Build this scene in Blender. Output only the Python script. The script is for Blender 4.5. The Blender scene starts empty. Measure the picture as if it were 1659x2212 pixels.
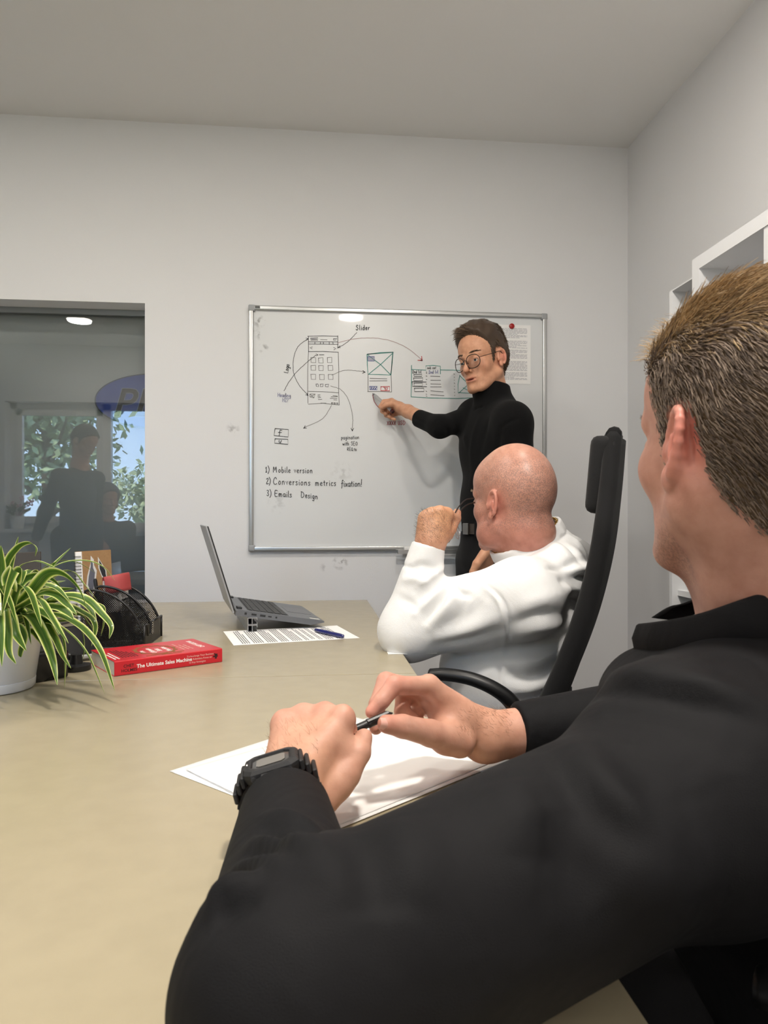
import bpy, bmesh, math, random
import numpy as np
from mathutils import Vector, Matrix, Euler

# ------------------------------------------------------------------ camera, world, light, exposure
SC = bpy.context.scene
COL = SC.collection
F = 1534.0            # focal length in pixels of the 1659 x 2212 frame
CX, HOR = 829.5, 1115.0
CAMH = 1.035
TH = math.radians(5.83)
cT, sT = math.cos(TH), math.sin(TH)

cam_data = bpy.data.cameras.new('camera')
cam = bpy.data.objects.new('camera', cam_data)
COL.objects.link(cam)
cam.location = (0, 0, CAMH)
cam.rotation_euler = (math.radians(90), 0, -TH)
cam_data.sensor_fit = 'VERTICAL'
cam_data.sensor_height = 36.0
cam_data.lens = F / 2212.0 * 36.0
cam_data.shift_y = (HOR - 1106.0) / 2212.0
cam_data.dof.use_dof = True
cam_data.dof.focus_distance = 1.7
cam_data.dof.aperture_fstop = 18
cam_data.clip_start = 0.02
cam_data.clip_end = 200
SC.camera = cam

SC.view_settings.view_transform = 'Standard'
SC.view_settings.look = 'None'
SC.view_settings.gamma = 1.0
SC.view_settings.use_curve_mapping = False
SC.view_settings.exposure = 0.42

world = bpy.data.worlds.new('sky')
SC.world = world
world.use_nodes = True
wn = world.node_tree
# clear daylight: pale at the horizon, deeper blue overhead, the same all round
tcw = wn.nodes.new('ShaderNodeTexCoord')
sep = wn.nodes.new('ShaderNodeSeparateXYZ')
wn.links.new(tcw.outputs['Generated'], sep.inputs[0])
ramp = wn.nodes.new('ShaderNodeValToRGB')
el = ramp.color_ramp.elements
el[0].position = 0.0; el[0].color = (.58, .76, 1.0, 1)
el[1].position = 1.0; el[1].color = (.20, .40, .88, 1)
e2 = el.new(.22); e2.color = (.40, .62, 1.0, 1)
wn.links.new(sep.outputs['Z'], ramp.inputs[0])
bgn = wn.nodes['Background']
wn.links.new(ramp.outputs[0], bgn.inputs[0])
bgn.inputs[1].default_value = 5.4

def lamp(name, kind, loc, energy, size=None, color=(1, 1, 1), rot=(0, 0, 0)):
    d = bpy.data.lights.new(name, kind)
    d.energy = energy
    d.color = color
    if kind == 'AREA':
        d.shape = 'DISK'
        d.size = size
    o = bpy.data.objects.new(name, d)
    o.location = loc
    o.rotation_euler = rot
    COL.objects.link(o)
    return o

# sun over the roof: lights the trees beyond the window, never enters the room
sun = lamp('sun', 'SUN', (0, 8, 12), 15.0, color=(1, .95, .86), rot=(math.radians(-48), 0, math.radians(20)))
sun.data.angle = math.radians(.6)

CEIL = 2.565
# ceiling downlights (their light; the fittings themselves are built with the room)
DOWN = [(.30, .22, 23), (-.75, .22, 4), (-1.80, .16, 7), (-1.80, 1.45, 6), (-.75, 1.45, 6), (.42, 1.35, 5)]
for x, y, e in DOWN:
    lamp('downlight', 'AREA', (x, y, CEIL - .012), e, .17, (1, .93, .84))

BACK_Y, RIGHT_X, FRONT_Y, LEFT_X = 2.835, 1.308, -.70, -3.3
# daylight portal in the window behind the camera
pd = bpy.data.lights.new('window_portal', 'AREA')
pd.shape = 'RECTANGLE'
pd.size, pd.size_y = 2.1, 1.1
pd.cycles.is_portal = True
po = bpy.data.objects.new('window_portal', pd)
po.location = (-1.7, FRONT_Y - .2, 1.48)
po.rotation_euler = (math.radians(90), 0, math.radians(180))
COL.objects.link(po)

rng = random.Random(7)
nrg = np.random.default_rng(7)

# ------------------------------------------------------------------ helpers
def W(px, py, Z):
    """a point Z metres in front of the lens plane -> room coordinates"""
    x = (px - CX) / F * Z
    return np.array([x * cT + Z * sT, -x * sT + Z * cT, CAMH + (HOR - py) / F * Z])

def DIR(x, u, f):
    v = np.array([x * cT + f * sT, -x * sT + f * cT, u], float)
    return v / np.linalg.norm(v)

def wall_pt(px, py, Y):
    a = (px - CX) / F
    d = np.array([a * cT + sT, -a * sT + cT, (HOR - py) / F])
    t = Y / d[1]
    return np.array([d[0] * t, Y, CAMH + d[2] * t])

def table_pt(px, py, h=.74):
    Z = (CAMH - h) * F / (py - HOR)
    return W(px, py, Z)

def lin(r, g=None, b=None):
    if g is None:
        g = b = r
    f = lambda c: (c / 255) / 12.92 if c <= 10.3 else (((c / 255) + .055) / 1.055) ** 2.4
    return (f(r), f(g), f(b), 1)

def tag(o, label=None, cat=None, group=None, kind=None):
    if label: o['label'] = label
    if cat: o['category'] = cat
    if group: o['group'] = group
    if kind: o['kind'] = kind
    return o

def empty(name, loc=(0, 0, 0), rot=(0, 0, 0)):
    o = bpy.data.objects.new(name, None)
    o.empty_display_size = .05
    o.location = loc
    o.rotation_euler = rot
    COL.objects.link(o)
    return o

def link(name, me, mat=None, parent=None, smooth=None):
    o = bpy.data.objects.new(name, me)
    if mat is not None:
        if isinstance(mat, (list, tuple)):
            for m_ in mat: me.materials.append(m_)
        else:
            me.materials.append(mat)
    if smooth is not None and len(me.polygons):
        me.polygons.foreach_set('use_smooth', [smooth] * len(me.polygons))
    COL.objects.link(o)
    if parent is not None:
        o.parent = parent
    return o

def bmobj(name, bm, mat=None, parent=None, smooth=False, auto=None):
    bmesh.ops.recalc_face_normals(bm, faces=bm.faces)
    me = bpy.data.meshes.new(name)
    bm.to_mesh(me)
    bm.free()
    o = link(name, me, mat, parent, smooth)
    if auto:
        me.set_sharp_from_angle(angle=math.radians(auto))
    return o

def pyobj(name, v, f, mat=None, parent=None, smooth=False):
    me = bpy.data.meshes.new(name)
    me.from_pydata([tuple(map(float, p)) for p in v], [], f)
    me.update()
    return link(name, me, mat, parent, smooth)

def box(bm, c, s, R=None, bev=0, seg=2):
    """box centred at c with full sizes s, optional 3x3 rotation"""
    r = bmesh.ops.create_cube(bm, size=1)
    vs = r['verts']
    bmesh.ops.scale(bm, vec=Vector(s), verts=vs)
    if bev > 0:
        es = list({e for v in vs for e in v.link_edges})
        g = bmesh.ops.bevel(bm, geom=es, offset=bev, segments=seg, affect='EDGES', profile=.6)
        vs = list({v for f in g['faces'] for v in f.verts} | {v for v in vs if v.is_valid})
        # collect whole island
        st, seen = list(vs), set(vs)
        while st:
            v = st.pop()
            for e in v.link_edges:
                w = e.other_vert(v)
                if w not in seen:
                    seen.add(w); st.append(w)
        vs = list(seen)
    M = Matrix.Translation(Vector(c))
    if R is not None:
        M = M @ Matrix([list(map(float, row)) for row in R]).to_4x4()
    bmesh.ops.transform(bm, matrix=M, verts=vs)
    return vs

def tube(bm, pts, rad, n=10, closed=False, flat=None):
    """swept tube; rad scalar or list; flat=(dirvector, factor) squashes the section"""
    P = [np.array(p, float) for p in pts]
    N = len(P)
    R = [rad] * N if np.isscalar(rad) else list(rad)
    rings = []
    t0 = P[1] - P[0]
    up = np.array([0, 0, 1.]) if abs(t0[2]) < .9 * np.linalg.norm(t0) else np.array([1., 0, 0])
    for i in range(N):
        if closed:
            t = P[(i + 1) % N] - P[i - 1]
        else:
            t = P[min(i + 1, N - 1)] - P[max(i - 1, 0)]
        t = t / (np.linalg.norm(t) + 1e-12)
        a = up - t * np.dot(up, t)
        a /= np.linalg.norm(a) + 1e-12
        up = a
        b = np.cross(t, a)
        ring = []
        for k in range(n):
            an = 2 * math.pi * k / n
            off = (a * math.cos(an) + b * math.sin(an)) * R[i]
            if flat is not None:
                fd = np.array(flat[0], float); fd = fd / np.linalg.norm(fd)
                off = off - fd * np.dot(off, fd) * (1 - flat[1])
            ring.append(bm.verts.new(P[i] + off))
        rings.append(ring)
    M = N if closed else N - 1
    for i in range(M):
        A, B = rings[i], rings[(i + 1) % N]
        for k in range(n):
            bm.faces.new((A[k], A[(k + 1) % n], B[(k + 1) % n], B[k]))
    if not closed:
        bm.faces.new(rings[0][::-1])
        bm.faces.new(rings[-1])

def lathe(bm, prof, n=40, c=(0, 0, 0)):
    rings = []
    for r, z in prof:
        if r < 1e-6:
            rings.append([bm.verts.new((c[0], c[1], c[2] + z))])
        else:
            rings.append([bm.verts.new((c[0] + r * math.cos(2 * math.pi * k / n), c[1] + r * math.sin(2 * math.pi * k / n), c[2] + z)) for k in range(n)])
    for A, B in zip(rings, rings[1:]):
        for k in range(n):
            k2 = (k + 1) % n
            if len(A) == 1 and len(B) == 1: continue
            if len(A) == 1: bm.faces.new((A[0], B[k], B[k2]))
            elif len(B) == 1: bm.faces.new((A[k], A[k2], B[0]))
            else: bm.faces.new((A[k], A[k2], B[k2], B[k]))

def spline(pts, n=8):
    """Catmull-Rom through pts, n samples per span"""
    P = [np.array(p, float) for p in pts]
    P = [2 * P[0] - P[1]] + P + [2 * P[-1] - P[-2]]
    out = []
    for i in range(1, len(P) - 2):
        for k in range(n):
            t = k / n
            a, b, c, d = P[i - 1], P[i], P[i + 1], P[i + 2]
            out.append(.5 * ((2 * b) + (c - a) * t + (2 * a - 5 * b + 4 * c - d) * t * t + (3 * b - a - 3 * c + d) * t ** 3))
    out.append(P[-2])
    return out

def frame3(x, y, z, o=(0, 0, 0)):
    M = Matrix.Identity(4)
    for i in range(3):
        M[i][0], M[i][1], M[i][2], M[i][3] = float(x[i]), float(y[i]), float(z[i]), float(o[i])
    return M

def unit(v):
    v = np.array(v, float)
    return v / np.linalg.norm(v)

# ------------------------------------------------------------------ materials
def mat(name, col, rough=.5, metal=0, noise=0, nscale=40, bump=0, bscale=200, spec=.5, sheen=0, coat=0, sss=0, alpha=1, detail=4, col2=None, trans=0, ior=None):
    m = bpy.data.materials.new(name)
    m.use_nodes = True
    nt = m.node_tree
    b = nt.nodes['Principled BSDF']
    col = tuple(col) if len(col) == 4 else tuple(col) + (1,)
    b.inputs['Base Color'].default_value = col
    b.inputs['Roughness'].default_value = rough
    b.inputs['Metallic'].default_value = metal
    b.inputs['Specular IOR Level'].default_value = spec
    b.inputs['Sheen Weight'].default_value = sheen
    b.inputs['Coat Weight'].default_value = coat
    b.inputs['Transmission Weight'].default_value = trans
    if ior: b.inputs['IOR'].default_value = ior
    if sss:
        b.inputs['Subsurface Weight'].default_value = sss
        b.inputs['Subsurface Radius'].default_value = (.012, .005, .003)
        b.inputs['Subsurface Scale'].default_value = .5
    tc = nt.nodes.new('ShaderNodeTexCoord')
    if noise:
        n = nt.nodes.new('ShaderNodeTexNoise')
        n.inputs['Scale'].default_value = nscale
        n.inputs['Detail'].default_value = detail
        nt.links.new(tc.outputs['Object'], n.inputs['Vector'])
        mx = nt.nodes.new('ShaderNodeMixRGB')
        c2 = col2 if col2 is not None else tuple(max(0, c * (1 - noise)) for c in col[:3]) + (1,)
        mx.inputs[1].default_value = col
        mx.inputs[2].default_value = c2
        rp = nt.nodes.new('ShaderNodeValToRGB')
        rp.color_ramp.elements[0].position = .35
        rp.color_ramp.elements[1].position = .65
        nt.links.new(n.outputs['Fac'], rp.inputs[0])
        nt.links.new(rp.outputs[0], mx.inputs[0])
        nt.links.new(mx.outputs[0], b.inputs['Base Color'])
    if bump:
        n2 = nt.nodes.new('ShaderNodeTexNoise')
        n2.inputs['Scale'].default_value = bscale
        n2.inputs['Detail'].default_value = 3
        nt.links.new(tc.outputs['Object'], n2.inputs['Vector'])
        bp = nt.nodes.new('ShaderNodeBump')
        bp.inputs['Strength'].default_value = bump
        bp.inputs['Distance'].default_value = .002
        nt.links.new(n2.outputs['Fac'], bp.inputs['Height'])
        nt.links.new(bp.outputs[0], b.inputs['Normal'])
    return m

def emat(name, col, s):
    m = bpy.data.materials.new(name)
    m.use_nodes = True
    nt = m.node_tree
    nt.nodes.remove(nt.nodes['Principled BSDF'])
    e = nt.nodes.new('ShaderNodeEmission')
    e.inputs[0].default_value = tuple(col[:3]) + (1,)
    e.inputs[1].default_value = s
    nt.links.new(e.outputs[0], nt.nodes['Material Output'].inputs[0])
    return m

def fabric(name, col, scale=900, bump=.35, rough=.9, sheen=.15, col2=None, wr=0, wscale=9):
    """woven cloth: fine crossing threads plus an optional soft wrinkle relief"""
    m = mat(name, col, rough=rough, sheen=sheen, spec=.2)
    nt = m.node_tree
    b = nt.nodes['Principled BSDF']
    tc = nt.nodes.new('ShaderNodeTexCoord')
    n = nt.nodes.new('ShaderNodeTexNoise'); n.inputs['Scale'].default_value = scale; n.inputs['Detail'].default_value = 2
    nt.links.new(tc.outputs['Object'], n.inputs['Vector'])
    bp = nt.nodes.new('ShaderNodeBump'); bp.inputs['Strength'].default_value = bump; bp.inputs['Distance'].default_value = .001
    nt.links.new(n.outputs['Fac'], bp.inputs['Height'])
    last = bp
    if wr:
        w = nt.nodes.new('ShaderNodeTexNoise'); w.inputs['Scale'].default_value = wscale; w.inputs['Detail'].default_value = 3
        w.inputs['Distortion'].default_value = .8
        nt.links.new(tc.outputs['Object'], w.inputs['Vector'])
        b2 = nt.nodes.new('ShaderNodeBump'); b2.inputs['Strength'].default_value = wr; b2.inputs['Distance'].default_value = .02
        nt.links.new(w.outputs['Fac'], b2.inputs['Height'])
        nt.links.new(bp.outputs[0], b2.inputs['Normal'])
        last = b2
    nt.links.new(last.outputs[0], b.inputs['Normal'])
    if col2 is not None:
        mx = nt.nodes.new('ShaderNodeMixRGB'); mx.inputs[1].default_value = col; mx.inputs[2].default_value = col2
        nt.links.new(n.outputs['Fac'], mx.inputs[0]); nt.links.new(mx.outputs[0], b.inputs['Base Color'])
    return m
# ------------------------------------------------------------------ signed-distance sculpting: one continuous surface per body or garment
def smin(a, b, k):
    if k <= 0: return np.minimum(a, b)
    h = np.clip(.5 + .5 * (b - a) / k, 0, 1)
    return b * (1 - h) + a * h - k * h * (1 - h)

class SDF:
    def __init__(s): s.ops = []
    def rc(s, a, b, ra, rb=None, k=.01, flat=None, sub=False):
        """tapered capsule a->b; flat=(direction, factor) squashes it"""
        a = np.array(a, float); b = np.array(b, float); rb = ra if rb is None else rb
        ba = b - a; L2 = max(float(ba @ ba), 1e-12)
        if flat is not None:
            fd = unit(flat[0]); ff = flat[1]
        def f(p):
            q = p - a
            t = np.clip((q @ ba) / L2, 0, 1)
            q = q - t[..., None] * ba
            if flat is not None:
                q = q + (q @ fd)[..., None] * fd * (1 / ff - 1)
            d = np.sqrt((q * q).sum(-1)) - (ra + (rb - ra) * t)
            return d * (min(1, ff) if flat is not None else 1)
        mx = max(1, flat[1]) if flat is not None else 1
        s.ops.append(('s' if sub else 'u', f, (a + b) / 2, math.sqrt(L2) / 2 + max(ra, rb) * mx, k))
        return s
    def chain(s, pts, rs, k=.01, flat=None):
        for i in range(len(pts) - 1):
            s.rc(pts[i], pts[i + 1], rs[i], rs[i + 1], k, flat)
        return s
    def ell(s, c, r, R=None, k=.01, sub=False):
        c = np.array(c, float); r = np.array(r, float)
        R = np.eye(3) if R is None else np.array(R, float)
        def f(p):
            q = (p - c) @ R
            k0 = np.sqrt(((q / r) ** 2).sum(-1)); k1 = np.sqrt(((q / (r * r)) ** 2).sum(-1)) + 1e-9
            return k0 * (k0 - 1) / k1
        s.ops.append(('s' if sub else 'u', f, c, float(r.max()) * 1.3 + k, k))
        return s
    def bump(s, c, rad, amp):
        c = np.array(c, float)
        f = lambda p: -amp * np.exp(-((p - c) ** 2).sum(-1) / (rad * rad))
        s.ops.append(('b', f, c, rad * 2.6, 0))
        return s
    def ridge(s, pts, w, amp, fade=True):
        """soft fold (amp>0) or crease (amp<0) along a polyline"""
        P = [np.array(p, float) for p in pts]
        c = sum(P) / len(P); R = max(np.linalg.norm(p - c) for p in P)
        def f(p):
            best = np.full(p.shape[:-1], 9.)
            tt = np.zeros(p.shape[:-1]); n = len(P) - 1
            for i in range(n):
                ba = P[i + 1] - P[i]; q = p - P[i]
                t = np.clip((q @ ba) / (ba @ ba + 1e-12), 0, 1)
                d = np.sqrt(((q - t[..., None] * ba) ** 2).sum(-1))
                m = d < best
                best = np.where(m, d, best); tt = np.where(m, (i + t) / n, tt)
            a = amp * (np.sin(np.clip(tt, 0, 1) * np.pi) ** .6 if fade else 1)
            return -a * np.exp(-(best / w) ** 2)
        s.ops.append(('b', f, c, R + w * 2.6, 0))
        return s
    def func(s, f, c, r):
        s.ops.append(('b', f, np.array(c, float), r, 0)); return s
    def cut(s, f, c=(0, 0, 0), r=99, k=.004):
        """keep only where f<0"""
        s.ops.append(('c', f, np.array(c, float), r, k)); return s

    def evalb(s, bc, off, half, extra, cuts=True):
        """bc block centres (n,3); off lattice offsets (m,3)"""
        D = np.full((len(bc), len(off)), 1e3)
        for mode, f, c, r, k in s.ops:
            if mode == 'c' and not cuts: continue
            sel = np.nonzero(((bc - c) ** 2).sum(1) < (r + k + extra + half) ** 2)[0]
            if not len(sel): continue
            P = bc[sel][:, None, :] + off[None]
            d = f(P)
            cur = D[sel]
            if mode == 'u': D[sel] = smin(cur, d, k)
            elif mode == 's': D[sel] = -smin(-cur, d, k)
            else:
                ins = ((P - c) ** 2).sum(-1) < r * r
                D[sel] = np.where(ins, -smin(-cur, -d, k) if mode == 'c' else cur + d, cur)
        return D

    def mesh(s, h, smooth=2):
        n = 8; B = n * h
        lo = np.min([o[2] - o[3] for o in s.ops if o[0] == 'u'], 0) - 3 * h
        hi = np.max([o[2] + o[3] for o in s.ops if o[0] == 'u'], 0) + 3 * h
        # coarse to fine block search
        lev = 2; Bc = B * 2 ** lev
        nb = np.ceil((hi - lo) / Bc).astype(int)
        idx = np.stack(np.meshgrid(*[np.arange(k) for k in nb], indexing='ij'), -1).reshape(-1, 3)
        z = np.zeros((1, 3))
        while True:
            bc = lo + (idx + .5) * Bc
            d = np.concatenate([s.evalb(bc[i:i + 40000], z, 0, Bc * 1.6)[:, 0] for i in range(0, len(bc), 40000)])
            d2 = np.concatenate([s.evalb(bc[i:i + 40000], z, 0, Bc * 1.6, False)[:, 0] for i in range(0, len(bc), 40000)])
            rim = np.zeros(len(bc), bool)
            for mode, f, c, r, k in s.ops:
                if mode == 'c': rim |= (np.abs(np.sqrt(((bc - c) ** 2).sum(1)) - r) < Bc) & (d2 < Bc)
            idx = idx[(np.minimum(np.abs(d), np.abs(d2)) < Bc * 1.35 + .004) | rim]
            if Bc <= B * 1.001: break
            o = np.stack(np.meshgrid([0, 1], [0, 1], [0, 1], indexing='ij'), -1).reshape(-1, 3)
            idx = (idx[:, None] * 2 + o[None]).reshape(-1, 3); Bc /= 2
        g = np.arange(n + 1) * h
        off = np.stack(np.meshgrid(g, g, g, indexing='ij'), -1).reshape(-1, 3) - B / 2
        V = []; K = []; E = []
        big = int(4e5)
        key = lambda c: (c[..., 0] * 8192 + c[..., 1]) * 8192 + c[..., 2]
        for i in range(0, len(idx), 400):
            ib = idx[i:i + 400]
            bc = lo + (ib + .5) * B
            D = s.evalb(bc, off, B * .87, h * 3 + .02).reshape(-1, n + 1, n + 1, n + 1)
            S = D < 0
            # cells
            cs = [(a, b, c) for a in (0, 1) for b in (0, 1) for c in (0, 1)]
            cnt = sum(S[:, a:a + n, b:b + n, c:c + n].astype(np.int8) for a, b, c in cs)
            act = np.argwhere((cnt > 0) & (cnt < 8))
            if len(act):
                bi, cc = act[:, 0], act[:, 1:]
                acc = np.zeros((len(act), 3)); w = np.zeros(len(act))
                for p in cs:
                    for ax in range(3):
                        if p[ax]: continue
                        q = list(p); q[ax] = 1
                        d0 = D[bi, cc[:, 0] + p[0], cc[:, 1] + p[1], cc[:, 2] + p[2]]
                        d1 = D[bi, cc[:, 0] + q[0], cc[:, 1] + q[1], cc[:, 2] + q[2]]
                        m = (d0 < 0) != (d1 < 0)
                        t = np.where(m, d0 / np.where(m, d0 - d1, 1), 0)
                        pt = np.tile(np.array(p, float), (len(act), 1)); pt[:, ax] += t
                        acc += pt * m[:, None]; w += m
                V.append(lo + (ib[bi] * n + cc + acc / w[:, None]) * h)
                K.append(key(ib[bi] * n + cc))
            for ax in range(3):
                sl0 = [slice(0, n)] * 3; sl1 = [slice(0, n)] * 3; sl1[ax] = slice(1, n + 1)
                s0 = S[(slice(None), *sl0)]; s1 = S[(slice(None), *sl1)]
                e = np.argwhere(s0 != s1)
                if len(e):
                    E.append((ax, ib[e[:, 0]] * n + e[:, 1:], s0[e[:, 0], e[:, 1], e[:, 2], e[:, 3]]))
        V = np.concatenate(V); K = np.concatenate(K)
        o = np.argsort(K); K = K[o]; V = V[o]
        Q = []
        for ax, nd, ins in E:
            b, c = [(1, 2), (2, 0), (0, 1)][ax]
            eb = np.zeros(3, int); eb[b] = 1
            ec = np.zeros(3, int); ec[c] = 1
            ks = [key(nd - eb - ec), key(nd - ec), key(nd), key(nd - eb)]
            ii = [np.minimum(np.searchsorted(K, k), len(K) - 1) for k in ks]
            ok = np.all([K[j] == k for j, k in zip(ii, ks)], 0)
            q = np.stack(ii, 1)
            q = np.where(ins[:, None], q, q[:, ::-1])
            Q.append(q[ok])
        Q = np.concatenate(Q)
        for it in range(smooth):
            for lam in (.55, -.52):
                acc = np.zeros_like(V); cn = np.zeros(len(V))
                for a, b in ((0, 1), (1, 2), (2, 3), (3, 0)):
                    for u, v in ((a, b), (b, a)):
                        cn += np.bincount(Q[:, u], minlength=len(V))
                        for x in range(3):
                            acc[:, x] += np.bincount(Q[:, u], weights=V[Q[:, v], x], minlength=len(V))
                V = V + lam * (acc / np.maximum(cn, 1)[:, None] - V)
        return V, Q

def npmesh(name, V, Q):
    me = bpy.data.meshes.new(name)
    me.vertices.add(len(V)); me.loops.add(Q.size); me.polygons.add(len(Q))
    me.vertices.foreach_set('co', V.astype(np.float32).ravel())
    me.loops.foreach_set('vertex_index', Q.astype(np.int32).ravel())
    k = Q.shape[1]
    me.polygons.foreach_set('loop_start', np.arange(0, Q.size, k, dtype=np.int32))
    me.polygons.foreach_set('loop_total', np.full(len(Q), k, dtype=np.int32))
    me.polygons.foreach_set('use_smooth', np.ones(len(Q), dtype=bool))
    me.update(calc_edges=True)
    me.validate()
    return me

def normals_of(V, Q):
    n = np.cross(V[Q[:, 2]] - V[Q[:, 0]], V[Q[:, 3 % Q.shape[1]]] - V[Q[:, 1]])
    N = np.zeros_like(V)
    for j in range(Q.shape[1]):
        for x in range(3):
            N[:, x] += np.bincount(Q[:, j], weights=n[:, x], minlength=len(V))
    return N / (np.linalg.norm(N, axis=1)[:, None] + 1e-12)

def sdf_obj(name, sd, h, m, parent=None, smooth=2, colf=None, keep=None):
    V, Q = sd.mesh(h, smooth)
    if keep is not None:
        ok = keep(V)
        Q = Q[ok[Q].all(1)]
        used = np.unique(Q); mp = np.zeros(len(V), int); mp[used] = np.arange(len(used))
        V = V[used]; Q = mp[Q]
    me = npmesh(name, V, Q)
    if colf is not None:
        C, st = colf(V)
        a = me.attributes.new('tint', 'FLOAT_COLOR', 'POINT')
        a.data.foreach_set('color', np.concatenate([C, st[:, None]], 1).astype(np.float32).ravel())
    o = link(name, me, m, parent)
    return o, V, Q

def strands(name, roots, dirs, lens, rad, m, parent, seg=4, bend=None, jit=.15, seed=1, tipf=.25):
    """tapered three-sided hairs joined into one part"""
    r = np.random.default_rng(seed)
    n = len(roots)
    L = np.asarray(lens)[:, None]
    P = [roots]; d = dirs.copy()
    for i in range(seg):
        if bend is not None:
            d = d + bend(P[-1], i / seg)
        d = d + r.normal(0, jit, (n, 3)) * .5
        d /= np.linalg.norm(d, axis=1)[:, None] + 1e-9
        P.append(P[-1] + d * L / seg)
    P = np.stack(P, 1)                       # n, seg+1, 3
    t = P[:, -1] - P[:, 0]; t /= np.linalg.norm(t, axis=1)[:, None] + 1e-9
    ref = np.where(np.abs(t[:, 2:3]) < .9, np.array([[0, 0, 1.]]), np.array([[1., 0, 0]]))
    a = np.cross(t, ref); a /= np.linalg.norm(a, axis=1)[:, None]
    b = np.cross(t, a)
    V = []
    rr = rad * r.uniform(.7, 1.2, n)
    for i in range(seg + 1):
        w = (1 - (1 - tipf) * i / seg) * rr
        for k in range(3):
            an = 2 * math.pi * k / 3
            V.append(P[:, i] + (a * math.cos(an) + b * math.sin(an)) * w[:, None])
    V = np.stack(V, 1).reshape(n, seg + 1, 3, 3)
    base = (np.arange(n) * (seg + 1) * 3)[:, None]
    Q = []
    for i in range(seg):
        for k in range(3):
            k2 = (k + 1) % 3
            Q.append(np.stack([base[:, 0] + i * 3 + k, base[:, 0] + i * 3 + k2, base[:, 0] + (i + 1) * 3 + k2, base[:, 0] + (i + 1) * 3 + k], 1))
    Q = np.concatenate(Q)
    me = npmesh(name, V.reshape(-1, 3), Q)
    at = me.attributes.new('hue', 'FLOAT', 'POINT')
    at.data.foreach_set('value', np.repeat(r.uniform(0, 1, n), (seg + 1) * 3).astype(np.float32))
    o = link(name, me, m, parent)
    o['kind'] = 'stuff'
    return o

def skin_mat(name, rough=.48, speck=None, fine=.0):
    """skin: colour field from the sculpt's tint attribute, mottled; alpha of the tint = shaved stubble"""
    m = mat(name, (.5, .3, .2, 1), rough=rough, sss=.12, spec=.4)
    nt = m.node_tree; b = nt.nodes['Principled BSDF']
    at = nt.nodes.new('ShaderNodeAttribute'); at.attribute_name = 'tint'
    tc = nt.nodes.new('ShaderNodeTexCoord')
    n1 = nt.nodes.new('ShaderNodeTexNoise'); n1.inputs['Scale'].default_value = 60; n1.inputs['Detail'].default_value = 5
    nt.links.new(tc.outputs['Object'], n1.inputs['Vector'])
    mx = nt.nodes.new('ShaderNodeMixRGB'); mx.blend_type = 'MULTIPLY'; mx.inputs[0].default_value = .55
    rp = nt.nodes.new('ShaderNodeValToRGB')
    rp.color_ramp.elements[0].position = .3; rp.color_ramp.elements[0].color = (.72, .62, .58, 1)
    rp.color_ramp.elements[1].position = .62; rp.color_ramp.elements[1].color = (1, 1, 1, 1)
    nt.links.new(n1.outputs['Fac'], rp.inputs[0]); nt.links.new(at.outputs['Color'], mx.inputs[1]); nt.links.new(rp.outputs[0], mx.inputs[2])
    n2 = nt.nodes.new('ShaderNodeTexNoise'); n2.inputs['Scale'].default_value = 420; n2.inputs['Detail'].default_value = 2
    nt.links.new(tc.outputs['Object'], n2.inputs['Vector'])
    r2 = nt.nodes.new('ShaderNodeValToRGB'); r2.color_ramp.elements[0].position = .42; r2.color_ramp.elements[1].position = .60
    nt.links.new(n2.outputs['Fac'], r2.inputs[0])
    mu = nt.nodes.new('ShaderNodeMath'); mu.operation = 'MULTIPLY'
    nt.links.new(r2.outputs[0], mu.inputs[0]); nt.links.new(at.outputs['Alpha'], mu.inputs[1])
    m2 = nt.nodes.new('ShaderNodeMixRGB'); m2.inputs[2].default_value = speck or lin(95, 80, 78)
    nt.links.new(mu.outputs[0], m2.inputs[0]); nt.links.new(mx.outputs[0], m2.inputs[1])
    nt.links.new(m2.outputs[0], b.inputs['Base Color'])
    bp = nt.nodes.new('ShaderNodeBump'); bp.inputs['Strength'].default_value = .12; bp.inputs['Distance'].default_value = .001
    n3 = nt.nodes.new('ShaderNodeTexNoise'); n3.inputs['Scale'].default_value = 700
    nt.links.new(tc.outputs['Object'], n3.inputs['Vector']); nt.links.new(n3.outputs['Fac'], bp.inputs['Height'])
    nt.links.new(bp.outputs[0], b.inputs['Normal'])
    return m

def hair_mat(name, c1, c2, rough=.45):
    m = mat(name, c1, rough=rough, spec=.35)
    nt = m.node_tree; b = nt.nodes['Principled BSDF']
    at = nt.nodes.new('ShaderNodeAttribute'); at.attribute_name = 'hue'
    mx = nt.nodes.new('ShaderNodeMixRGB'); mx.inputs[1].default_value = c1; mx.inputs[2].default_value = c2
    nt.links.new(at.outputs['Fac'], mx.inputs[0]); nt.links.new(mx.outputs[0], b.inputs['Base Color'])
    return m
# ------------------------------------------------------------------ people
def Cw(x, z, Z):
    """lens-frame metres (right, height above floor, forward) -> room"""
    return np.array([x * cT + Z * sT, -x * sT + Z * cT, z])

def project(V):
    x = V[:, 0] * cT - V[:, 1] * sT
    Z = np.maximum(V[:, 0] * sT + V[:, 1] * cT, .05)
    return CX + F * x / Z, HOR - F * (V[:, 2] - CAMH) / Z, Z

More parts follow.
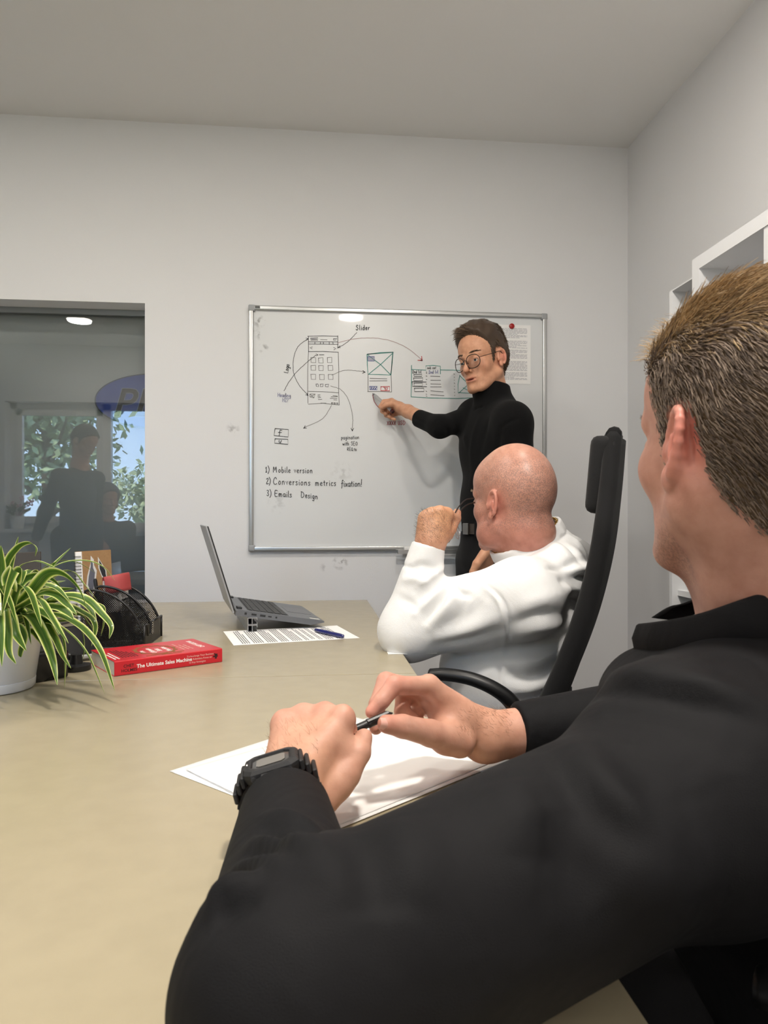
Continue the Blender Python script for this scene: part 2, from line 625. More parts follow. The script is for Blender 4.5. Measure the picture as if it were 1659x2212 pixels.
def folds(o, V, Q, lines):
    """raise (amp>0) or press in (amp<0) cloth folds along lines lying on the garment"""
    N = normals_of(V, Q)
    X, Y, Z = project(V)
    facing = (N[:, 0] * V[:, 0] + N[:, 1] * V[:, 1] + N[:, 2] * (V[:, 2] - CAMH)) < 0
    disp = np.zeros(len(V))
    for pts, w, amp in lines:
        P = []
        for px, py in pts:
            d2 = (X - px) ** 2 + (Y - py) ** 2 + np.where(facing, 0, 1e5)
            if d2.min() > 90: continue
            lim = max(d2.min() * 1.5, 36)
            c = np.nonzero(d2 <= lim)[0]
            P.append(V[c[np.argmin(Z[c])]])
        if len(P) < 2: continue
        if len(P) > 2: P = spline(P, 5)
        best = np.full(len(V), 9.); tt = np.zeros(len(V)); n = len(P) - 1
        mid = sum(P) / len(P); R = max(np.linalg.norm(p - mid) for p in P) + 3 * w
        near = np.nonzero(((V - mid) ** 2).sum(1) < R * R)[0]
        VV = V[near]; b = np.full(len(near), 9.); t_ = np.zeros(len(near))
        for i in range(n):
            ba = P[i + 1] - P[i]; q = VV - P[i]
            t = np.clip((q @ ba) / (ba @ ba + 1e-12), 0, 1)
            d = np.sqrt(((q - t[:, None] * ba) ** 2).sum(1))
            m = d < b
            b = np.where(m, d, b); t_ = np.where(m, (i + t) / n, t_)
        disp[near] += amp * np.sin(np.clip(.08 + .84 * t_, 0, 1) * np.pi) ** .8 * np.exp(-(b / w) ** 2)
    V2 = V + N * disp[:, None]
    o.data.vertices.foreach_set('co', V2.astype(np.float32).ravel())
    o.data.update()
    return V2

def head_axes(fwd, up=(0, 0, 1), roll=0):
    f = unit(fwd); r = unit(np.cross(f, up)); u = np.cross(r, f)
    c, s = math.cos(roll), math.sin(roll)
    return np.stack([r * c + u * s, f, u * c - r * s], 1)

class Head:
    def __init__(s, o, M, sc=1.0):
        s.o, s.M, s.sc = np.array(o, float), M, sc
    def L(s, x, y, z): return s.o + s.M @ (np.array([x, y, z], float) * s.sc)
    def loc(s, V): return ((V - s.o) @ s.M) / s.sc
    def build(s, sd, lips=True, jaw=1.0, ears=True, jowl=0, nose=1.0, flare=.30):
        L, M, c = s.L, s.M, s.sc
        E = lambda x, y, z, rx, ry, rz, k=.012, sub=False, R=None: sd.ell(L(x, y, z), np.array([rx, ry, rz]) * c, M if R is None else M @ R, k * c, sub)
        RC = lambda a, b, ra, rb, k=.012, sub=False: sd.rc(L(*a), L(*b), ra * c, rb * c, k * c, None, sub)
        E(0, -.014, .043, .074, .097, .090)
        E(0, -.040, .020, .071, .070, .075, .02)
        E(0, .026, -.028, .060, .064, .086, .02)
        E(0, .043, .048, .058, .044, .050, .025)
        for g in (-1, 1):
            RC((g * .053, -.004, -.052), (g * .022 * jaw, .064, -.096), .021, .018, .016)
            E(g * .042, .052, -.020, .022, .022, .024, .016)
            RC((g * .046, .064, .022), (g * .012, .083, .019), .009, .010, .012)
            if jowl: E(g * .045, .03, -.072, .026, .036, .030 , .02)
        E(0, .078, -.098, .019, .016, .015, .012)
        E(0, .070, -.066, .032, .022, .026, .016)
        for g in (-1, 1):
            E(g * .031, .097, .002, .0175, .018, .0125, .010, True)
            E(g * .031, .0735, .001, .0142, .0142, .0125, .004)
            E(g * .031, .0875, -.0010, .0122, .008, .0036, .002, True)
        RC((0, .082, .014), (0, .105 + .006 * (nose - 1), -.028), .0078, .0098, .009)
        E(0, .106 + .008 * (nose - 1), -.031, .0098, .0098, .0092, .004)
        for g in (-1, 1):
            E(g * .0128, .093, -.035, .0072, .0085, .0068, .005)
            E(g * .0062, .100, -.0425, .0034, .0045, .003, .002, True)
        if lips:
            E(0, .0895, -.0602, .0255, .0070, .0054, .004)
            E(0, .0888, -.0707, .0225, .0075, .0066, .004)
            E(0, .0935, -.0654, .0150, .010, .0030, .0015, True)
            RC((-.021, .090, -.0654), (0, .0955, -.0652), .0014, .0018, .002, True)
            RC((.021, .090, -.0654), (0, .0955, -.0652), .0014, .0018, .002, True)
        if ears:
            for g in (-1, 1):
                e = np.array([g * .0775, -.013, -.004])
                u = unit([0, -.20, 1]); v = unit([g * flare, -.90, -.12]); n = np.cross(u, v) * 1.0
                if n[0] * g < 0: n = -n
                P = lambda a, b, w=0: tuple(e + u * a + v * b + n * w)
                R = np.stack([u, v, n], 1)
                sd.ell(L(*P(.001, -.002, -.002)), np.array([.028, .0150, .0042]) * c, M @ R, .004 * c)
                hel = []
                for th in range(205, -75, -20):
                    a = math.radians(th)
                    hel.append(L(*P(.0285 * math.sin(a) + .001, .0165 * math.cos(a) - .001, .002)))
                for i in range(len(hel) - 1):
                    sd.rc(hel[i], hel[i + 1], .0038 * c, .0038 * c, .002 * c)
                sd.ell(L(*P(-.0265, -.005, .001)), np.array([.0085, .0075, .0045]) * c, M @ R, .005 * c)
                sd.ell(L(*P(-.004, -.007, .006)), np.array([.0125, .0080, .0065]) * c, M @ R, .003 * c, True)
                sd.ell(L(*P(.013, .004, .0065)), np.array([.010, .0055, .005]) * c, M @ R, .003 * c, True)
                sd.rc(L(*P(-.010, .006, .0035)), L(*P(.008, .003, .0035)), .0028 * c, .0028 * c, .003 * c)
                sd.rc(L(*P(-.002, -.0155, .003)), L(*P(-.008, -.0145, .003)), .0038 * c, .0038 * c, .003 * c)   # tragus
                sd.rc(L(g * .062, -.010, -.004), L(*P(-.002, -.004, -.004)), .017 * c, .010 * c, .006 * c)
        return s

def gauss(V, c, r): return np.exp(-((V - np.array(c)) ** 2).sum(1) / (r * r))

def tinter(base, head=None, spots=(), stub=None, warm=(200, 120, 100)):
    base = np.array(lin(*base)[:3])
    def f(V):
        C = np.tile(base, (len(V), 1)); S = np.zeros(len(V))
        def mixc(w, col):
            nonlocal C
            C = C * (1 - w[:, None]) + np.array(lin(*col)[:3]) * w[:, None]
        if head is not None:
            q = head.loc(V)
            for g in (-1, 1):
                mixc(.50 * gauss(q, (g * .085, -.02, -.004), .032), (222, 130, 118))
                mixc(.22 * gauss(q, (g * .045, .065, -.03), .028), warm)
            lip = np.exp(-((q[:, 2] + .0655) / .0100) ** 2 - (q[:, 0] / .022) ** 4) * (q[:, 1] > .078)
            mixc(.75 * lip, (176, 92, 84))
            gap = np.exp(-((q[:, 2] + .0654) / .0022) ** 2 - (q[:, 0] / .014) ** 6) * (q[:, 1] > .070) * (q[:, 1] < .0915)
            mixc(.8 * gap, (90, 48, 46))
            mixc(.30 * gauss(q, (0, .11, -.032), .016), warm)
            if stub is not None: S = stub(q)
        for c, r, col, w in spots:
            mixc(w * gauss(V, c, r), col)
        return C, np.clip(S, 0, 1)
    return f

def hand(sd, wrist, mcps, fingers, thumb, rw=.021, rm=.0112, flat=None, thenar=None, fr=(.0103, .0095, .0084, .0068), tr=(.0155, .0130, .0112, .0090), sc=1.0):
    for i, m in enumerate(mcps):
        sd.rc(wrist, m, rw * .82 * sc, rm * sc, .014 * sc)
    for a, b in zip(mcps, mcps[1:]):
        sd.rc(a, b, rm * .9 * sc, rm * .9 * sc, .006)
    mid = (mcps[1] + mcps[2]) / 2
    if thenar is not None:
        for c, r in thenar: sd.ell(c, (r, r, r), None, .014 * sc)
    ks = (1.0, 1.05, .98, .84)
    for m, fg, kk in zip(mcps, fingers, ks):
        pts = [m] + list(fg)
        rr = [fr[0] * kk * sc, fr[1] * kk * sc, fr[2] * kk * sc, fr[3] * kk * sc][:len(pts)]
        for i in range(len(pts) - 1):
            sd.rc(pts[i], pts[i + 1], rr[i] * 1.02, rr[i + 1] * 1.02, .0028 * sc)
    for i in range(len(thumb) - 1):
        sd.rc(thumb[i], thumb[i + 1], tr[i] * sc, tr[i + 1] * sc, .006 * sc if i == 0 else .0035 * sc)

def hair_limit(y, sideburn, front, nape):
    return np.interp(y, [-.13, -.075, -.055, -.040, -.026, -.005, .010, .016, .024, .030, .044, .058, .072],
                     [nape, nape, -.055, -.025, .028, .034, .028, sideburn, sideburn + .004, .034, .058, front - .012, front + .01])

def hair_line(q, sideburn=-.012, front=.088, nape=-.085):
    """True where scalp hair grows, in head coordinates"""
    y, z, x = q[:, 1], q[:, 2], np.abs(q[:, 0])
    lim = hair_limit(y, sideburn, front, nape)
    return (z > lim) & ~((y > .078) & (z < front))

def soft_edge(q, sideburn=-.012, front=.088, nape=-.085):
    m = np.minimum(q[:, 2] - hair_limit(q[:, 1], sideburn, front, nape), np.where(q[:, 1] > .05, q[:, 2] - front + .02, 9))
    return np.clip(m / .016, .12, 1)

def scalp_roots(V, Q, head, n, seed, test, soft=.25):
    N = normals_of(V, Q)
    q = head.loc(V)
    ok = test(q) & (np.abs(q[:, 0]) < .0785) & (np.linalg.norm(q, axis=1) < .17)
    idx = np.nonzero(ok)[0]
    r = np.random.default_rng(seed)
    pick = r.choice(idx, n)
    P = V[pick] + r.normal(0, .0012, (n, 3))
    return P - N[pick] * .002, N[pick]

# ---- textures of skin, cloth
M_skinA = skin_mat('skin_presenter')
M_skinB = skin_mat('skin_bald', rough=.36, speck=lin(120, 102, 98))
M_skinC = skin_mat('skin_near')
M_black_knit = fabric('black_knit', lin(12, 12, 13), 700, .5, .95, 0.03)
M_black_jacket = fabric('black_jacket', lin(12, 12, 15), 1500, .3, .85, .0, wr=.30, wscale=9)
M_black_jacket.node_tree.nodes['Principled BSDF'].inputs['Specular IOR Level'].default_value = .22
M_black_jacket.node_tree.nodes['Principled BSDF'].inputs['Roughness'].default_value = .75
M_black_trouser = fabric('black_denim', lin(17, 17, 19), 900, .4, .9, .04)
M_white_sweat = fabric('white_fleece', lin(238, 238, 238), 700, .45, .95, .1, wr=.10, wscale=14)
M_grey_trouser = fabric('grey_twill', lin(112, 115, 122), 900, .4, .9, .1)
M_shoe = mat('shoe_leather', lin(22, 21, 20), .45)
M_sclera = mat('eye_white', lin(225, 220, 214), .2)
M_iris = mat('iris', lin(70, 84, 92), .15)
M_pupil = mat('pupil', lin(6, 6, 6), .1)
M_nail = mat('fingernail', lin(226, 172, 158), .25)
M_blackplastic = mat('black_plastic', lin(22, 22, 23), .38, bump=.05, bscale=600)
M_rubber = mat('black_rubber', lin(28, 28, 30), .6, bump=.1, bscale=900)
M_steel = mat('bright_steel', lin(200, 200, 204), .22, 1)
M_wire = mat('bronze_wire', lin(48, 39, 33), .3, .6)
M_gold = mat('gold_link', lin(206, 170, 96), .25, 1)

def lens_mat():
    m = bpy.data.materials.new('spectacle_lens'); m.use_nodes = True
    nt = m.node_tree; nt.nodes.remove(nt.nodes['Principled BSDF'])
    t = nt.nodes.new('ShaderNodeBsdfTransparent'); t.inputs[0].default_value = (1, 1, 1, 1)
    g = nt.nodes.new('ShaderNodeBsdfGlossy'); g.inputs['Roughness'].default_value = .02
    fr = nt.nodes.new('ShaderNodeFresnel'); fr.inputs[0].default_value = 1.45
    mx = nt.nodes.new('ShaderNodeMixShader')
    nt.links.new(fr.outputs[0], mx.inputs[0]); nt.links.new(t.outputs[0], mx.inputs[1]); nt.links.new(g.outputs[0], mx.inputs[2])
    nt.links.new(mx.outputs[0], nt.nodes['Material Output'].inputs[0])
    return m
M_lens = lens_mat()

def eyeball(head, x, look, parent):
    bm = bmesh.new()
    bmesh.ops.create_uvsphere(bm, u_segments=20, v_segments=20, radius=.0122 * head.sc)
    c = head.L(x, .0738, .0005)
    z = unit(look)
    xx = unit(np.cross((0, 0, 1), z)); yy = np.cross(z, xx)
    bm.transform(frame3(xx, yy, z, c))
    for f in bm.faces:
        d = unit(np.array(f.calc_center_median()) - c) @ z
        f.material_index = 2 if d > .972 else (1 if d > .86 else 0)
    return bmobj('eye', bm, [M_sclera, M_iris, M_pupil], parent, True)

def rim_pts(head, cx, cz, rx, rz, y0, wrap, n=26):
    out = []
    for k in range(n):
        a = 2 * math.pi * k / n
        sx, sz = math.cos(a), math.sin(a)
        x = cx + rx * abs(sx) ** .9 * (1 if sx > 0 else -1)
        z = cz + rz * abs(sz) ** .9 * (1 if sz > 0 else -1)
        out.append(head.L(x, y0 - wrap * x * x, z))
    return out

# =================================================================== person 1: the presenter at the board
def presenter():
    fw = DIR(-.72, -.16, -.69)
    H = Head(W(1043, 781, 2.55), head_axes(fw, roll=-.10), .97)
    b = SDF()
    H.build(b, jaw=.95, nose=1.35)
    neck0 = H.L(0, -.022, -.06); neck1 = W(1072, 905, 2.57)
    b.rc(neck0, neck1, .053, .060, .02)
    LS, RS = W(1106, 915, 2.43), W(1026, 902, 2.70)
    chest, waist, hip = W(1072, 985, 2.56), W(1062, 1085, 2.54), W(1062, 1160, 2.53)
    fac = DIR(-.87, 0, -.48)
    b.rc(LS, RS, .05, .05, .03); b.rc(neck1, chest, .06, .09, .04, (fac, .75)); b.rc(chest, waist, .11, .10, .04, (fac, .75)); b.rc(waist, hip, .10, .11, .04, (fac, .8))
    # right arm reaching to the board, left arm down to the pocket
    RE, RW = W(950, 922, 2.56), W(882, 889, 2.715)
    LE, LW = W(1140, 1080, 2.38), W(1066, 1168, 2.26)
    b.chain([RS, RE], [.040, .031], .01); b.rc(RE, RW, .031, .0245, .01)
    b.chain([LS, LE], [.044, .038], .02); b.rc(LE, LW, .038, .0255, .02)
    # right hand with the marker
    mc = [W(846, 866, 2.785), W(850, 874, 2.80), W(856, 883, 2.805), W(864, 891, 2.80)]
    fg = [[W(829, 868, 2.785), W(822, 878, 2.775), W(826, 886, 2.768)],
          [W(832, 878, 2.80), W(826, 888, 2.785), W(833, 894, 2.775)],
          [W(838, 889, 2.805), W(834, 897, 2.79), W(842, 901, 2.78)],
          [W(848, 897, 2.80), W(846, 904, 2.785), W(853, 906, 2.78)]]
    th = [W(864, 877, 2.75), W(848, 872, 2.745), W(835, 874, 2.745), W(826, 880, 2.75)]
    hand(b, RW, mc, fg, th, rw=.023, sc=1.0, thenar=[(W(860, 880, 2.755), .017)])
    # left hand, thumb hooked at the pocket
    lm = [W(1031, 1222, 2.235), W(1036, 1230, 2.255), W(1043, 1236, 2.275), W(1050, 1240, 2.29)]
    lf = [[W(1024, 1248, 2.24), W(1024, 1264, 2.255), W(1028, 1274, 2.265)],
          [W(1030, 1258, 2.26), W(1030, 1276, 2.27), W(1034, 1286, 2.28)],
          [W(1038, 1264, 2.28), W(1038, 1280, 2.29), W(1042, 1289, 2.295)],
          [W(1048, 1266, 2.295), W(1048, 1280, 2.30), W(1051, 1287, 2.30)]]
    lt = [W(1046, 1196, 2.235), W(1030, 1218, 2.215), W(1022, 1236, 2.215), W(1020, 1250, 2.22)]
    hand(b, LW, lm, lf, lt, rw=.025, sc=1.05)
    # legs inside the trousers
    for dx, dz in ((-.085, 0), (.085, 0)):
        sh = (LS - RS); sh[2] = 0; sh = unit(sh)
        hp = hip + sh * dx * -1 + np.array([0, 0, -.06]); ft = hp.copy(); ft[2] = .10
        kn = (hp + ft) / 2
        b.chain([hp, kn, ft], [.072, .05, .04], .02)
    col = tinter((214, 160, 128), H, stub=lambda q: .10 * np.exp(-((q[:, 2] + .085) / .03) ** 2) * (q[:, 1] > .02))
    body, V, Q = sdf_obj('person', b, .0032, M_skinA, None, 1, col)
    tag(body, 'young man in round wire glasses and black turtleneck pointing at the whiteboard', 'person', 'people in the meeting')
    # eyes, brows, spectacles
    for x in (-.031, .031):
        eyeball(H, x, H.M @ np.array([-.06, 1, -.04]), body)
    M_hair = hair_mat('brown_hair_presenter', lin(54, 42, 34), lin(132, 108, 86))
    r = np.random.default_rng(3)
    for g in (-1, 1):
        n = 150
        t = r.uniform(0, 1, n)
        x = g * (.013 + .036 * t); z = .0265 + .0045 * np.sin(t * 2.4) - .003 * t + r.normal(0, .0013, n)
        y = .0925 - .021 * t ** 2
        P = np.stack([H.L(*p) for p in zip(x, y, z)])
        d = np.stack([H.M @ unit([g, -.25, .25]) for _ in range(n)])
        strands('eyebrow', P, d, r.uniform(.006, .010, n), .0006, M_hair, body, 3, None, .12, 5 + g)
    # scalp hair: a close cap under brushed-back strands
    test = lambda q: hair_line(q + (.0035 * np.sin(q[:, 0] * 900 + np.sin(q[:, 1] * 700) * 2) + .002 * np.sin(q[:, 1] * 1500 + q[:, 2] * 900))[:, None] * np.array([0, .4, 1]), -.02, .084, -.075)
    vol = lambda q: .004 + .022 * np.clip((q[:, 2] - .055) / .05, 0, 1) * np.clip((q[:, 1] + .10) / .12, .2, 1) + .0022 * np.sin(q[:, 0] * 190 + q[:, 1] * 60) * np.clip((q[:, 2] - .06) / .03, 0, 1)
    hair_cap('hair', V, Q, H, test, lambda q: vol(q) * soft_edge(q, -.02, .084, -.075), M_hair, body)
    P, N = scalp_roots(V, Q, H, 9000, 11, test)
    q = H.loc(P); P = P + N * (vol(q) * soft_edge(q, -.02, .084, -.075) - .001)[:, None]
    top = np.clip((q[:, 2] - .045) / .05, 0, 1)[:, None]
    back = np.array([.35, -1, .15]); side = np.array([0, -.55, -1.])
    fr = np.clip((q[:, 1:2] - .03) / .04, 0, 1) * top
    dl = N @ H.M * (.22 + .2 * fr) + top * (back * (1 - fr) + fr * np.array([.75, .15, .25])) + (1 - top) * side
    d = dl @ H.M.T; d /= np.linalg.norm(d, axis=1)[:, None]
    ln = (.009 + .017 * top[:, 0]) * r.uniform(.7, 1.15, len(P))
    hs = strands('hair', P, d, ln * 1.15, .0011, M_hair, body, 4, lambda p, t: (H.M @ np.array([.05, -.10, -.20]))[None] * (.3 + t), .10, 21)
    g_ = link('glasses', bpy.data.meshes.new('glasses'), M_wire, body)
    bm = bmesh.new()
    for g in (-1, 1):
        tube(bm, rim_pts(H, g * .0315, -.006, .0262, .0242, .1045, 4.2), .0014, 8, True)
        tube(bm, spline([H.L(g * .056, .091, .003), H.L(g * .066, .070, .006), H.L(g * .076, .03, .012), H.L(g * .0795, -.004, .018), H.L(g * .079, -.020, .008)], 5), .0011, 8)
        tube(bm, [H.L(g * .010, .1035, -.006), H.L(g * .008, .098, -.010)], .0014, 6)
    tube(bm, spline([H.L(-.009, .1042, .0), H.L(0, .1065, .0035), H.L(.009, .1042, .0)], 5), .0010, 8)
    bm.to_mesh(g_.data); bm.free()
    for g in (-1, 1):
        bm = bmesh.new()
        bm.faces.new([bm.verts.new(p) for p in rim_pts(H, g * .0315, -.006, .0257, .0237, .1045, 4.2)])
        bmobj('lens', bm, M_lens, g_)
    # turtleneck
    s = SDF()
    s.rc(LS, RS, .056, .056, .03)
    s.rc(W(1080, 888, 2.56), LS, .052, .052, .04); s.rc(W(1072, 888, 2.58), RS, .05, .05, .04)
    s.rc(neck1, chest, .085, .125, .05, (fac, .74)); s.rc(chest, waist, .128, .116, .05, (fac, .80)); s.rc(waist, hip, .116, .118, .04, (fac, .84))
    s.ell(W(1058, 955, 2.60), (.10, .10, .10), None, .06)
    s.rc(LS, chest, .062, .10, .05, (fac, .8)); s.rc(RS, chest, .060, .10, .05, (fac, .8))
    RC_ = W(903, 903, 2.645); LC_ = W(1090, 1148, 2.30)
    s.rc(RS, RE, .052, .0360, .03); s.rc(RE, RC_, .0370, .0330, .03)
    s.rc(LS, LE, .057, .048, .03); s.rc(LE, LC_, .050, .036, .02)
    d1 = unit(RC_ - RE); s.cut(lambda p: (p - RC_) @ d1, RC_, .055)
    d2 = unit(LC_ - LE); s.cut(lambda p: (p - LC_) @ d2, LC_, .055)
    # folded collar
    na = H.L(0, -.018, -.092); nb = neck1 + (na - neck1) * .12
    ax = unit(na - nb)
    s.rc(nb - ax * .02, na + ax * .02, .072, .0675, .012)
    s.cut(lambda p: (p - (na + ax * .006)) @ unit(ax + .30 * DIR(.75, 0, .2)), na, .11, .004)
    s.ridge([nb + (na - nb) * .30 + v * .068 for v in ring_dirs(ax)], .006, -.0055, False)
    low = hip + np.array([0, 0, .015]); s.cut(lambda p: low[2] - p[:, :, 2] if p.ndim == 3 else low[2] - p[..., 2], low, .3)
    sw, V2, Q2 = sdf_obj('turtleneck', s, .0042, M_black_knit, body, 2)
    tag(sw, 'black ribbed turtleneck jumper')
    folds(sw, V2, Q2, [([(1078, 930), (1100, 905), (1128, 900)], .007, -.004), ([(1078, 930), (1070, 985), (1078, 1050)], .012, -.006),
                       ([(985, 925), (1000, 945), (1003, 965)], .010, .006), ([(960, 915), (972, 935), (970, 952)], .010, -.005), ([(1030, 900), (1015, 960), (1010, 1050)], .012, .004),
                       ([(1050, 905), (1030, 980), (1018, 1060)], .012, -.005), ([(1110, 960), (1085, 1000), (1070, 1060)], .012, .005), ([(940, 925), (935, 940), (942, 957)], .008, .004)])
    # trousers, belt, shoes
    t = SDF()
    t.rc(hip + np.array([0, 0, .03]), hip + np.array([0, 0, -.07]), .119, .128, .04, (fac, .86))
    sh = LS - RS; sh[2] = 0; sh = unit(sh)
    for g in (-1, 1):
        hp = hip + sh * .082 * g + np.array([0, 0, -.09]); kn = hp + np.array([0, 0, -.40]) + fac * .02; ft = hp.copy(); ft[2] = .085
        t.chain([hp, kn, ft], [.094, .070, .058], .03)
        fb = SDF()
    t.cut(lambda p: p[..., 2] - (hip[2] + .022), hip + np.array([0, 0, .06]), .2)
    t.cut(lambda p: .055 - p[..., 2], (hip[0], hip[1], 0), .4)
    tr, V3, Q3 = sdf_obj('trousers', t, .006, M_black_trouser, body, 2)
    for g in (-1, 1):
        c = hip + sh * .082 * g; c[2] = 0
        f = SDF()
        f.rc(c + fac * -.03 + [0, 0, .045], c + fac * .15 + [0, 0, .032], .042, .034, .02)
        f.cut(lambda p: .004 - p[..., 2], c, .4)
        sdf_obj('shoe', f, .006, M_shoe, body, 1)
    # belt follows the hips
    bm = bmesh.new()
    ring = []
    a1 = fac; a2 = sh
    for k in range(40):
        an = 2 * math.pi * k / 40
        ring.append((hip + [0, 0, .030]) + a1 * math.cos(an) * .1045 + a2 * math.sin(an) * .1225)
    rows = []
    for dz, off in ((-.018, 0), (-.018, .004), (.018, .004), (.018, 0)):
        rows.append([bm.verts.new(p + [0, 0, dz] + unit(p - hip - [0, 0, .03]) * off) for p in ring])
    for i in range(4):
        A, B = rows[i], rows[(i + 1) % 4]
        for k in range(40): bm.faces.new((A[k], A[(k + 1) % 40], B[(k + 1) % 40], B[k]))
    belt = bmobj('belt', bm, mat('belt_leather', lin(64, 56, 50), .55, noise=.3, nscale=80), body)
    bm = bmesh.new()
    bc = hip + [0, 0, .030] + a1 * .1115
    box(bm, bc, (.006, .042, .040), np.stack([a1, a2, [0, 0, 1]], 1), .002)
    bmobj('buckle', bm, mat('belt_buckle', lin(120, 118, 116), .35, 1), belt)
    for an in (.45, -.5, 1.2):
        bm = bmesh.new(); p = hip + [0, 0, .03] + a1 * math.cos(an) * .109 + a2 * math.sin(an) * .127
        n_ = unit(p - hip - [0, 0, .03]); box(bm, p, (.004, .013, .050), np.stack([n_, np.cross([0, 0, 1], n_), [0, 0, 1]], 1), .001)
        bmobj('belt_loop', bm, M_black_trouser, belt)
    # watch on the left wrist
    wc = LW + (LE - LW) * .03; ax = unit(LE - LW)
    watch(body, wc, ax, DIR(-.25, .25, -1), .0268, .0105, .017, plain=True)
    return H

def ring_dirs(ax, n=14):
    a = unit(np.cross(ax, [.3, .2, 1.])); b = np.cross(ax, a)
    return [a * math.cos(2 * math.pi * k / n) + b * math.sin(2 * math.pi * k / n) for k in range(n + 1)]

def hair_cap(name, V, Q, head, test, thick, m, parent):
    q = head.loc(V)
    ok = test(q) & (np.abs(q[:, 0]) < .0785) & (np.linalg.norm(q, axis=1) < .17)
    N = normals_of(V, Q)
    th = thick(q) * ok
    Qk = Q[ok[Q].all(1)]
    used = np.unique(Qk); mp = np.zeros(len(V), int); mp[used] = np.arange(len(used))
    # taper at the border
    cnt = np.bincount(Q.ravel(), minlength=len(V)); ck = np.bincount(Qk.ravel(), minlength=len(V))
    edge = ck < cnt
    th = np.where(edge, -.0008, th)
    me = npmesh(name, (V + N * th[:, None])[used], mp[Qk])
    at = me.attributes.new('hue', 'FLOAT', 'POINT')
    at.data.foreach_set('value', np.full(len(used), .15, np.float32))
    return link(name, me, m, parent)

def watch(parent, c, ax, face, r, half, cs, plain=False):
    """strap ring round the wrist, case, screen; ax along the forearm, face = outward normal of the dial"""
    n = unit(face - ax * (face @ ax)); t = np.cross(ax, n)
    M = np.stack([ax, t, n], 1)
    bm = bmesh.new()
    rows = []
    for (da, dr) in ((-half, 0), (-half, .0032), (half, .0032), (half, 0)):
        rows.append([bm.verts.new(c + ax * da * (1 - .18 * abs(math.sin(a / 2))) + (n * math.cos(a) * .92 + t * math.sin(a) * 1.08) * (r + dr)) for a in [2 * math.pi * k / 36 for k in range(36)]])
    for i in range(4):
        A, B = rows[i], rows[(i + 1) % 4]
        for k in range(36): bm.faces.new((A[k], A[(k + 1) % 36], B[(k + 1) % 36], B[k]))
    if not plain:
        for k in range(2, 11):
            for sg in (-1, 1):
                a = sg * (.75 + k * .2)
                p = c + (n * math.cos(a) * .92 + t * math.sin(a) * 1.08) * (r + .0036)
                nn = unit(p - c); box(bm, p, (half * 1.5, .0022, .0016), np.stack([ax, np.cross(nn, ax), nn], 1), .0004, 1)
    wt = bmobj('wristwatch', bm, M_rubber, parent, True, 40)
    tc = c + n * (r * .92 + (.004 if plain else .0045))
    bm = bmesh.new()
    if plain:
        box(bm, tc, (.034, .028, .009), M, .004, 3)
        bmobj('watch_case', bm, M_blackplastic, wt, True, 40)
        bm = bmesh.new(); box(bm, tc + n * .0044, (.028, .023, .0014), M, .0006, 1)
        bmobj('screen', bm, mat('watch_glass', lin(12, 12, 14), .08), wt)
        bm = bmesh.new(); box(bm, c + t * -r * 1.12, (half * 2.3, .003, .004), M, .001, 1)
        bmobj('strap_keeper', bm, M_steel, wt)
        return wt
    # chunky sports case: octagonal stepped bezel, lugs, pushers, screws
    def octo(w, h, cut): return [(-w + cut, -h), (w - cut, -h), (w, -h + cut), (w, h - cut), (w - cut, h), (-w + cut, h), (-w, h - cut), (-w, -h + cut)]
    lay = [(.0215, .0225, .006, -.006), (.0225, .0240, .0065, -.001), (.0225, .0240, .0065, .0020), (.0205, .0220, .0065, .0048), (.0182, .0190, .006, .0056), (.0165, .0172, .0055, .0050), (.0160, .0166, .0055, .0034)]
    prev = None
    for w, h, cu, z in lay:
        rg = [bm.verts.new(tc + ax * x + t * y + n * z) for x, y in octo(w, h, cu)]
        if prev:
            for k in range(8): bm.faces.new((prev[k], prev[(k + 1) % 8], rg[(k + 1) % 8], rg[k]))
        else: bm.faces.new(rg[::-1])
        prev = rg
    bm.faces.new(prev)
    bz = bmobj('bezel', bm, M_rubber, wt)
    bm = bmesh.new()
    bm.faces.new([bm.verts.new(tc + ax * x + t * y + n * .0038) for x, y in octo(.0155, .016, .005)])
    bm.faces.new([bm.verts.new(tc + ax * x + t * y + n * .0030) for x, y in octo(.0155, .016, .005)][::-1])
    bmobj('watch_glass', bm, mat('watch_glass_dark', lin(44, 43, 41), .12), wt)
    bm = bmesh.new()
    bm.faces.new([bm.verts.new(tc + ax * x + t * y + n * .0042) for x, y in octo(.0105, .0125, .003)])
    bmobj('screen', bm, mat('lcd_grey', lin(112, 108, 102), .22), wt)
    for sa in (-1, 1):
        for stt in (-1, 1):
            bm = bmesh.new()
            p = tc + ax * sa * .0225 + t * stt * .0155 - n * .001
            tube(bm, [p - ax * sa * .003, p + ax * sa * .0028], .0022, 12)
            bmobj('pusher', bm, M_steel, wt, True, 40)
    for sa in (-1, 1):
        bm = bmesh.new()
        for stt in (-.55, .55):
            box(bm, tc + ax * sa * .0215 + t * stt * .011 - n * .0015, (.005, .007, .0055), M, .001, 1)
        box(bm, tc + ax * sa * .0205 - n * .004, (.006, .034, .006), M, .0015, 1)
        bmobj('case_guard', bm, M_rubber, wt)
    for stt in (-1, 1):
        bm = bmesh.new()
        for k in range(3):
            box(bm, tc + t * stt * (.0255 + .0045 * k) - n * (.0035 + .0040 * k * (1 + .25 * k)), (.034 - .003 * k, .0040, .010), M, .0012, 1)
        box(bm, tc + t * stt * .0225 + n * .002, (.012, .003, .0035), M, .0008, 1)
        bmobj('lug', bm, M_rubber, wt)
    bm = bmesh.new(); box(bm, tc + t * -.0205 + n * .0052, (.004, .0016, .0016), M, .0004, 1)
    bmobj('light_button', bm, M_steel, wt)
    return wt
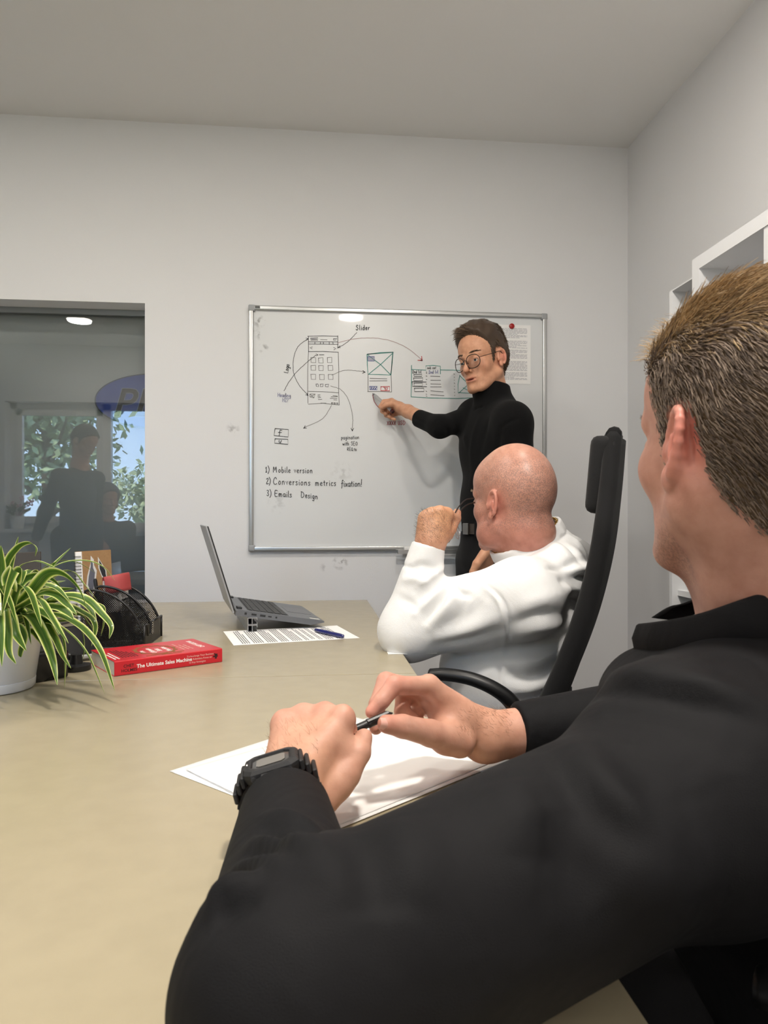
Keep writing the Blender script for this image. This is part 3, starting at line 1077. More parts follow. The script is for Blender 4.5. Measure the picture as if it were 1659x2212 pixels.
# =================================================================== person 2: bald man in the white sweatshirt
def bald_man():
    fw = DIR(-.62, -.02, .78)
    H = Head(W(1105, 1083, 1.665), head_axes(fw, roll=.06), 1.01)
    b = SDF()
    H.build(b, jowl=1, jaw=1.15, flare=.24)
    neck0 = H.L(0, -.028, -.055); neck1 = W(1140, 1204, 1.70)
    b.rc(neck0, neck1, .064, .070, .02)
    b.ell(H.L(0, -.058, -.072), (.052, .046, .045), None, .02)
    b.ridge([H.L(-.045, -.092, -.052), H.L(-.02, -.108, -.056), H.L(.03, -.110, -.058)], .006, -.0047)
    LS, RS = W(1128, 1292, 1.52), W(1190, 1262, 1.90)
    chest, belly, hip = W(1145, 1335, 1.68), W(1082, 1450, 1.66), W(1080, 1555, 1.66)
    LE, LW = W(884, 1362, 1.575), W(931, 1168, 1.575)
    RE, RW = W(1050, 1375, 1.93), W(975, 1335, 1.80)
    b.rc(LS, RS, .06, .06, .03); b.rc(neck1, chest, .07, .09, .03); b.rc(chest, belly, .09, .10, .03); b.rc(belly, hip, .10, .09, .03)
    b.chain([LS, LE], [.055, .045], .02); b.rc(LE, LW, .045, .031, .02)
    b.chain([RS, RE], [.055, .045], .02); b.rc(RE, RW, .045, .030, .02)
    # left fist at the mouth, back of the hand towards us
    mc = [W(966, 1112, 1.585), W(950, 1108, 1.575), W(932, 1112, 1.57), W(917, 1120, 1.572)]
    fg = [[W(980, 1118, 1.615), W(978, 1134, 1.615), W(968, 1138, 1.60)],
          [W(972, 1122, 1.61), W(974, 1146, 1.61), W(962, 1150, 1.595)],
          [W(962, 1130, 1.61), W(970, 1157, 1.605), W(956, 1160, 1.59)],
          [W(950, 1140, 1.605), W(962, 1166, 1.60), W(950, 1168, 1.59)]]
    th = [W(955, 1160, 1.59), W(972, 1140, 1.61), W(984, 1120, 1.625), W(987, 1108, 1.63)]
    hand(b, LW, mc, fg, th, rw=.029, rm=.0128, sc=1.12, thenar=[(W(945, 1145, 1.59), .028), (W(930, 1140, 1.58), .026)])
    for m in mc: b.bump(m + DIR(.1, .8, -.5) * .013, .011, .0032)
    for m, m2 in zip(mc, mc[1:]): b.bump((m + m2) / 2 + DIR(.1, .8, -.5) * .012, .008, -.0024)
    # right hand resting on the table, hidden behind the left arm
    rm_ = [W(905 + 8 * i, 1368 - 5 * i, 1.71 + .018 * i) for i in range(4)]
    rf = [[m + DIR(-1, -.2, .1) * .035, m + DIR(-1, -.45, .1) * .058] for m in rm_]
    hand(b, RW, rm_, rf, [W(950, 1352, 1.72), W(930, 1365, 1.69), W(915, 1372, 1.68)], rw=.024)
    for g, (kx, kz) in ((-1, (960, 1.46)), (1, (975, 1.78))):
        hp = hip + DIR(.1, 0, .3 * g) * .08 + np.array([0, 0, -.05]); kn = W(kx - 60, 1600, kz); kn[2] = .48; ft = kn + DIR(-.3, 0, .05) * .04; ft[2] = .09
        b.chain([hp, kn, ft], [.075, .055, .042], .02)
    def stub(q):
        back = 1 / (1 + np.exp(-((-q[:, 1] + .055) / .014)))
        low = 1 / (1 + np.exp(-((q[:, 2] + .062) / .008)))
        top = 1 / (1 + np.exp(-((.100 - q[:, 2]) / .012)))
        eye = 1 / (1 + np.exp(-((np.hypot(q[:, 1] + .01, q[:, 2] + .004) - .040) / .006)))
        return .62 * back * low * top * eye * (q[:, 1] < .06)
    fist = W(945, 1125, 1.58)
    col = tinter((205, 152, 132), H, stub=stub, warm=(205, 120, 104), spots=[(H.L(-.05, .02, -.07), .05, (196, 118, 106), .5), (H.L(-.04, -.07, -.09), .06, (192, 116, 104), .45),
                 (H.L(0, .03, .13), .06, (226, 176, 146), .5), (fist, .07, (226, 172, 128), .9), (W(905, 1140, 1.58), .03, (186, 128, 92), .35), (mc[1], .02, (228, 164, 124), .4)])
    body, V, Q = sdf_obj('person', b, .0032, M_skinB, None, 1, col)
    tag(body, 'bald man in white sweatshirt seated in mesh chair with fist at mouth', 'person', 'people in the meeting')
    M_h = hair_mat('dark_arm_hair', lin(60, 46, 36), lin(96, 76, 58))
    # hair on the wrist and back of the hand
    N = normals_of(V, Q); X, Y, Z = project(V)
    idx = np.nonzero((np.abs(X - 932) < 34) & (Y > 1100) & (Y < 1175) & (np.linalg.norm(V - fist, axis=1) < .10) & (N @ DIR(.2, 0, 1) < .1))[0]
    r = np.random.default_rng(4)
    if len(idx):
        p = r.choice(idx, 420)
        d = N[p] * .45 + DIR(-.5, .45, 0) + r.normal(0, .25, (420, 3)); d /= np.linalg.norm(d, axis=1)[:, None]
        strands('arm_hair', V[p], d, r.uniform(.005, .010, 420), .00018, M_h, body, 3, None, .2, 9)
    n = 90; t = r.uniform(0, 1, n)
    P = np.stack([H.L(-(.014 + .036 * a), .094 - .024 * a * a, .024 + .006 * math.sin(a * 2.4)) for a in t])
    strands('eyebrow', P, np.stack([H.M @ unit([-1, .5, .3]) + r.normal(0, .3, 3) for _ in t]), r.uniform(.005, .008, n), .0005, hair_mat('grey_brow', lin(110, 96, 80), lin(150, 136, 118)), body, 3, None, .1, 3)
    # ---- sweatshirt
    s = SDF()
    s.rc(LS, RS, .078, .080, .05)
    s.rc(W(1160, 1240, 1.70), W(1140, 1335, 1.68), .07, .125, .05); s.rc(W(1140, 1335, 1.68), W(1082, 1450, 1.66), .122, .132, .05); s.rc(W(1082, 1450, 1.66), W(1072, 1560, 1.66), .132, .118, .05)
    s.ell(W(1230, 1226, 1.70), (.072, .072, .072), None, .05)           # shoulder blades
    s.rc(W(1185, 1190, 1.72), W(1210, 1230, 1.60), .05, .06, .05)
    CUF = W(926, 1176, 1.576)
    s.rc(LS, LE, .084, .064, .04); s.rc(LE, CUF, .064, .037, .03)
    s.ell(W(1010, 1318, 1.55), (.075, .062, .062), None, .05)
    cu = unit(CUF - LE); s.cut(lambda p: (p - CUF) @ cu, CUF, .07)
    s.ridge([CUF - cu * .058 + v * .040 for v in ring_dirs(cu)], .005, -.004, False)
    s.rc(RS, RE, .085, .066, .05); s.rc(RE, RW, .062, .040, .03)
    cr = unit(RW - RE); s.cut(lambda p: (p - RW) @ cr, RW, .07)
    # collar band
    na, nb = W(1142, 1170, 1.70), neck1
    ax = unit(DIR(-.47, .87, -.12))
    c0 = W(1137, 1164, 1.69)
    s.rc(c0 - ax * .045, c0 + ax * .03, .0975, .0910, .010)
    s.cut(lambda p: (p - (c0 + ax * .012)) @ ax, c0, .125, .004)
    s.rc(c0 - ax * .014, c0 + ax * .06, .0845, .0840, .004, None, True)
    s.ridge([c0 - ax * .020 + v * .096 for v in ring_dirs(ax)], .005, -.0035, False)
    hem = W(1110, 1560, 1.64)[2]
    s.cut(lambda p: hem - p[..., 2], hip, .4)
    sw, V2, Q2 = sdf_obj('sweatshirt', s, .0038, M_white_sweat, body, 2)
    tag(sw, 'white crew neck sweatshirt with creased sleeves')
    folds(sw, V2, Q2, [
        # inner elbow crush
        ([(962, 1225), (935, 1240), (905, 1262)], .009, .0095), ([(968, 1243), (940, 1262), (905, 1290)], .008, -.0095), ([(966, 1258), (940, 1285), (900, 1318)], .010, .0108),
        ([(962, 1272), (945, 1300), (915, 1340)], .008, -.0095), ([(880, 1225), (905, 1222), (945, 1232)], .009, -.0068), ([(868, 1250), (895, 1250), (930, 1262)], .010, .0068),
        ([(985, 1275), (960, 1310), (925, 1355)], .012, .0095), ([(1005, 1290), (985, 1325), (950, 1360)], .012, -.0068),
        ([(860, 1290), (880, 1300), (905, 1318)], .010, -.0054), ([(975, 1262), (990, 1275), (1010, 1280)], .008, -.0108),
        # sleeve to the armhole
        ([(1040, 1290), (1010, 1330), (960, 1370)], .016, -.0068), ([(1080, 1330), (1020, 1360), (930, 1388)], .016, .0068), ([(1080, 1365), (1010, 1385), (940, 1396)], .014, -.0068),
        # armhole seam
        ([(1048, 1262), (1078, 1288), (1092, 1330), (1096, 1375), (1094, 1412)], .0045, -.0061), ([(1040, 1262), (1070, 1288), (1084, 1330), (1088, 1375), (1086, 1412)], .006, .0041),
        # back drape toward the armhole
        ([(1110, 1320), (1180, 1290), (1260, 1265)], .018, .0068), ([(1110, 1350), (1180, 1330), (1260, 1310)], .014, -.0081), ([(1110, 1378), (1180, 1358), (1250, 1345)], .016, .0081),
        ([(1108, 1400), (1170, 1392), (1235, 1372)], .012, -.0081), ([(1100, 1430), (1160, 1425), (1220, 1400)], .018, .0095), ([(1090, 1450), (1140, 1462), (1210, 1440)], .014, -.0095),
        ([(1085, 1475), (1140, 1490), (1195, 1470)], .018, .0081), ([(1110, 1515), (1150, 1512), (1185, 1495)], .012, -.0068),
        # bunched cloth over the shoulder blade
        ([(1215, 1140), (1248, 1168), (1272, 1205)], .010, .0081), ([(1205, 1150), (1235, 1180), (1258, 1215)], .008, -.0081), ([(1190, 1170), (1225, 1195), (1250, 1235)], .012, .0081),
        ([(1225, 1235), (1262, 1225), (1296, 1232)], .010, .0121), ([(1215, 1255), (1262, 1250), (1300, 1258)], .008, -.0121), ([(1225, 1275), (1262, 1272), (1295, 1275)], .011, .0108),
        ([(1190, 1225), (1230, 1215), (1270, 1205)], .009, -.0081), ([(1230, 1295), (1262, 1298), (1290, 1298)], .009, -.0081),
        ([(1076, 1405), (1080, 1460), (1078, 1540)], .004, -.0047),
    ])
    # neck chain
    bm = bmesh.new()
    K = 64
    e1 = unit(np.cross(ax, [0, 0, 1.])); e2 = np.cross(ax, e1)
    for k in range(K):
        a = 2 * math.pi * k / K; a2 = 2 * math.pi * (k + .55) / K
        r0 = .0822
        p = c0 + ax * .010 + (e1 * math.cos(a) + e2 * math.sin(a)) * r0
        q = c0 + ax * .010 + (e1 * math.cos(a2) + e2 * math.sin(a2)) * r0
        tg = unit(q - p); nn = unit(p - c0) if k % 2 else ax
        w = np.cross(tg, nn)
        L = .0062
        tube(bm, [p + tg * (L * math.cos(z)) * .95 + w * (.0032 * math.sin(z)) for z in [2 * math.pi * j / 8 for j in range(8)]], .00135, 5, True)
    bmobj('necklace', bm, M_gold, body, True)
    # trousers
    t = SDF()
    t.ell(hip + np.array([0, 0, -.04]), (.165, .165, .11), None, .04)
    for g, (kx, kz) in ((-1, (960, 1.46)), (1, (975, 1.78))):
        hp = hip + DIR(.1, 0, .3 * g) * .08 + np.array([0, 0, -.05]); kn = W(kx - 60, 1600, kz); kn[2] = .48; ft = kn + DIR(-.3, 0, .05) * .04; ft[2] = .10
        t.chain([hp, kn, ft], [.10, .075, .062], .03)
        f = SDF(); f.rc(ft * [1, 1, 0] + DIR(1, 0, -.2) * .03 + [0, 0, .045], ft * [1, 1, 0] + DIR(-1, 0, .25) * .16 + [0, 0, .034], .043, .035, .02)
        f.cut(lambda p: .004 - p[..., 2], ft * [1, 1, 0], .5)
        sdf_obj('shoe', f, .007, M_shoe, body, 1)
    t.cut(lambda p: p[..., 2] - (hem + .03), hip, .5)
    sdf_obj('trousers', t, .007, M_grey_trouser, body, 2)
    bm = bmesh.new()
    rp = W(972, 1161, 1.603)
    tube(bm, [rp + (DIR(.3, .9, .0) * math.cos(z) + DIR(.2, -.1, 1) * math.sin(z)) * .0105 for z in [2 * math.pi * j / 20 for j in range(20)]], .0022, 8, True)
    bmobj('finger_ring', bm, M_steel, body, True)
    # the spectacles he holds to his mouth: a thing of their own
    g_ = empty('reading_glasses', W(985, 1105, 1.61))
    tag(g_, 'thin black reading glasses held at the bald man\'s mouth', 'glasses')
    o = np.array(g_.location)
    mk = lambda pts, r: [np.array(p) - o for p in spline(pts, 6)]
    bm = bmesh.new(); tube(bm, mk([W(1024, 1076, 1.70), W(1006, 1080, 1.66), W(990, 1096, 1.625), W(981, 1112, 1.605)], 0), .0014, 8)
    bmobj('temple', bm, M_blackplastic, g_, True)
    bm = bmesh.new(); tube(bm, mk([W(1027, 1085, 1.70), W(1010, 1090, 1.67), W(996, 1102, 1.64), W(985, 1120, 1.61)], 0), .0016, 8)
    bmobj('temple', bm, M_blackplastic, g_, True)
    for c in (W(983, 1146, 1.632), W(986, 1140, 1.645)):
        bm = bmesh.new(); tube(bm, [c - o + (DIR(.35, -.9, .2) * math.cos(z) * .022 + DIR(.3, .1, .9) * math.sin(z) * .017) for z in [2 * math.pi * j / 24 for j in range(24)]], .0009, 6, True)
        fr = bmobj('rim', bm, M_steel, g_, True)
        bm = bmesh.new(); bm.faces.new([bm.verts.new(c - o + (DIR(.35, -.9, .2) * math.cos(z) * .0215 + DIR(.3, .1, .9) * math.sin(z) * .0165)) for z in [2 * math.pi * j / 24 for j in range(24)]])
        bmobj('lens', bm, M_lens, fr)
    return H

# =================================================================== person 3: the man in the black jacket, near us
def near_man():
    fw = DIR(-.242, .03, .97)
    H = Head(np.array(Cw(.305, 1.096, .600)), head_axes(fw, roll=.0), .985)
    b = SDF()
    H.build(b, jaw=1.0, flare=.42)
    N0 = H.L(0, -.026, -.055); N1 = Cw(.352, .955, .610)
    b.rc(N0, N1, .054, .062, .02)
    for g in (-1, 1): b.rc(H.L(g * .040, -.024, -.038), (N0 + N1) / 2 + H.M @ np.array([g * .026, 0, 0]), .030, .034, .03)
    b.rc(H.L(0, .045, -.100), Cw(.318, .965, .665), .018, .022, .03)      # throat
    LS, RS = Cw(.222, .838, .505), Cw(.470, .86, .86)
    chest, hip = Cw(.40, .74, .70), Cw(.50, .52, .64)
    LE, LW = Cw(-.046, .797, .352), W(616, 1716, .632)
    RE, RW = Cw(.41, .795, .86), W(1048, 1590, .80)
    b.rc(LS, RS, .045, .045, .03); b.rc(N1, chest, .06, .10, .05); b.rc(chest, hip, .11, .12, .05)
    b.chain([LS, LE], [.045, .040], .02); b.rc(LE, LW, .040, .0268, .02, None)
    b.chain([RS, RE], [.045, .040], .02); b.rc(RE, RW, .040, .0262, .02)
    for g in (-1, 1):
        hp = hip + DIR(.25, 0, .35 * g) * .2 * .5; kn = hp + DIR(-.85, 0, .55) * .36; kn[2] = .50; ft = kn.copy(); ft[2] = .09
        b.chain([hp, kn, ft], [.075, .055, .042], .02)
    # left hand: back of the hand up, fingers folded round the pen
    mc = [W(741, 1557, .685), W(702, 1551, .700), W(655, 1554, .706), W(611, 1568, .698)]
    fd = DIR(.22, 0, 1); dn = np.array([0, 0, -1.])
    fg = []
    for i, m in enumerate(mc):
        p1 = m + fd * .034 + dn * (.022 + .003 * i); p2 = p1 - fd * .004 + dn * .021; p3 = p2 - fd * .020 + dn * .003
        fg.append([p1, p2, p3])
    fg[0] = [W(757, 1590, .715), W(768, 1616, .712), W(757, 1632, .700)]
    th = [W(698, 1722, .648), W(748, 1672, .662), W(776, 1626, .676), W(786, 1593, .690)]
    hand(b, LW, mc, fg, th, rw=.028, rm=.0116, thenar=[(W(725, 1690, .66), .0165), (W(748, 1628, .676), .015), (W(668, 1640, .672), .022), (W(640, 1650, .665), .018)], tr=(.0165, .0130, .0108, .0086))
    for m in mc:                                                     # knuckles and tendons
        b.bump(m + np.array([0, 0, .0105]), .0090, .0052)
    for m in mc:
        b.ridge([m + np.array([0, 0, .010]) - fd * .004, (m * .45 + LW * .55) + np.array([0, 0, .017])], .0042, .0018)
    for m, m2 in zip(mc, mc[1:]):
        b.bump((m + m2) / 2 + np.array([0, 0, .010]) - DIR(0, 0, .006), .0075, -.0040)
    # right hand: thumb and forefinger pinch the pen
    rm = [W(927, 1482, .775), W(916, 1492, .797), W(922, 1512, .815), W(942, 1536, .828)]
    rf = [[W(852, 1480, .744), W(824, 1514, .733), W(803, 1538, .728)],
          [W(834, 1472, .770), W(815, 1522, .750), W(812, 1572, .733)],
          [W(872, 1504, .792), W(868, 1538, .778), W(893, 1552, .782)],
          [W(905, 1530, .805), W(893, 1556, .795), W(913, 1564, .797)]]
    rt = [W(992, 1602, .768), W(930, 1584, .742), W(870, 1569, .721), W(835, 1564, .710)]
    hand(b, RW, rm, rf, rt, rw=.0262, rm=.0116, thenar=[(W(962, 1592, .762), .0185), (W(985, 1560, .785), .020), (W(955, 1530, .792), .016)], tr=(.0175, .0138, .0116, .0094))
    b.ridge([W(952, 1560, .752), W(930, 1545, .765), W(915, 1558, .765)], .0035, -.0041)
    for k, x in enumerate((878, 884, 889)):
        b.ridge([W(x, 1552, .714), W(x + 3, 1564, .710), W(x, 1578, .712)], .0016, -.0014)
    b.bump(W(927, 1464, .77), .009, .0015)
    def stub(q):
        j = np.exp(-((q[:, 2] + .095) / .030) ** 2) * (q[:, 1] > .012)
        return .38 * j
    ear = H.L(-.078, -.016, -.004)
    hl, hr = (mc[1] + LW) / 2, (rm[0] + RW) / 2
    col = tinter((202, 152, 134), H, stub=stub, warm=(206, 136, 118), spots=[
        (H.L(-.068, -.042, .012), .020, (206, 104, 100), .75), (ear, .026, (222, 142, 124), .5),
        (hl, .07, (208, 158, 130), .7), (hr, .075, (210, 158, 132), .7), (rf[0][0], .018, (226, 148, 130), .45), (rf[0][2], .012, (224, 140, 124), .5), (rt[3], .014, (216, 134, 116), .45),
        (LW + (mc[0] - LW) * .2, .03, (206, 152, 112), .5), (RW, .035, (204, 150, 112), .5)] + [(m + np.array([0, 0, .01]), .010, (222, 152, 134), .45) for m in mc])
    body, V, Q = sdf_obj('person', b, .0021, M_skinC, None, 2, col)
    tag(body, 'man in black jacket with short brown hair seated nearest, holding a pen over papers', 'person', 'people in the meeting')
    # nails
    def nail(c, n, along, w, l):
        x = unit(along); z = unit(n - x * (n @ x)); y = np.cross(z, x)
        bm = bmesh.new()
        g = []
        for i in range(5):
            row = []
            for j in range(7):
                u = (i / 4 - .5) * 2; v = (j / 6 - .5) * 2
                row.append(bm.verts.new(c + x * u * l * (1 - .12 * v * v) + y * v * w * (1 - .10 * max(0, u)) + z * (.0008 - .0042 * v * v * w / .006 - .0008 * u * u)))
            g.append(row)
        for i in range(4):
            for j in range(6): bm.faces.new((g[i][j], g[i][j + 1], g[i + 1][j + 1], g[i + 1][j]))
        bmobj('fingernail', bm, M_nail, body, True)
    nail(rt[3] + DIR(-.05, .25, -1) * .0098, DIR(-.05, .25, -1), rt[3] - rt[2], .0058, .0062)
    # hair
    M_h = hair_mat('brown_hair_near', lin(84, 71, 64), lin(164, 144, 126), .5)
    M_top = hair_mat('light_brown_hair_near', lin(116, 94, 66), lin(206, 176, 134), .45)
    test = lambda q: hair_line(q, -.028, .088, -.088)
    vol = lambda q: .0008 + .004 * np.clip((q[:, 2] - .04) / .07, 0, 1)
    hair_cap('hair', V, Q, H, test, vol, hair_mat('brown_underhair_near', lin(92, 74, 54), lin(92, 74, 54), .8), body)  # even brown hair cap, hides skin between the strands
    P, Nn = scalp_roots(V, Q, H, 19000, 31, test)
    q = H.loc(P); P = P + Nn * (vol(q) + .0012)[:, None]
    top = np.clip((q[:, 2] - .052) / .05, 0, 1)
    r = np.random.default_rng(8)
    keep = r.uniform(0, 1, len(P)) < np.where(q[:, 2] < -.045, np.clip((q[:, 2] + .095) / .05, .15, 1), 1)
    P, Nn, q, top = P[keep], Nn[keep], q[keep], top[keep]
    t1 = top[:, None]
    wav = np.sin(q[:, 1:2] * 90 + q[:, 2:3] * 60) * .25
    fwd = np.clip((q[:, 1:2] + .06) / .06, -.4, 1)
    frt = np.clip((q[:, 1:2] - .005) / .04, 0, 1) * t1
    Nl = Nn @ H.M
    dl = t1 * (np.array([.45, -.35, .05]) + fwd * np.array([0, -.20, .12])) + (1 - t1) * np.array([0, -.72, -.62]) + wav * np.array([[0, .3, 1.]])
    dl = dl - Nl * (dl * Nl).sum(1)[:, None]; dl /= np.linalg.norm(dl, axis=1)[:, None] + 1e-6
    dl = dl + Nl * (.24 + .04 * t1 + .10 * frt)
    d = dl @ H.M.T; d /= np.linalg.norm(d, axis=1)[:, None]
    ln = (.007 + .006 * np.clip((q[:, 2] + .06) / .10, 0, 1) + .010 * top) * r.uniform(.65, 1.15, len(P))
    low = top < r.uniform(.25, .85, len(top))
    lp = np.clip(Nn[low] @ H.M, -1, 1)
    strands('hair', P[low] + Nn[low] * .001, d[low], ln[low], .00055, M_h, body, 4, lambda p, t: (H.M @ np.array([0, -.10, -.22]))[None] * t, .14, 41)
    hi = ~low
    strands('hair', P[hi], d[hi], ln[hi] * 1.1, .00060, M_top, body, 5, lambda p, t: (H.M @ np.array([.06, -.05, -.10]))[None] * (.3 + t), .20, 43)
    # tousled front of the hair
    Pf, Nf = scalp_roots(V, Q, H, 5200, 33, lambda q: (q[:, 2] > .080) & (q[:, 1] > .0) & (q[:, 2] > .150 - .9 * q[:, 1]))
    Nl = Nf @ H.M; tv = np.array([[.35, -.20, .25]]) + r.normal(0, .30, Pf.shape)
    df = Nl * .32 + tv - Nl * (tv * Nl).sum(1)[:, None]
    df = df @ H.M.T; df /= np.linalg.norm(df, axis=1)[:, None]
    strands('hair', Pf, df, r.uniform(.009, .020, len(Pf)), .00048, M_top, body, 5, lambda p, t: (H.M @ np.array([.10, -.04, -.08]))[None] * (.2 + t), .22, 44)
    Pf, Nf = scalp_roots(V, Q, H, 700, 35, lambda q: (q[:, 2] > .078) & (q[:, 1] > .040) & (q[:, 0] < .03))
    df = (Nf @ H.M) * .6 + np.array([[-.15, .10, .55]]) + r.normal(0, .3, Pf.shape)
    df = df @ H.M.T; df /= np.linalg.norm(df, axis=1)[:, None]
    strands('hair', Pf, df, r.uniform(.012, .027, len(Pf)), .00042, M_top, body, 6, lambda p, t: (H.M @ np.array([-.05, .16, -.16]))[None] * (.2 + t), .30, 45)
    n = 70; t = r.uniform(0, 1, n)
    Pb = np.stack([H.L(-(.016 + .036 * a), .094 - .026 * a * a, .022 + .006 * math.sin(a * 2.4)) for a in t])
    strands('eyebrow', Pb, np.stack([H.M @ unit([-1, .2, .2]) + r.normal(0, .3, 3) for _ in t]), r.uniform(.004, .006, n), .0004, M_h, body, 3, None, .1, 3)
    # forearm hair
    N = normals_of(V, Q); X, Y, Z = project(V)
    M_ah = hair_mat('arm_hair_near', lin(92, 66, 44), lin(140, 106, 74))
    for nm, lo, hi_, d0, cnt, z0 in (('arm_hair', (990, 1530), (1110, 1650), DIR(-.8, .5, -.2), 520, .72), ('arm_hair', (562, 1560), (690, 1670), DIR(-.5, .75, 0), 260, .62)):
        ix = np.nonzero((X > lo[0]) & (X < hi_[0]) & (Y > lo[1]) & (Y < hi_[1]) & (Z > z0) & (Z < z0 + .14) & ((N[:, 2] > .2) | (N @ DIR(-1, 0, 0) > .55)))[0]
        if len(ix):
            p = r.choice(ix, cnt)
            dd = N[p] * .12 + d0 + r.normal(0, .3, (cnt, 3)); dd /= np.linalg.norm(dd, axis=1)[:, None]
            strands(nm, V[p], dd, r.uniform(.004, .009, cnt), .00010, M_ah, body, 4, None, .25, 12)
    # ---- jacket
    s = SDF()
    s.rc(LS, RS, .070, .075, .04)
    s.rc(N1 + [0, 0, -.038], LS, .056, .068, .04); s.rc(N1 + [0, 0, -.038], RS, .056, .07, .04); s.rc(Cw(.252, .862, .65), LS, .050, .06, .03); s.rc(Cw(.252, .862, .65), N1 + [0, 0, -.05], .045, .05, .03)
    s.rc(N1 + [0, 0, -.085], chest, .075, .145, .05); s.rc(chest, hip, .150, .165, .06)
    s.rc(LS, chest, .07, .12, .06)
    s.rc(LS, LE, .070, .060, .03); 
    CL = LW + (LE - LW) * .135; CR = RW + (RE - RW) * .125
    s.rc(LE, CL, .052, .0370, .006)
    s.rc(RS, RE, .072, .064, .04); s.rc(RE, CR, .060, .0345, .03)
    c1 = unit(LW - LE); s.cut(lambda p: (p - CL) @ c1, CL, .075)
    c2 = unit(RW - RE); s.cut(lambda p: (p - CR) @ c2, CR, .060)
    s.cut(lambda p: .7415 - p[..., 2], LE, .13, .012)
    s.cut(lambda p: .7415 - p[..., 2], CL, .10, .006)
    jk, V2, Q2 = sdf_obj('jacket', s, .0040, M_black_jacket, body, 2)
    tag(jk, 'black button up cotton jacket')
    folds(jk, V2, Q2, [
        ([(500, 1770), (580, 1755), (680, 1800)], 0.0081, 0.0062), ([(480, 1800), (570, 1785), (680, 1830)], 0.0061, -0.0070), ([(455, 1825), (560, 1812), (670, 1850)], 0.0095, 0.0093), ([(430, 1850), (540, 1842), (640, 1870)], 0.0068, -0.0093),
        ([(420, 1875), (520, 1870), (640, 1880)], 0.0108, 0.0109), ([(400, 1900), (480, 1910), (570, 1890)], 0.0081, -0.0093), ([(385, 1960), (450, 1950), (560, 1900)], 0.0121, 0.0093), ([(380, 2010), (450, 1990), (560, 1930)], 0.0095, -0.0093),
        ([(680, 1815), (720, 1880), (740, 1980)], 0.0162, 0.0078), ([(760, 1800), (790, 1880), (800, 1980)], 0.0162, -0.0062), ([(860, 1770), (880, 1860), (870, 1960)], 0.0189, 0.0062),
        ([(1190, 1620), (1250, 1700), (1330, 1800), (1420, 1830)], 0.0135, -0.0109), ([(1240, 1620), (1290, 1700), (1370, 1790), (1480, 1820)], 0.0189, 0.0124), ([(1180, 1750), (1230, 1850), (1300, 1950)], 0.0189, -0.0093), ([(1300, 1850), (1420, 1900), (1560, 1900)], 0.0270, 0.0124),
        ([(1290, 1500), (1380, 1490), (1500, 1510), (1640, 1560)], 0.0095, -0.0078), ([(1300, 1480), (1390, 1465), (1520, 1485), (1640, 1530)], 0.0162, 0.0093),
        ([(1400, 1425), (1450, 1440), (1520, 1430)], 0.0135, 0.0062), ([(1280, 1550), (1390, 1545), (1560, 1600)], 0.0216, -0.0062), ([(1100, 1690), (1140, 1760), (1150, 1850)], 0.0189, 0.0078),
    ])
    # stand collar: two leaves of a band round the neck, open at the throat
    e = M_black_jacket
    def band(name, bot, top, th):
        B, T = spline(bot, 6), spline(top, 6)
        bm = bmesh.new(); n = len(B)
        cen = sum(B) / n
        rows = []
        for i in range(n):
            o = unit((B[i] - cen) * [1, 1, 0]); m_ = (B[i] + T[i]) / 2 + o * .004
            rows.append([bm.verts.new(p) for p in (B[i], m_, T[i] - (T[i] - B[i]) * .06 + o * .001, T[i] - o * th * .5, T[i] - (T[i] - B[i]) * .06 - o * th, m_ - o * th, B[i] - o * th)])
        for i in range(n - 1):
            for k in range(7):
                bm.faces.new((rows[i][k], rows[i][(k + 1) % 7], rows[i + 1][(k + 1) % 7], rows[i + 1][k]))
        bm.faces.new(rows[0]); bm.faces.new(rows[-1][::-1])
        o = bmobj(name, bm, e, body, True)
        md = o.modifiers.new('round', 'BEVEL'); md.width = .0012; md.segments = 2
        return o
    bot = [W(1370, 1412, .655), W(1420, 1424, .620), W(1500, 1424, .582), W(1600, 1404, .550), W(1700, 1390, .545), Cw(.395, .955, .575), Cw(.435, .955, .64), Cw(.42, .945, .70), Cw(.38, .935, .735)]
    top = [W(1376, 1346, .660), W(1424, 1340, .622), W(1500, 1326, .585), W(1590, 1297, .556), W(1690, 1262, .550), Cw(.385, 1.005, .585), Cw(.418, 1.003, .64), Cw(.405, .99, .695), Cw(.37, .975, .725)]
    band('collar', bot, top, .0035)
    band('collar', [Cw(.30, .927, .735), Cw(.335, .94, .735), Cw(.38, .945, .725), Cw(.415, .955, .685), Cw(.43, .955, .64)],
         [W(1404, 1334, .735), W(1442, 1310, .735), W(1490, 1296, .730), Cw(.392, .990, .69), Cw(.405, .998, .64)], .006)
    # trousers and shoes
    t = SDF()
    t.ell(hip + np.array([0, 0, -.03]), (.16, .16, .10), None, .04)
    for g in (-1, 1):
        hp = hip + DIR(.25, 0, .35 * g) * .2 * .5; kn = hp + DIR(-.85, 0, .55) * .36; kn[2] = .50; ft = kn.copy(); ft[2] = .09
        t.chain([hp, kn, ft], [.095, .075, .060], .03)
        f = SDF(); f.rc(ft * [1, 1, 0] + [0, 0, .045], ft * [1, 1, 0] + DIR(-.85, 0, .55) * .17 + [0, 0, .034], .043, .035, .02)
        f.cut(lambda p: .004 - p[..., 2], ft * [1, 1, 0], .5)
        sdf_obj('shoe', f, .008, M_shoe, body, 1)
    sdf_obj('trousers', t, .008, M_black_trouser, body, 2)
    wc = W(607, 1728, .618); axw = unit(LW - LE)
    watch(body, wc, axw, DIR(-.22, 1, -.25), .0300, .0115, 1)
    # pen
    a, c = W(716, 1598, .694), W(848, 1540, .7235)
    p = empty('ballpoint_pen', a); tag(p, 'slim black pen held between the near man\'s two hands', 'pen')
    o = np.array(a); u = unit(c - a); L = np.linalg.norm(c - a)
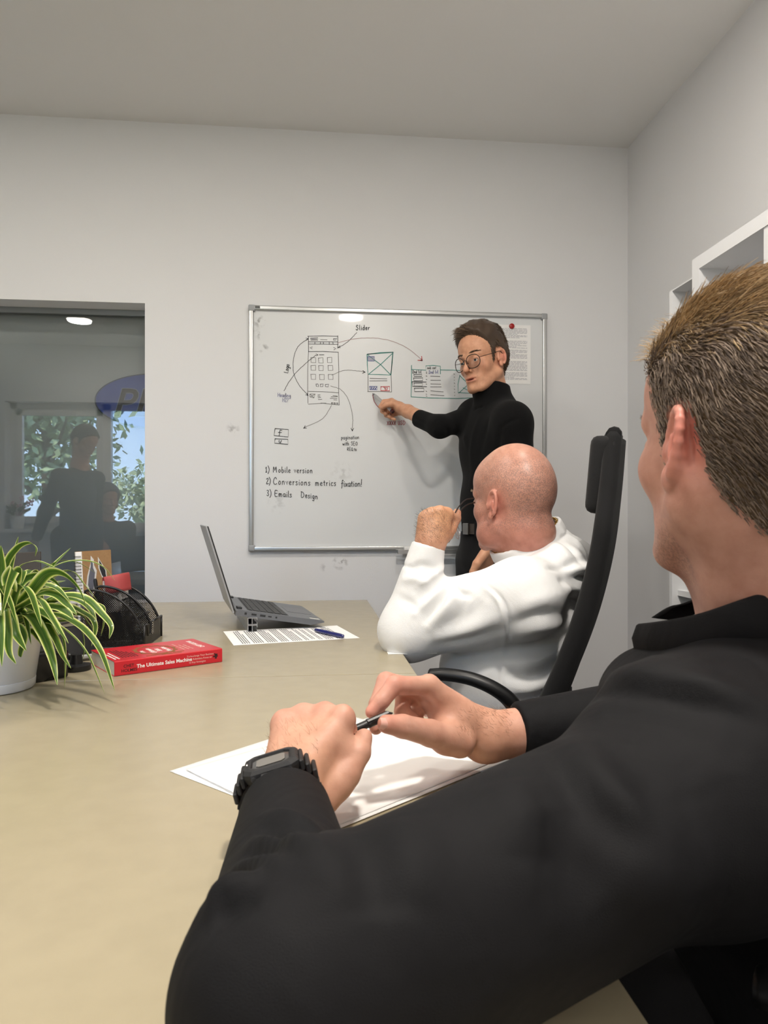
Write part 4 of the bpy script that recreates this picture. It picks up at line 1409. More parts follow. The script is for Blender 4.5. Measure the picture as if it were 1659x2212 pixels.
    bm = bmesh.new(); tube(bm, [u * 0, u * L * .58], .0042, 14); bmobj('barrel', bm, M_blackplastic, p, True, 40)
    bm = bmesh.new(); tube(bm, [u * L * .58, u * L * .60, u * L * .62], [.0046, .0048, .0046], 14); bmobj('ring', bm, M_rubber, p, True, 40)
    bm = bmesh.new(); tube(bm, [u * L * .62, u * L * .92, u * (L - .004), u * L], [.0045, .0044, .0030, .0006], 14); bmobj('cap', bm, M_blackplastic, p, True, 40)
    bm = bmesh.new(); box(bm, u * L * .78 + DIR(-.2, .6, -.8) * .0056, (L * .36, .0030, .0012), np.stack([u, np.cross(unit(DIR(-.2, .6, -.8)), u), DIR(-.2, .6, -.8)], 1), .0004, 1); bmobj('clip', bm, M_blackplastic, p)
    return H

# =================================================================== two people by the window, seen only as reflections in the glass
def window_people():
    def mirror(px, py, Yv):           # pixel of the mirror image in the pane -> real place
        q = wall_pt(px, py, Yv); q[1] = 2 * (BACK_Y + .115) - Yv; return q
    M_sk = mat('skin_plain', lin(190, 140, 116), .5)
    M_sh = fabric('charcoal_shirt', lin(58, 58, 62), 700, .3)
    M_dk = fabric('dark_trouser', lin(42, 44, 52), 700, .3)
    M_hr = mat('dark_hair', lin(48, 38, 32), .6, bump=.5, bscale=300)
    Y0 = .22
    cx = mirror(176, 960, 2 * (BACK_Y + .115) - Y0)[0]
    H = Head((cx + .02, Y0, 1.60), head_axes((.75, .45, -.55)), 1.0)
    b = SDF(); H.build(b)
    n1 = np.array([cx - .02, Y0 - .02, 1.42])
    b.rc(H.L(0, -.02, -.06), n1, .055, .06, .02)
    LS, RS = np.array([cx - .12, Y0 + .13, 1.33]), np.array([cx + .06, Y0 - .17, 1.33])
    hip = np.array([cx - .04, Y0 - .02, .92]); che = np.array([cx - .03, Y0, 1.22])
    LE, LW = np.array([cx - .20, Y0 + .20, 1.06]), np.array([cx - .30, Y0 + .10, .86])
    RE, RW = np.array([cx + .04, Y0 - .20, 1.06]), np.array([cx + .10, Y0 - .14, .84])
    b.rc(n1, che, .06, .10, .05); b.rc(che, hip, .11, .10, .05); b.rc(LS, RS, .05, .05, .03)
    for S_, E_, W_ in ((LS, LE, LW), (RS, RE, RW)):
        b.chain([S_, E_, W_], [.045, .036, .025], .02)
        d = unit(W_ - E_)
        side = unit(np.cross(d, [0, 0, 1.]))
        mcs = [W_ + d * .085 + side * (.03 - .02 * i) for i in range(4)]
        hand(b, W_, mcs, [[m + d * .03 + [0, 0, -.012], m + d * .045 + [0, 0, -.03]] for m in mcs], [W_ + side * .02 + d * .02, W_ + side * .045 + d * .05, W_ + side * .05 + d * .075])
    for g in (-1, 1):
        hp = hip + np.array([.09 * g, -.02 * g, -.05]); ft = hp.copy(); ft[2] = .09
        b.chain([hp, (hp + ft) / 2, ft], [.08, .055, .045], .02)
    body, V, Q = sdf_obj('person', b, .006, M_sk, None, 1)
    tag(body, 'standing man in dark shirt reflected in the left glass, head bowed', 'person', 'people by the window')
    hair_cap('hair', V, Q, H, lambda q: hair_line(q), lambda q: np.full(len(q), .014), M_hr, body)
    s = SDF()
    s.rc(LS, RS, .055, .055, .03); s.rc(n1 + [0, 0, -.06], LS, .045, .05, .04); s.rc(n1 + [0, 0, -.06], RS, .045, .05, .04); s.rc(n1 + [0, 0, -.06], che, .07, .125, .05); s.rc(che, hip, .13, .125, .05)
    for S_, E_, W_ in ((LS, LE, LW), (RS, RE, RW)): s.chain([S_, E_, W_ - unit(W_ - E_) * .03], [.058, .050, .040], .03)
    s.cut(lambda p: .88 - p[..., 2], hip, .2)
    sdf_obj('shirt', s, .008, M_sh, body, 2)
    t = SDF(); t.rc(hip, hip + [0, 0, -.05], .125, .13, .04)
    for g in (-1, 1):
        hp = hip + np.array([.09 * g, -.02 * g, -.05]); ft = hp.copy(); ft[2] = .08
        t.chain([hp, (hp + ft) / 2, ft], [.10, .075, .06], .02)
        f = SDF(); f.rc(ft * [1, 1, 0] + [0, 0, .045], ft * [1, 1, 0] + [.09, .10, .035], .043, .036, .02); f.cut(lambda p: .004 - p[..., 2], ft * [1, 1, 0], .4)
        sdf_obj('shoe', f, .008, M_shoe, body, 1)
    sdf_obj('trousers', t, .009, M_dk, body, 2)
    # seated person with dark bobbed hair
    Y1 = -.27
    sx = mirror(232, 1080, 2 * (BACK_Y + .115) - Y1)[0]
    H = Head((sx, Y1, 1.17), head_axes((.65, .75, -.1)), .98)
    b = SDF(); H.build(b)
    n1 = np.array([sx - .02, Y1 - .03, .99]); hip = np.array([sx - .05, Y1 - .08, .55]); che = np.array([sx - .03, Y1 - .04, .82])
    LS, RS = np.array([sx - .17, Y1 + .08, .93]), np.array([sx + .13, Y1 - .14, .93])
    b.rc(H.L(0, -.02, -.06), n1, .05, .055, .02); b.rc(n1, che, .06, .09, .05); b.rc(che, hip, .10, .10, .05); b.rc(LS, RS, .045, .045, .03)
    arms = []
    for S_ in (LS, RS):
        E_ = S_ + np.array([.05, .08, -.22]); W_ = E_ + np.array([.10, .19, .03]); arms.append((S_, E_, W_))
        b.chain([S_, E_, W_], [.042, .034, .023], .02); d = unit(W_ - E_); side = unit(np.cross(d, [0, 0, 1.]))
        mcs = [W_ + d * .08 + side * (.03 - .02 * i) for i in range(4)]
        hand(b, W_, mcs, [[m + d * .03 + [0, 0, -.008], m + d * .055 + [0, 0, -.02]] for m in mcs], [W_ + side * .02 + d * .02, W_ + side * .045 + d * .05, W_ + side * .05 + d * .075])
    legs = []
    for g in (-1, 1):
        hp = hip + np.array([.07 * g, -.06 * g, -.03]); kn = hp + np.array([.26, .30, -.02]); ft = kn.copy(); ft[2] = .09; legs.append((hp, kn, ft))
        b.chain([hp, kn, ft], [.075, .052, .04], .02)
    body, V, Q = sdf_obj('person', b, .006, M_sk, None, 1)
    tag(body, 'seated person with dark hair reflected in the left glass beside the standing man', 'person', 'people by the window')
    hair_cap('hair', V, Q, H, lambda q: (q[:, 2] > np.interp(q[:, 1], [-.12, -.02, .03, .06, .09], [-.10, -.10, -.02, .05, .085])), lambda q: np.full(len(q), .022), M_hr, body)
    s = SDF(); s.rc(LS, RS, .062, .062, .03); s.rc(n1 + [0, 0, -.03], che, .07, .125, .05); s.rc(che, hip, .13, .135, .05)
    for S_, E_, W_ in arms: s.chain([S_, E_, W_ - unit(W_ - E_) * .03], [.06, .05, .04], .03)
    sdf_obj('jumper', s, .008, M_sh, body, 2)
    t = SDF()
    for hp, kn, ft in legs:
        t.chain([hp, kn, ft], [.095, .072, .058], .03)
        f = SDF(); f.rc(ft * [1, 1, 0] + [0, 0, .042], ft * [1, 1, 0] + [.09, .10, .033], .04, .034, .02); f.cut(lambda p: .004 - p[..., 2], ft * [1, 1, 0], .4)
        sdf_obj('shoe', f, .008, M_shoe, body, 1)
    sdf_obj('trousers', t, .009, M_dk, body, 2)
    return sx, Y1
# ------------------------------------------------------------------ the room
M_wall = mat('wall_paint', lin(229, 229, 230), .85, bump=.10, bscale=260, spec=.2)
M_ceil = mat('ceiling_paint', lin(236, 235, 233), .9, bump=.06, bscale=200, spec=.1)
M_floor = fabric('grey_carpet', lin(66, 62, 60), 500, .8, 1.0, 0, lin(84, 80, 76))
M_white = mat('white_laminate', lin(232, 233, 235), .35)
M_pvc = mat('white_pvc', lin(236, 236, 234), .35)

def add_scuffs(m, spots):
    """grey scuffs with a shape of their own, at fixed places on the wall"""
    nt = m.node_tree; b = nt.nodes['Principled BSDF']
    g = nt.nodes.new('ShaderNodeNewGeometry')
    nz = nt.nodes.new('ShaderNodeTexNoise'); nz.inputs['Scale'].default_value = 45; nz.inputs['Detail'].default_value = 6
    nt.links.new(g.outputs['Position'], nz.inputs['Vector'])
    last = None
    for p, r, s in spots:
        d = nt.nodes.new('ShaderNodeVectorMath'); d.operation = 'DISTANCE'; d.inputs[1].default_value = tuple(p)
        nt.links.new(g.outputs['Position'], d.inputs[0])
        mr = nt.nodes.new('ShaderNodeMapRange'); mr.inputs['From Min'].default_value = r; mr.inputs['From Max'].default_value = r * .1
        mr.inputs['To Min'].default_value = 0; mr.inputs['To Max'].default_value = s
        nt.links.new(d.outputs['Value'], mr.inputs['Value'])
        if last is None: last = mr.outputs[0]
        else:
            a = nt.nodes.new('ShaderNodeMath'); a.operation = 'MAXIMUM'; nt.links.new(last, a.inputs[0]); nt.links.new(mr.outputs[0], a.inputs[1]); last = a.outputs[0]
    rp = nt.nodes.new('ShaderNodeValToRGB'); rp.color_ramp.elements[0].position = .48; rp.color_ramp.elements[1].position = .62
    nt.links.new(nz.outputs['Fac'], rp.inputs[0])
    mu = nt.nodes.new('ShaderNodeMath'); mu.operation = 'MULTIPLY'; nt.links.new(last, mu.inputs[0]); nt.links.new(rp.outputs[0], mu.inputs[1])
    mx = nt.nodes.new('ShaderNodeMixRGB'); mx.inputs[1].default_value = b.inputs['Base Color'].default_value; mx.inputs[2].default_value = lin(120, 118, 116)
    nt.links.new(mu.outputs[0], mx.inputs[0]); nt.links.new(mx.outputs[0], b.inputs['Base Color'])
add_scuffs(M_wall, [(wall_pt(735, 1214, BACK_Y), .035, 1.0), (wall_pt(503, 928, BACK_Y), .03, .55), (wall_pt(700, 1226, BACK_Y), .02, .35)])

def struct(name, bm, m, parent=None):
    o = bmobj(name, bm, m, parent)
    if parent is None: o['kind'] = 'structure'
    return o

def boxes(lst):
    bm = bmesh.new()
    for x0, x1, y0, y1, z0, z1 in lst:
        box(bm, ((x0 + x1) / 2, (y0 + y1) / 2, (z0 + z1) / 2), (x1 - x0, y1 - y0, z1 - z0))
    return bm

WT = .10
ox1 = wall_pt(313, 960, BACK_Y)[0]; oz1 = wall_pt(313, 655, BACK_Y)[2]; ox0, oz0 = -2.45, .70
struct('floor', boxes([(LEFT_X - .2, RIGHT_X + .2, FRONT_Y - .3, 3.9, -.1, 0)]), M_floor)
struct('ceiling', boxes([(LEFT_X - .2, RIGHT_X + .2, FRONT_Y - .3, 3.9, CEIL, CEIL + .12)]), M_ceil)
struct('wall_back', boxes([(ox1, RIGHT_X + .1, BACK_Y, BACK_Y + WT, 0, CEIL), (LEFT_X - .1, ox0, BACK_Y, BACK_Y + WT, 0, CEIL),
                           (ox0, ox1, BACK_Y, BACK_Y + WT, oz1, CEIL), (ox0, ox1, BACK_Y, BACK_Y + WT, 0, oz0)]), M_wall)
struct('wall_right', boxes([(RIGHT_X, RIGHT_X + .1, FRONT_Y - .25, BACK_Y, 0, CEIL)]), M_wall)
struct('wall_left', boxes([(LEFT_X - .1, LEFT_X, FRONT_Y - .25, BACK_Y, 0, CEIL)]), M_wall)
# corridor behind the glass
M_corr = mat('corridor_paint', lin(150, 149, 146), .9)
struct('wall_corridor', boxes([(LEFT_X - .1, RIGHT_X + .1, 3.75, 3.85, 0, CEIL), (LEFT_X - .1, LEFT_X, BACK_Y + WT, 3.75, 0, CEIL), (RIGHT_X, RIGHT_X + .1, BACK_Y + WT, 3.75, 0, CEIL)]), M_corr)

# window_1: the interior glazing in the back wall, its grey screen hanging close behind
GY = BACK_Y + .115
def glass_mat(name, tint, ior, gloss):
    m = bpy.data.materials.new(name); m.use_nodes = True
    nt = m.node_tree; nt.nodes.remove(nt.nodes['Principled BSDF'])
    t = nt.nodes.new('ShaderNodeBsdfTransparent'); t.inputs[0].default_value = tint
    g = nt.nodes.new('ShaderNodeBsdfGlossy'); g.inputs['Roughness'].default_value = .0
    g.inputs[0].default_value = gloss
    fr = nt.nodes.new('ShaderNodeFresnel'); fr.inputs[0].default_value = ior
    mx = nt.nodes.new('ShaderNodeMixShader')
    nt.links.new(fr.outputs[0], mx.inputs[0]); nt.links.new(t.outputs[0], mx.inputs[1]); nt.links.new(g.outputs[0], mx.inputs[2])
    nt.links.new(mx.outputs[0], nt.nodes['Material Output'].inputs[0])
    return m
M_pane = glass_mat('coated_glass', (.88, .90, .90, 1), 1.75, (1, 1, 1, 1))
w1 = empty('window_1', ((ox0 + ox1) / 2, GY, oz0)); w1['kind'] = 'structure'
def local(parent, bm, name, m, smooth=False, auto=None):
    bm.transform(Matrix.Translation(-Vector(parent.location)))
    return bmobj(name, bm, m, parent, smooth, auto)
local(w1, boxes([(ox0 - .3, .05, GY, GY + .008, oz0 - .05, oz1 + .06)]), 'pane', M_pane)
M_alu = mat('grey_aluminium', lin(150, 150, 150), .35, .8)
fr1 = boxes([(ox0, ox1, GY - .014, GY, oz1 - .022, oz1), (ox0, ox1, GY - .014, GY, oz0, oz0 + .022), (ox0, ox0 + .02, GY - .014, GY, oz0, oz1)])
local(w1, fr1, 'glazing_bead', M_alu)
screen = struct('trim_1', boxes([(ox0 - .35, .05, GY + .05, GY + .056, .0, oz1 + .25)]), mat('grey_roller_screen', lin(190, 190, 187), .9, bump=.2, bscale=500))

# oval sign on the far side of the glass
sc_ = wall_pt(338, 866, GY + .02)
so = empty('oval_sign', (sc_[0], GY + .03, sc_[2]))
tag(so, 'dark blue oval sign with slanted black letters behind the left glass', 'sign')
def disc(a, b_, y0, y1, n=64):
    bm = bmesh.new(); f0 = [bm.verts.new((a * math.cos(2 * math.pi * k / n), y0, b_ * math.sin(2 * math.pi * k / n))) for k in range(n)]
    f1 = [bm.verts.new((v.co.x, y1, v.co.z)) for v in f0]
    bm.faces.new(f0); bm.faces.new(f1[::-1])
    for k in range(n): bm.faces.new((f0[k], f0[(k + 1) % n], f1[(k + 1) % n], f1[k]))
    return bm
bmobj('rim', disc(.246, .114, -.001, .012), mat('sign_edge', lin(60, 70, 84), .4), so)
bmobj('face', disc(.240, .109, -.004, .004), mat('sign_blue', lin(56, 78, 160), .5), so)

def text_obj(name, s, size, M, m, parent, extrude=.0004, shear=0, align='LEFT', bold=0, spacing=1, offs=0):
    cu = bpy.data.curves.new(name, 'FONT'); cu.body = s; cu.size = size; cu.extrude = extrude; cu.shear = shear; cu.align_x = align; cu.space_character = spacing; cu.offset = offs
    cu.resolution_u = 3
    t = bpy.data.objects.new(name, cu)
    dg = bpy.context.evaluated_depsgraph_get()
    COL.objects.link(t); dg.update()
    me = bpy.data.meshes.new_from_object(t.evaluated_get(dg))
    bpy.data.objects.remove(t)
    me.transform(M)
    return link(name, me, m, parent)
Mx = frame3((1, 0, 0), (0, 0, 1), (0, -1, 0), (-.176, -.0055, -.062))
text_obj('letter_outline', 'PE', .160, Mx, mat('sign_outline', lin(130, 140, 165), .5), so, .0006, .28, offs=.0042, spacing=1.02)
Mx = frame3((1, 0, 0), (0, 0, 1), (0, -1, 0), (-.176, -.0075, -.062))
text_obj('letter', 'PE', .160, Mx, mat('sign_letter', lin(16, 18, 22), .5), so, .0006, .28, offs=.0012, spacing=1.02)

# window_2 behind the camera (mirrored in the glass): wall with reveal, pvc frame, sashes, sill
def mirr(px, py, Y=FRONT_Y):
    q = wall_pt(px, py, 2 * GY - Y); q[1] = Y; return q
X0 = mirr(14, 900)[0]; XA = mirr(222, 900)[0]; zt = mirr(150, 868)[2]; zs = mirr(100, 1142)[2]; X1 = -.62
OY = FRONT_Y - .22
struct('wall_front', boxes([(LEFT_X - .1, X0 - .02, OY, FRONT_Y, 0, CEIL), (X1, RIGHT_X + .1, OY, FRONT_Y, 0, CEIL), (X0 - .02, X1, OY, FRONT_Y, zt, CEIL), (X0 - .02, X1, OY, FRONT_Y, 0, zs)]), M_wall)
w2 = empty('window_2', ((X0 + X1) / 2, OY + .06, zs)); w2['kind'] = 'structure'
fy0, fy1 = OY + .03, OY + .10
XB = XA + .62
fw_ = .05
local(w2, boxes([(X0 - .02, X1, fy0, fy1, zt - fw_, zt), (X0 - .02, X1, fy0, fy1, zs, zs + fw_), (X0 - .02, X0 + .04, fy0, fy1, zs, zt), (X1 - .05, X1, fy0, fy1, zs, zt), (XA - .035, XA + .035, fy0, fy1, zs, zt), (XB - .03, XB + .03, fy0, fy1, zs, zt)]), 'frame', M_pvc)
local(w2, boxes([(X0 + .04, XA - .035, fy1 - .03, fy1 + .02, zt - fw_ - .06, zt - fw_), (X0 + .04, XA - .035, fy1 - .03, fy1 + .02, zs + fw_, zs + fw_ + .06), (X0 + .04, X0 + .09, fy1 - .03, fy1 + .02, zs + fw_, zt - fw_), (XA - .085, XA - .035, fy1 - .03, fy1 + .02, zs + fw_, zt - fw_)]), 'sash', M_pvc)
M_clear = glass_mat('window_glass', (.97, .98, .98, 1), 1.45, (1, 1, 1, 1))
for a, b_ in ((X0 + .05, XA - .04), (XA + .035, XB - .03), (XB + .03, X1 - .05)):
    local(w2, boxes([(a, b_, fy0 + .03, fy0 + .036, zs + fw_, zt - fw_)]), 'pane', M_clear)
local(w2, boxes([(X0 - .04, X1 + .02, OY + .08, FRONT_Y + .07, zs - .03, zs)]), 'sill', M_white)

# recessed ceiling downlights
M_glow = emat('led_disc', (1, .95, .86), 9)
first = None
for i, (x, y, e) in enumerate(DOWN):
    t = empty('ceiling_light', (x, y, CEIL)); 
    tag(t, ['round recessed ceiling light over the near end of table', 'round recessed ceiling light over the plant', 'round recessed ceiling light mirrored in left glass', 'round recessed ceiling light over left aisle', 'round recessed ceiling light over the laptop', 'round recessed ceiling light over the bald man'][i], 'lamp', 'round recessed ceiling lights')
    bm = bmesh.new(); lathe(bm, [(.092, -.001), (.098, -.004), (.104, -.003), (.105, .0)], 40); bmobj('rim', bm, M_pvc, t, True)
    bm = bmesh.new(); lathe(bm, [(0, -.002), (.092, -.002), (.092, .0), (0, .0)], 40); bmobj('diffuser', bm, M_glow, t)

# ------------------------------------------------------------------ outside: ground, trees
gr = struct('ground', boxes([(-30, 30, -60, OY - .3, -.35, -.25)]), mat('lawn', lin(80, 98, 54), .95, noise=.4, nscale=2))
M_bark = mat('bark', lin(84, 70, 58), .9, noise=.4, nscale=20)
M_leafs = [mat('tree_leaf', lin(160, 176, 130), .6, noise=.35, nscale=.6), mat('tree_leaf_light', lin(186, 198, 158), .6, noise=.3, nscale=.6)]
def tree(x, y, h, r, n, m, label, seed):
    R_ = np.random.default_rng(seed)
    t = empty('tree', (x, y, -.25)); tag(t, label, 'tree', 'trees beyond the window')
    bm = bmesh.new(); tube(bm, [(0, 0, 0), (.05, .02, h * .4), (.0, .1, h * .75)], [.16, .12, .05], 8)
    for k in range(7):
        a = k * 2.4; tube(bm, [(.03, .02, h * (.3 + .06 * k)), (r * .6 * math.cos(a), r * .6 * math.sin(a), h * (.48 + .07 * k))], [.05, .015], 5)
    bmobj('trunk', bm, M_bark, t)
    cl = [(R_.normal(0, r * .42), R_.normal(0, r * .42), h * R_.uniform(.38, 1.0)) for _ in range(26)]
    c = np.array([cl[i] for i in R_.integers(0, 26, n)]) + R_.normal(0, r * .20, (n, 3))
    u = R_.normal(0, 1, (n, 3)); u /= np.linalg.norm(u, axis=1)[:, None]
    v = np.cross(u, R_.normal(0, 1, (n, 3))); v /= np.linalg.norm(v, axis=1)[:, None]
    s = R_.uniform(.06, .13, (n, 1))
    V = np.stack([c - u * s, c + v * s * .5, c + u * s, c - v * s * .5], 1).reshape(-1, 3)
    Q = np.arange(n * 4).reshape(n, 4)
    me = npmesh('crown', V, Q); o = link('crown', me, m, t); o['kind'] = 'stuff'
tree(-4.6, -7.0, 4.2, 1.7, 4200, M_leafs[0], 'tall loose green tree beyond the left window pane', 1)
tree(-3.6, -12.5, 2.2, 1.3, 3500, M_leafs[1], 'low pale green tree beyond the window middle', 2)
tree(-9.6, -11.0, 5.0, 2.0, 5000, M_leafs[1], 'broad pale tree farthest left beyond the window', 3)
tree(-.4, -9.0, 2.6, 1.2, 3500, M_leafs[0], 'rounded low tree beyond the right window pane', 4)
tree(3.6, -10.0, 2.9, 1.2, 3500, M_leafs[0], 'rounded tree farthest right beyond the window', 5)

# pink flower pot on the window sill (mirrored in the glass)
fp = mirr(38, 1130, FRONT_Y - .02); fp[2] = zs
t = empty('flower_pot', fp); tag(t, 'white pot of pink flowers on the window sill', 'flower pot')
bm = bmesh.new(); lathe(bm, [(0, 0), (.045, 0), (.06, .11), (.055, .11), (.05, .09), (0, .09)], 24); bmobj('pot', bm, M_pvc, t, True, 40)
R_ = np.random.default_rng(9)
bm = bmesh.new()
for k in range(60):
    a = R_.uniform(0, 6.28); e_ = R_.uniform(.3, 1.2); r_ = R_.uniform(.05, .13)
    p = np.array([math.cos(a) * math.cos(e_) * r_, math.sin(a) * math.cos(e_) * r_, .11 + math.sin(e_) * r_])
    u = unit(p - [0, 0, .06]); v = unit(np.cross(u, R_.normal(0, 1, 3)))
    bm.faces.new([bm.verts.new(q) for q in (p - u * .02, p + v * .014, p + u * .024, p - v * .014)])
o = bmobj('foliage', bm, mat('geranium_leaf', lin(72, 104, 52), .6), t); o['kind'] = 'stuff'
M_pink = mat('pink_petal', lin(232, 128, 148), .6)
for k in range(9):
    bm = bmesh.new(); a = R_.uniform(0, 6.28); rr = R_.uniform(.02, .12)
    c = np.array([math.cos(a) * rr, math.sin(a) * rr, R_.uniform(.18, .27)])
    for j in range(12):
        d = unit(R_.normal(0, 1, 3)); v = unit(np.cross(d, R_.normal(0, 1, 3)))
        bm.faces.new([bm.verts.new(c + d * .016 + q) for q in (v * .011, d * .009, -v * .011, -d * .009)])
    tube(bm, [(0, 0, .09), tuple(c)], .0015, 4)
    bmobj('flower', bm, M_pink, t)

# ------------------------------------------------------------------ whiteboard
BY = BACK_Y - .012          # drawing surface
wb = empty('whiteboard', (wall_pt(860, 930, BACK_Y)[0], BACK_Y, wall_pt(860, 930, BACK_Y)[2]))
tag(wb, 'large magnetic whiteboard with marker sketches and notes on the back wall', 'whiteboard')
bl, br = wall_pt(538, 660, BY)[0], wall_pt(1180, 680, BY)[0]
bt = (wall_pt(545, 660, BY)[2] + wall_pt(1176, 680, BY)[2]) / 2; bb = (wall_pt(545, 1190, BY)[2] + wall_pt(960, 1188, BY)[2]) / 2
M_board = mat('dry_wipe_enamel', lin(222, 224, 225), .3, coat=.35, noise=.05, nscale=3)
M_frame = mat('board_aluminium', lin(196, 197, 196), .3, .85)
M_corner = mat('board_corner_plastic', lin(158, 160, 162), .4)
add_scuffs(M_board, [(wall_pt(560, 695, BY), .03, .8), (wall_pt(556, 722, BY), .03, .6), (wall_pt(570, 752, BY), .025, .7), (wall_pt(738, 1020, BY), .05, .3), (wall_pt(600, 1085, BY), .05, .25)])
local(wb, boxes([(bl + .006, br - .006, BY, BACK_Y - .001, bb + .006, bt - .006)]), 'board', M_board)
fwid = .017
for nm, (x0, x1, z0, z1) in {'top': (bl, br, bt - fwid, bt), 'bot': (bl, br, bb, bb + fwid), 'l': (bl, bl + fwid, bb, bt), 'r': (br - fwid, br, bb, bt)}.items():
    bm = bmesh.new(); box(bm, ((x0 + x1) / 2, BY - .002, (z0 + z1) / 2), (x1 - x0, .020, z1 - z0), None, .004, 3)
    local(wb, bm, 'frame_rail', M_frame, True, 40)
for x in (bl + .011, br - .011):
    for z in (bb + .011, bt - .011):
        bm = bmesh.new(); box(bm, (x, BY - .002, z), (.026, .0225, .026), None, .006, 3); local(wb, bm, 'corner_cap', M_corner, True, 40)
bm = bmesh.new(); p = wall_pt(556, 663, BY - .012); box(bm, (p[0], BY - .0125, bt - .008), (.020, .001, .009)); local(wb, bm, 'maker_plate', mat('plate_grey', lin(84, 84, 84), .5))
p0, p1 = wall_pt(858, 1190, BY - .03), wall_pt(986, 1188, BY - .03)
bm = boxes([(p0[0], p1[0] + .10, BY - .058, BY - .012, bb - .012, bb - .008), (p0[0], p1[0] + .10, BY - .060, BY - .056, bb - .012, bb + .004)])
tray = local(wb, bm, 'pen_tray', M_frame)
bm = bmesh.new(); p = wall_pt(881, 1178, BY - .04); box(bm, (p[0], BY - .035, bb + .006), (.03, .03, .022), None, .004, 2)
e_ = bmobj('board_eraser', bm, M_pvc); tag(e_, 'small white board eraser on the tray under the whiteboard', 'eraser')

# --- marker strokes, lying on the enamel
INK = {'black': mat('black_ink', lin(42, 44, 46), .5), 'grey': mat('faint_ink', lin(118, 118, 116), .6), 'teal': mat('teal_ink', lin(72, 146, 136), .5), 'red': mat('red_ink', lin(196, 58, 62), .5),
       'blue': mat('blue_ink', lin(84, 92, 150), .5), 'violet': mat('violet_ink', lin(138, 138, 168), .6), 'maroon': mat('maroon_ink', lin(160, 44, 58), .5), 'pinkgrey': mat('pinkgrey_ink', lin(170, 140, 138), .6)}
PXM = np.linalg.norm(wall_pt(801, 900, BY) - wall_pt(800, 900, BY))
LAY = [0]
def strokes(name, lines, ink, w=1.5, jit=.35):
    """lines in picture pixels, laid onto the board plane as flat ribbons"""
    bm = bmesh.new(); LAY[0] += 1
    y = BY - .0003 - .00002 * LAY[0]
    h = w * PXM / 2
    for ln in lines:
        P = [wall_pt(px + rng.uniform(-jit, jit), py + rng.uniform(-jit, jit), y) for px, py in ln]
        n = len(P); prev = None
        for i in range(n):
            t = unit(P[min(i + 1, n - 1)] - P[max(i - 1, 0)] + 1e-9)
            q = np.array([-t[2], 0, t[0]]) * h
            e0 = t * h * (-1 if i == 0 else (1 if i == n - 1 else 0)) * .7
            a, b = bm.verts.new(P[i] + q + e0), bm.verts.new(P[i] - q + e0)
            if prev: bm.faces.new((prev[0], prev[1], b, a))
            prev = (a, b)
    return local(wb, bm, name, INK[ink])
def rect(x0, y0, x1, y1, s=0): return [(x0, y0), (x1, y0 + s), (x1, y1 + s), (x0, y1), (x0, y0)]
def cur(*pts): return [tuple(p) for p in spline([np.array(p, float) for p in pts], 7)]
def head_at(p, d, s=6, w=.5):
    d = np.array(d, float) / np.linalg.norm(d); q = np.array([-d[1], d[0]]); p = np.array(p, float)
    return [[tuple(p - d * s + q * s * w), tuple(p), tuple(p - d * s - q * s * w)], [tuple(p - d * s * .6 + q * s * w * .4), tuple(p)], [tuple(p - d * s * .6 - q * s * w * .4), tuple(p)]]

# phone wireframe
g1 = (600, 700, 180 / 1659)
def z1(pts): return [(g1[0] + x * g1[2], g1[1] + y * g1[2]) for x, y in pts]
strokes('wireframe_drawing', [z1(l) for l in [
    [(600, 245), (900, 238), (1195, 245)], [(612, 250), (615, 560)], [(1198, 235), (1195, 480)], [(620, 357), (900, 352), (1195, 357)], [(620, 400), (900, 400), (1205, 408)], [(612, 546), (900, 545), (1198, 562)],
    [(740, 357), (740, 400)], [(852, 357), (852, 400)], [(905, 355), (908, 400)], [(1025, 355), (1025, 405)], [(1095, 357), (1098, 405)], [(655, 282), (800, 272), (800, 320), (655, 322), (655, 282)], [(670, 300), (780, 298)], [(1110, 290), (1180, 285), (1160, 318), (1108, 318), (1110, 290)],
    [(690, 455), (640, 475), (685, 495)], [(1115, 465), (1158, 488), (1118, 512)], [(830, 612), (920, 608)]]], 'black', 1.3)
for l in [[(765, 1195), (800, 1192), (815, 1245), (765, 1242), (765, 1195)], [(848, 1198), (905, 1195), (900, 1245), (848, 1245), (848, 1198)], [(948, 1205), (1010, 1200), (1000, 1248), (945, 1242), (948, 1205)],
    [(1075, 1565), (1095, 1565), (1092, 1590), (1070, 1588), (1075, 1565)], [(1120, 1568), (1150, 1568), (1148, 1592), (1118, 1590), (1120, 1568)], [(1175, 1570), (1200, 1572), (1200, 1595), (1172, 1592), (1175, 1570)], [(862, 1572), (960, 1580)]]: strokes('button_drawing', [z1(l)], 'black', 1.3)
sq = []
for x, y in ((660, 670), (808, 675), (985, 670), (660, 825), (812, 828), (1000, 825), (660, 1003), (830, 1008), (1008, 1005)):
    sq.append(z1([(x, y), (x + 92, y - 4), (x + 94, y + 98), (x + 6, y + 96), (x, y)]))
strokes('wireframe_drawing', sq + [z1(l) for l in [[(610, 560), (598, 900), (596, 1340), (602, 1580)], [(1205, 560), (1218, 900), (1215, 1360), (1222, 1610)], [(610, 1340), (900, 1345), (1215, 1368)], [(610, 1596), (900, 1578), (1222, 1610)],
    [(640, 1395), (745, 1392), (720, 1470), (638, 1450), (640, 1395)], [(645, 1400), (715, 1465)], [(735, 1398), (650, 1450)], [(800, 1412), (845, 1410)], [(800, 1438), (838, 1436)], [(805, 1466), (855, 1462)], [(805, 1500), (880, 1496)], [(1100, 1425), (1185, 1432)], [(1065, 1450), (1190, 1448)], [(1045, 1480), (1180, 1488)], [(1115, 1508), (1180, 1515)], [(850, 310), (985, 312)]]], 'grey', 1.3)
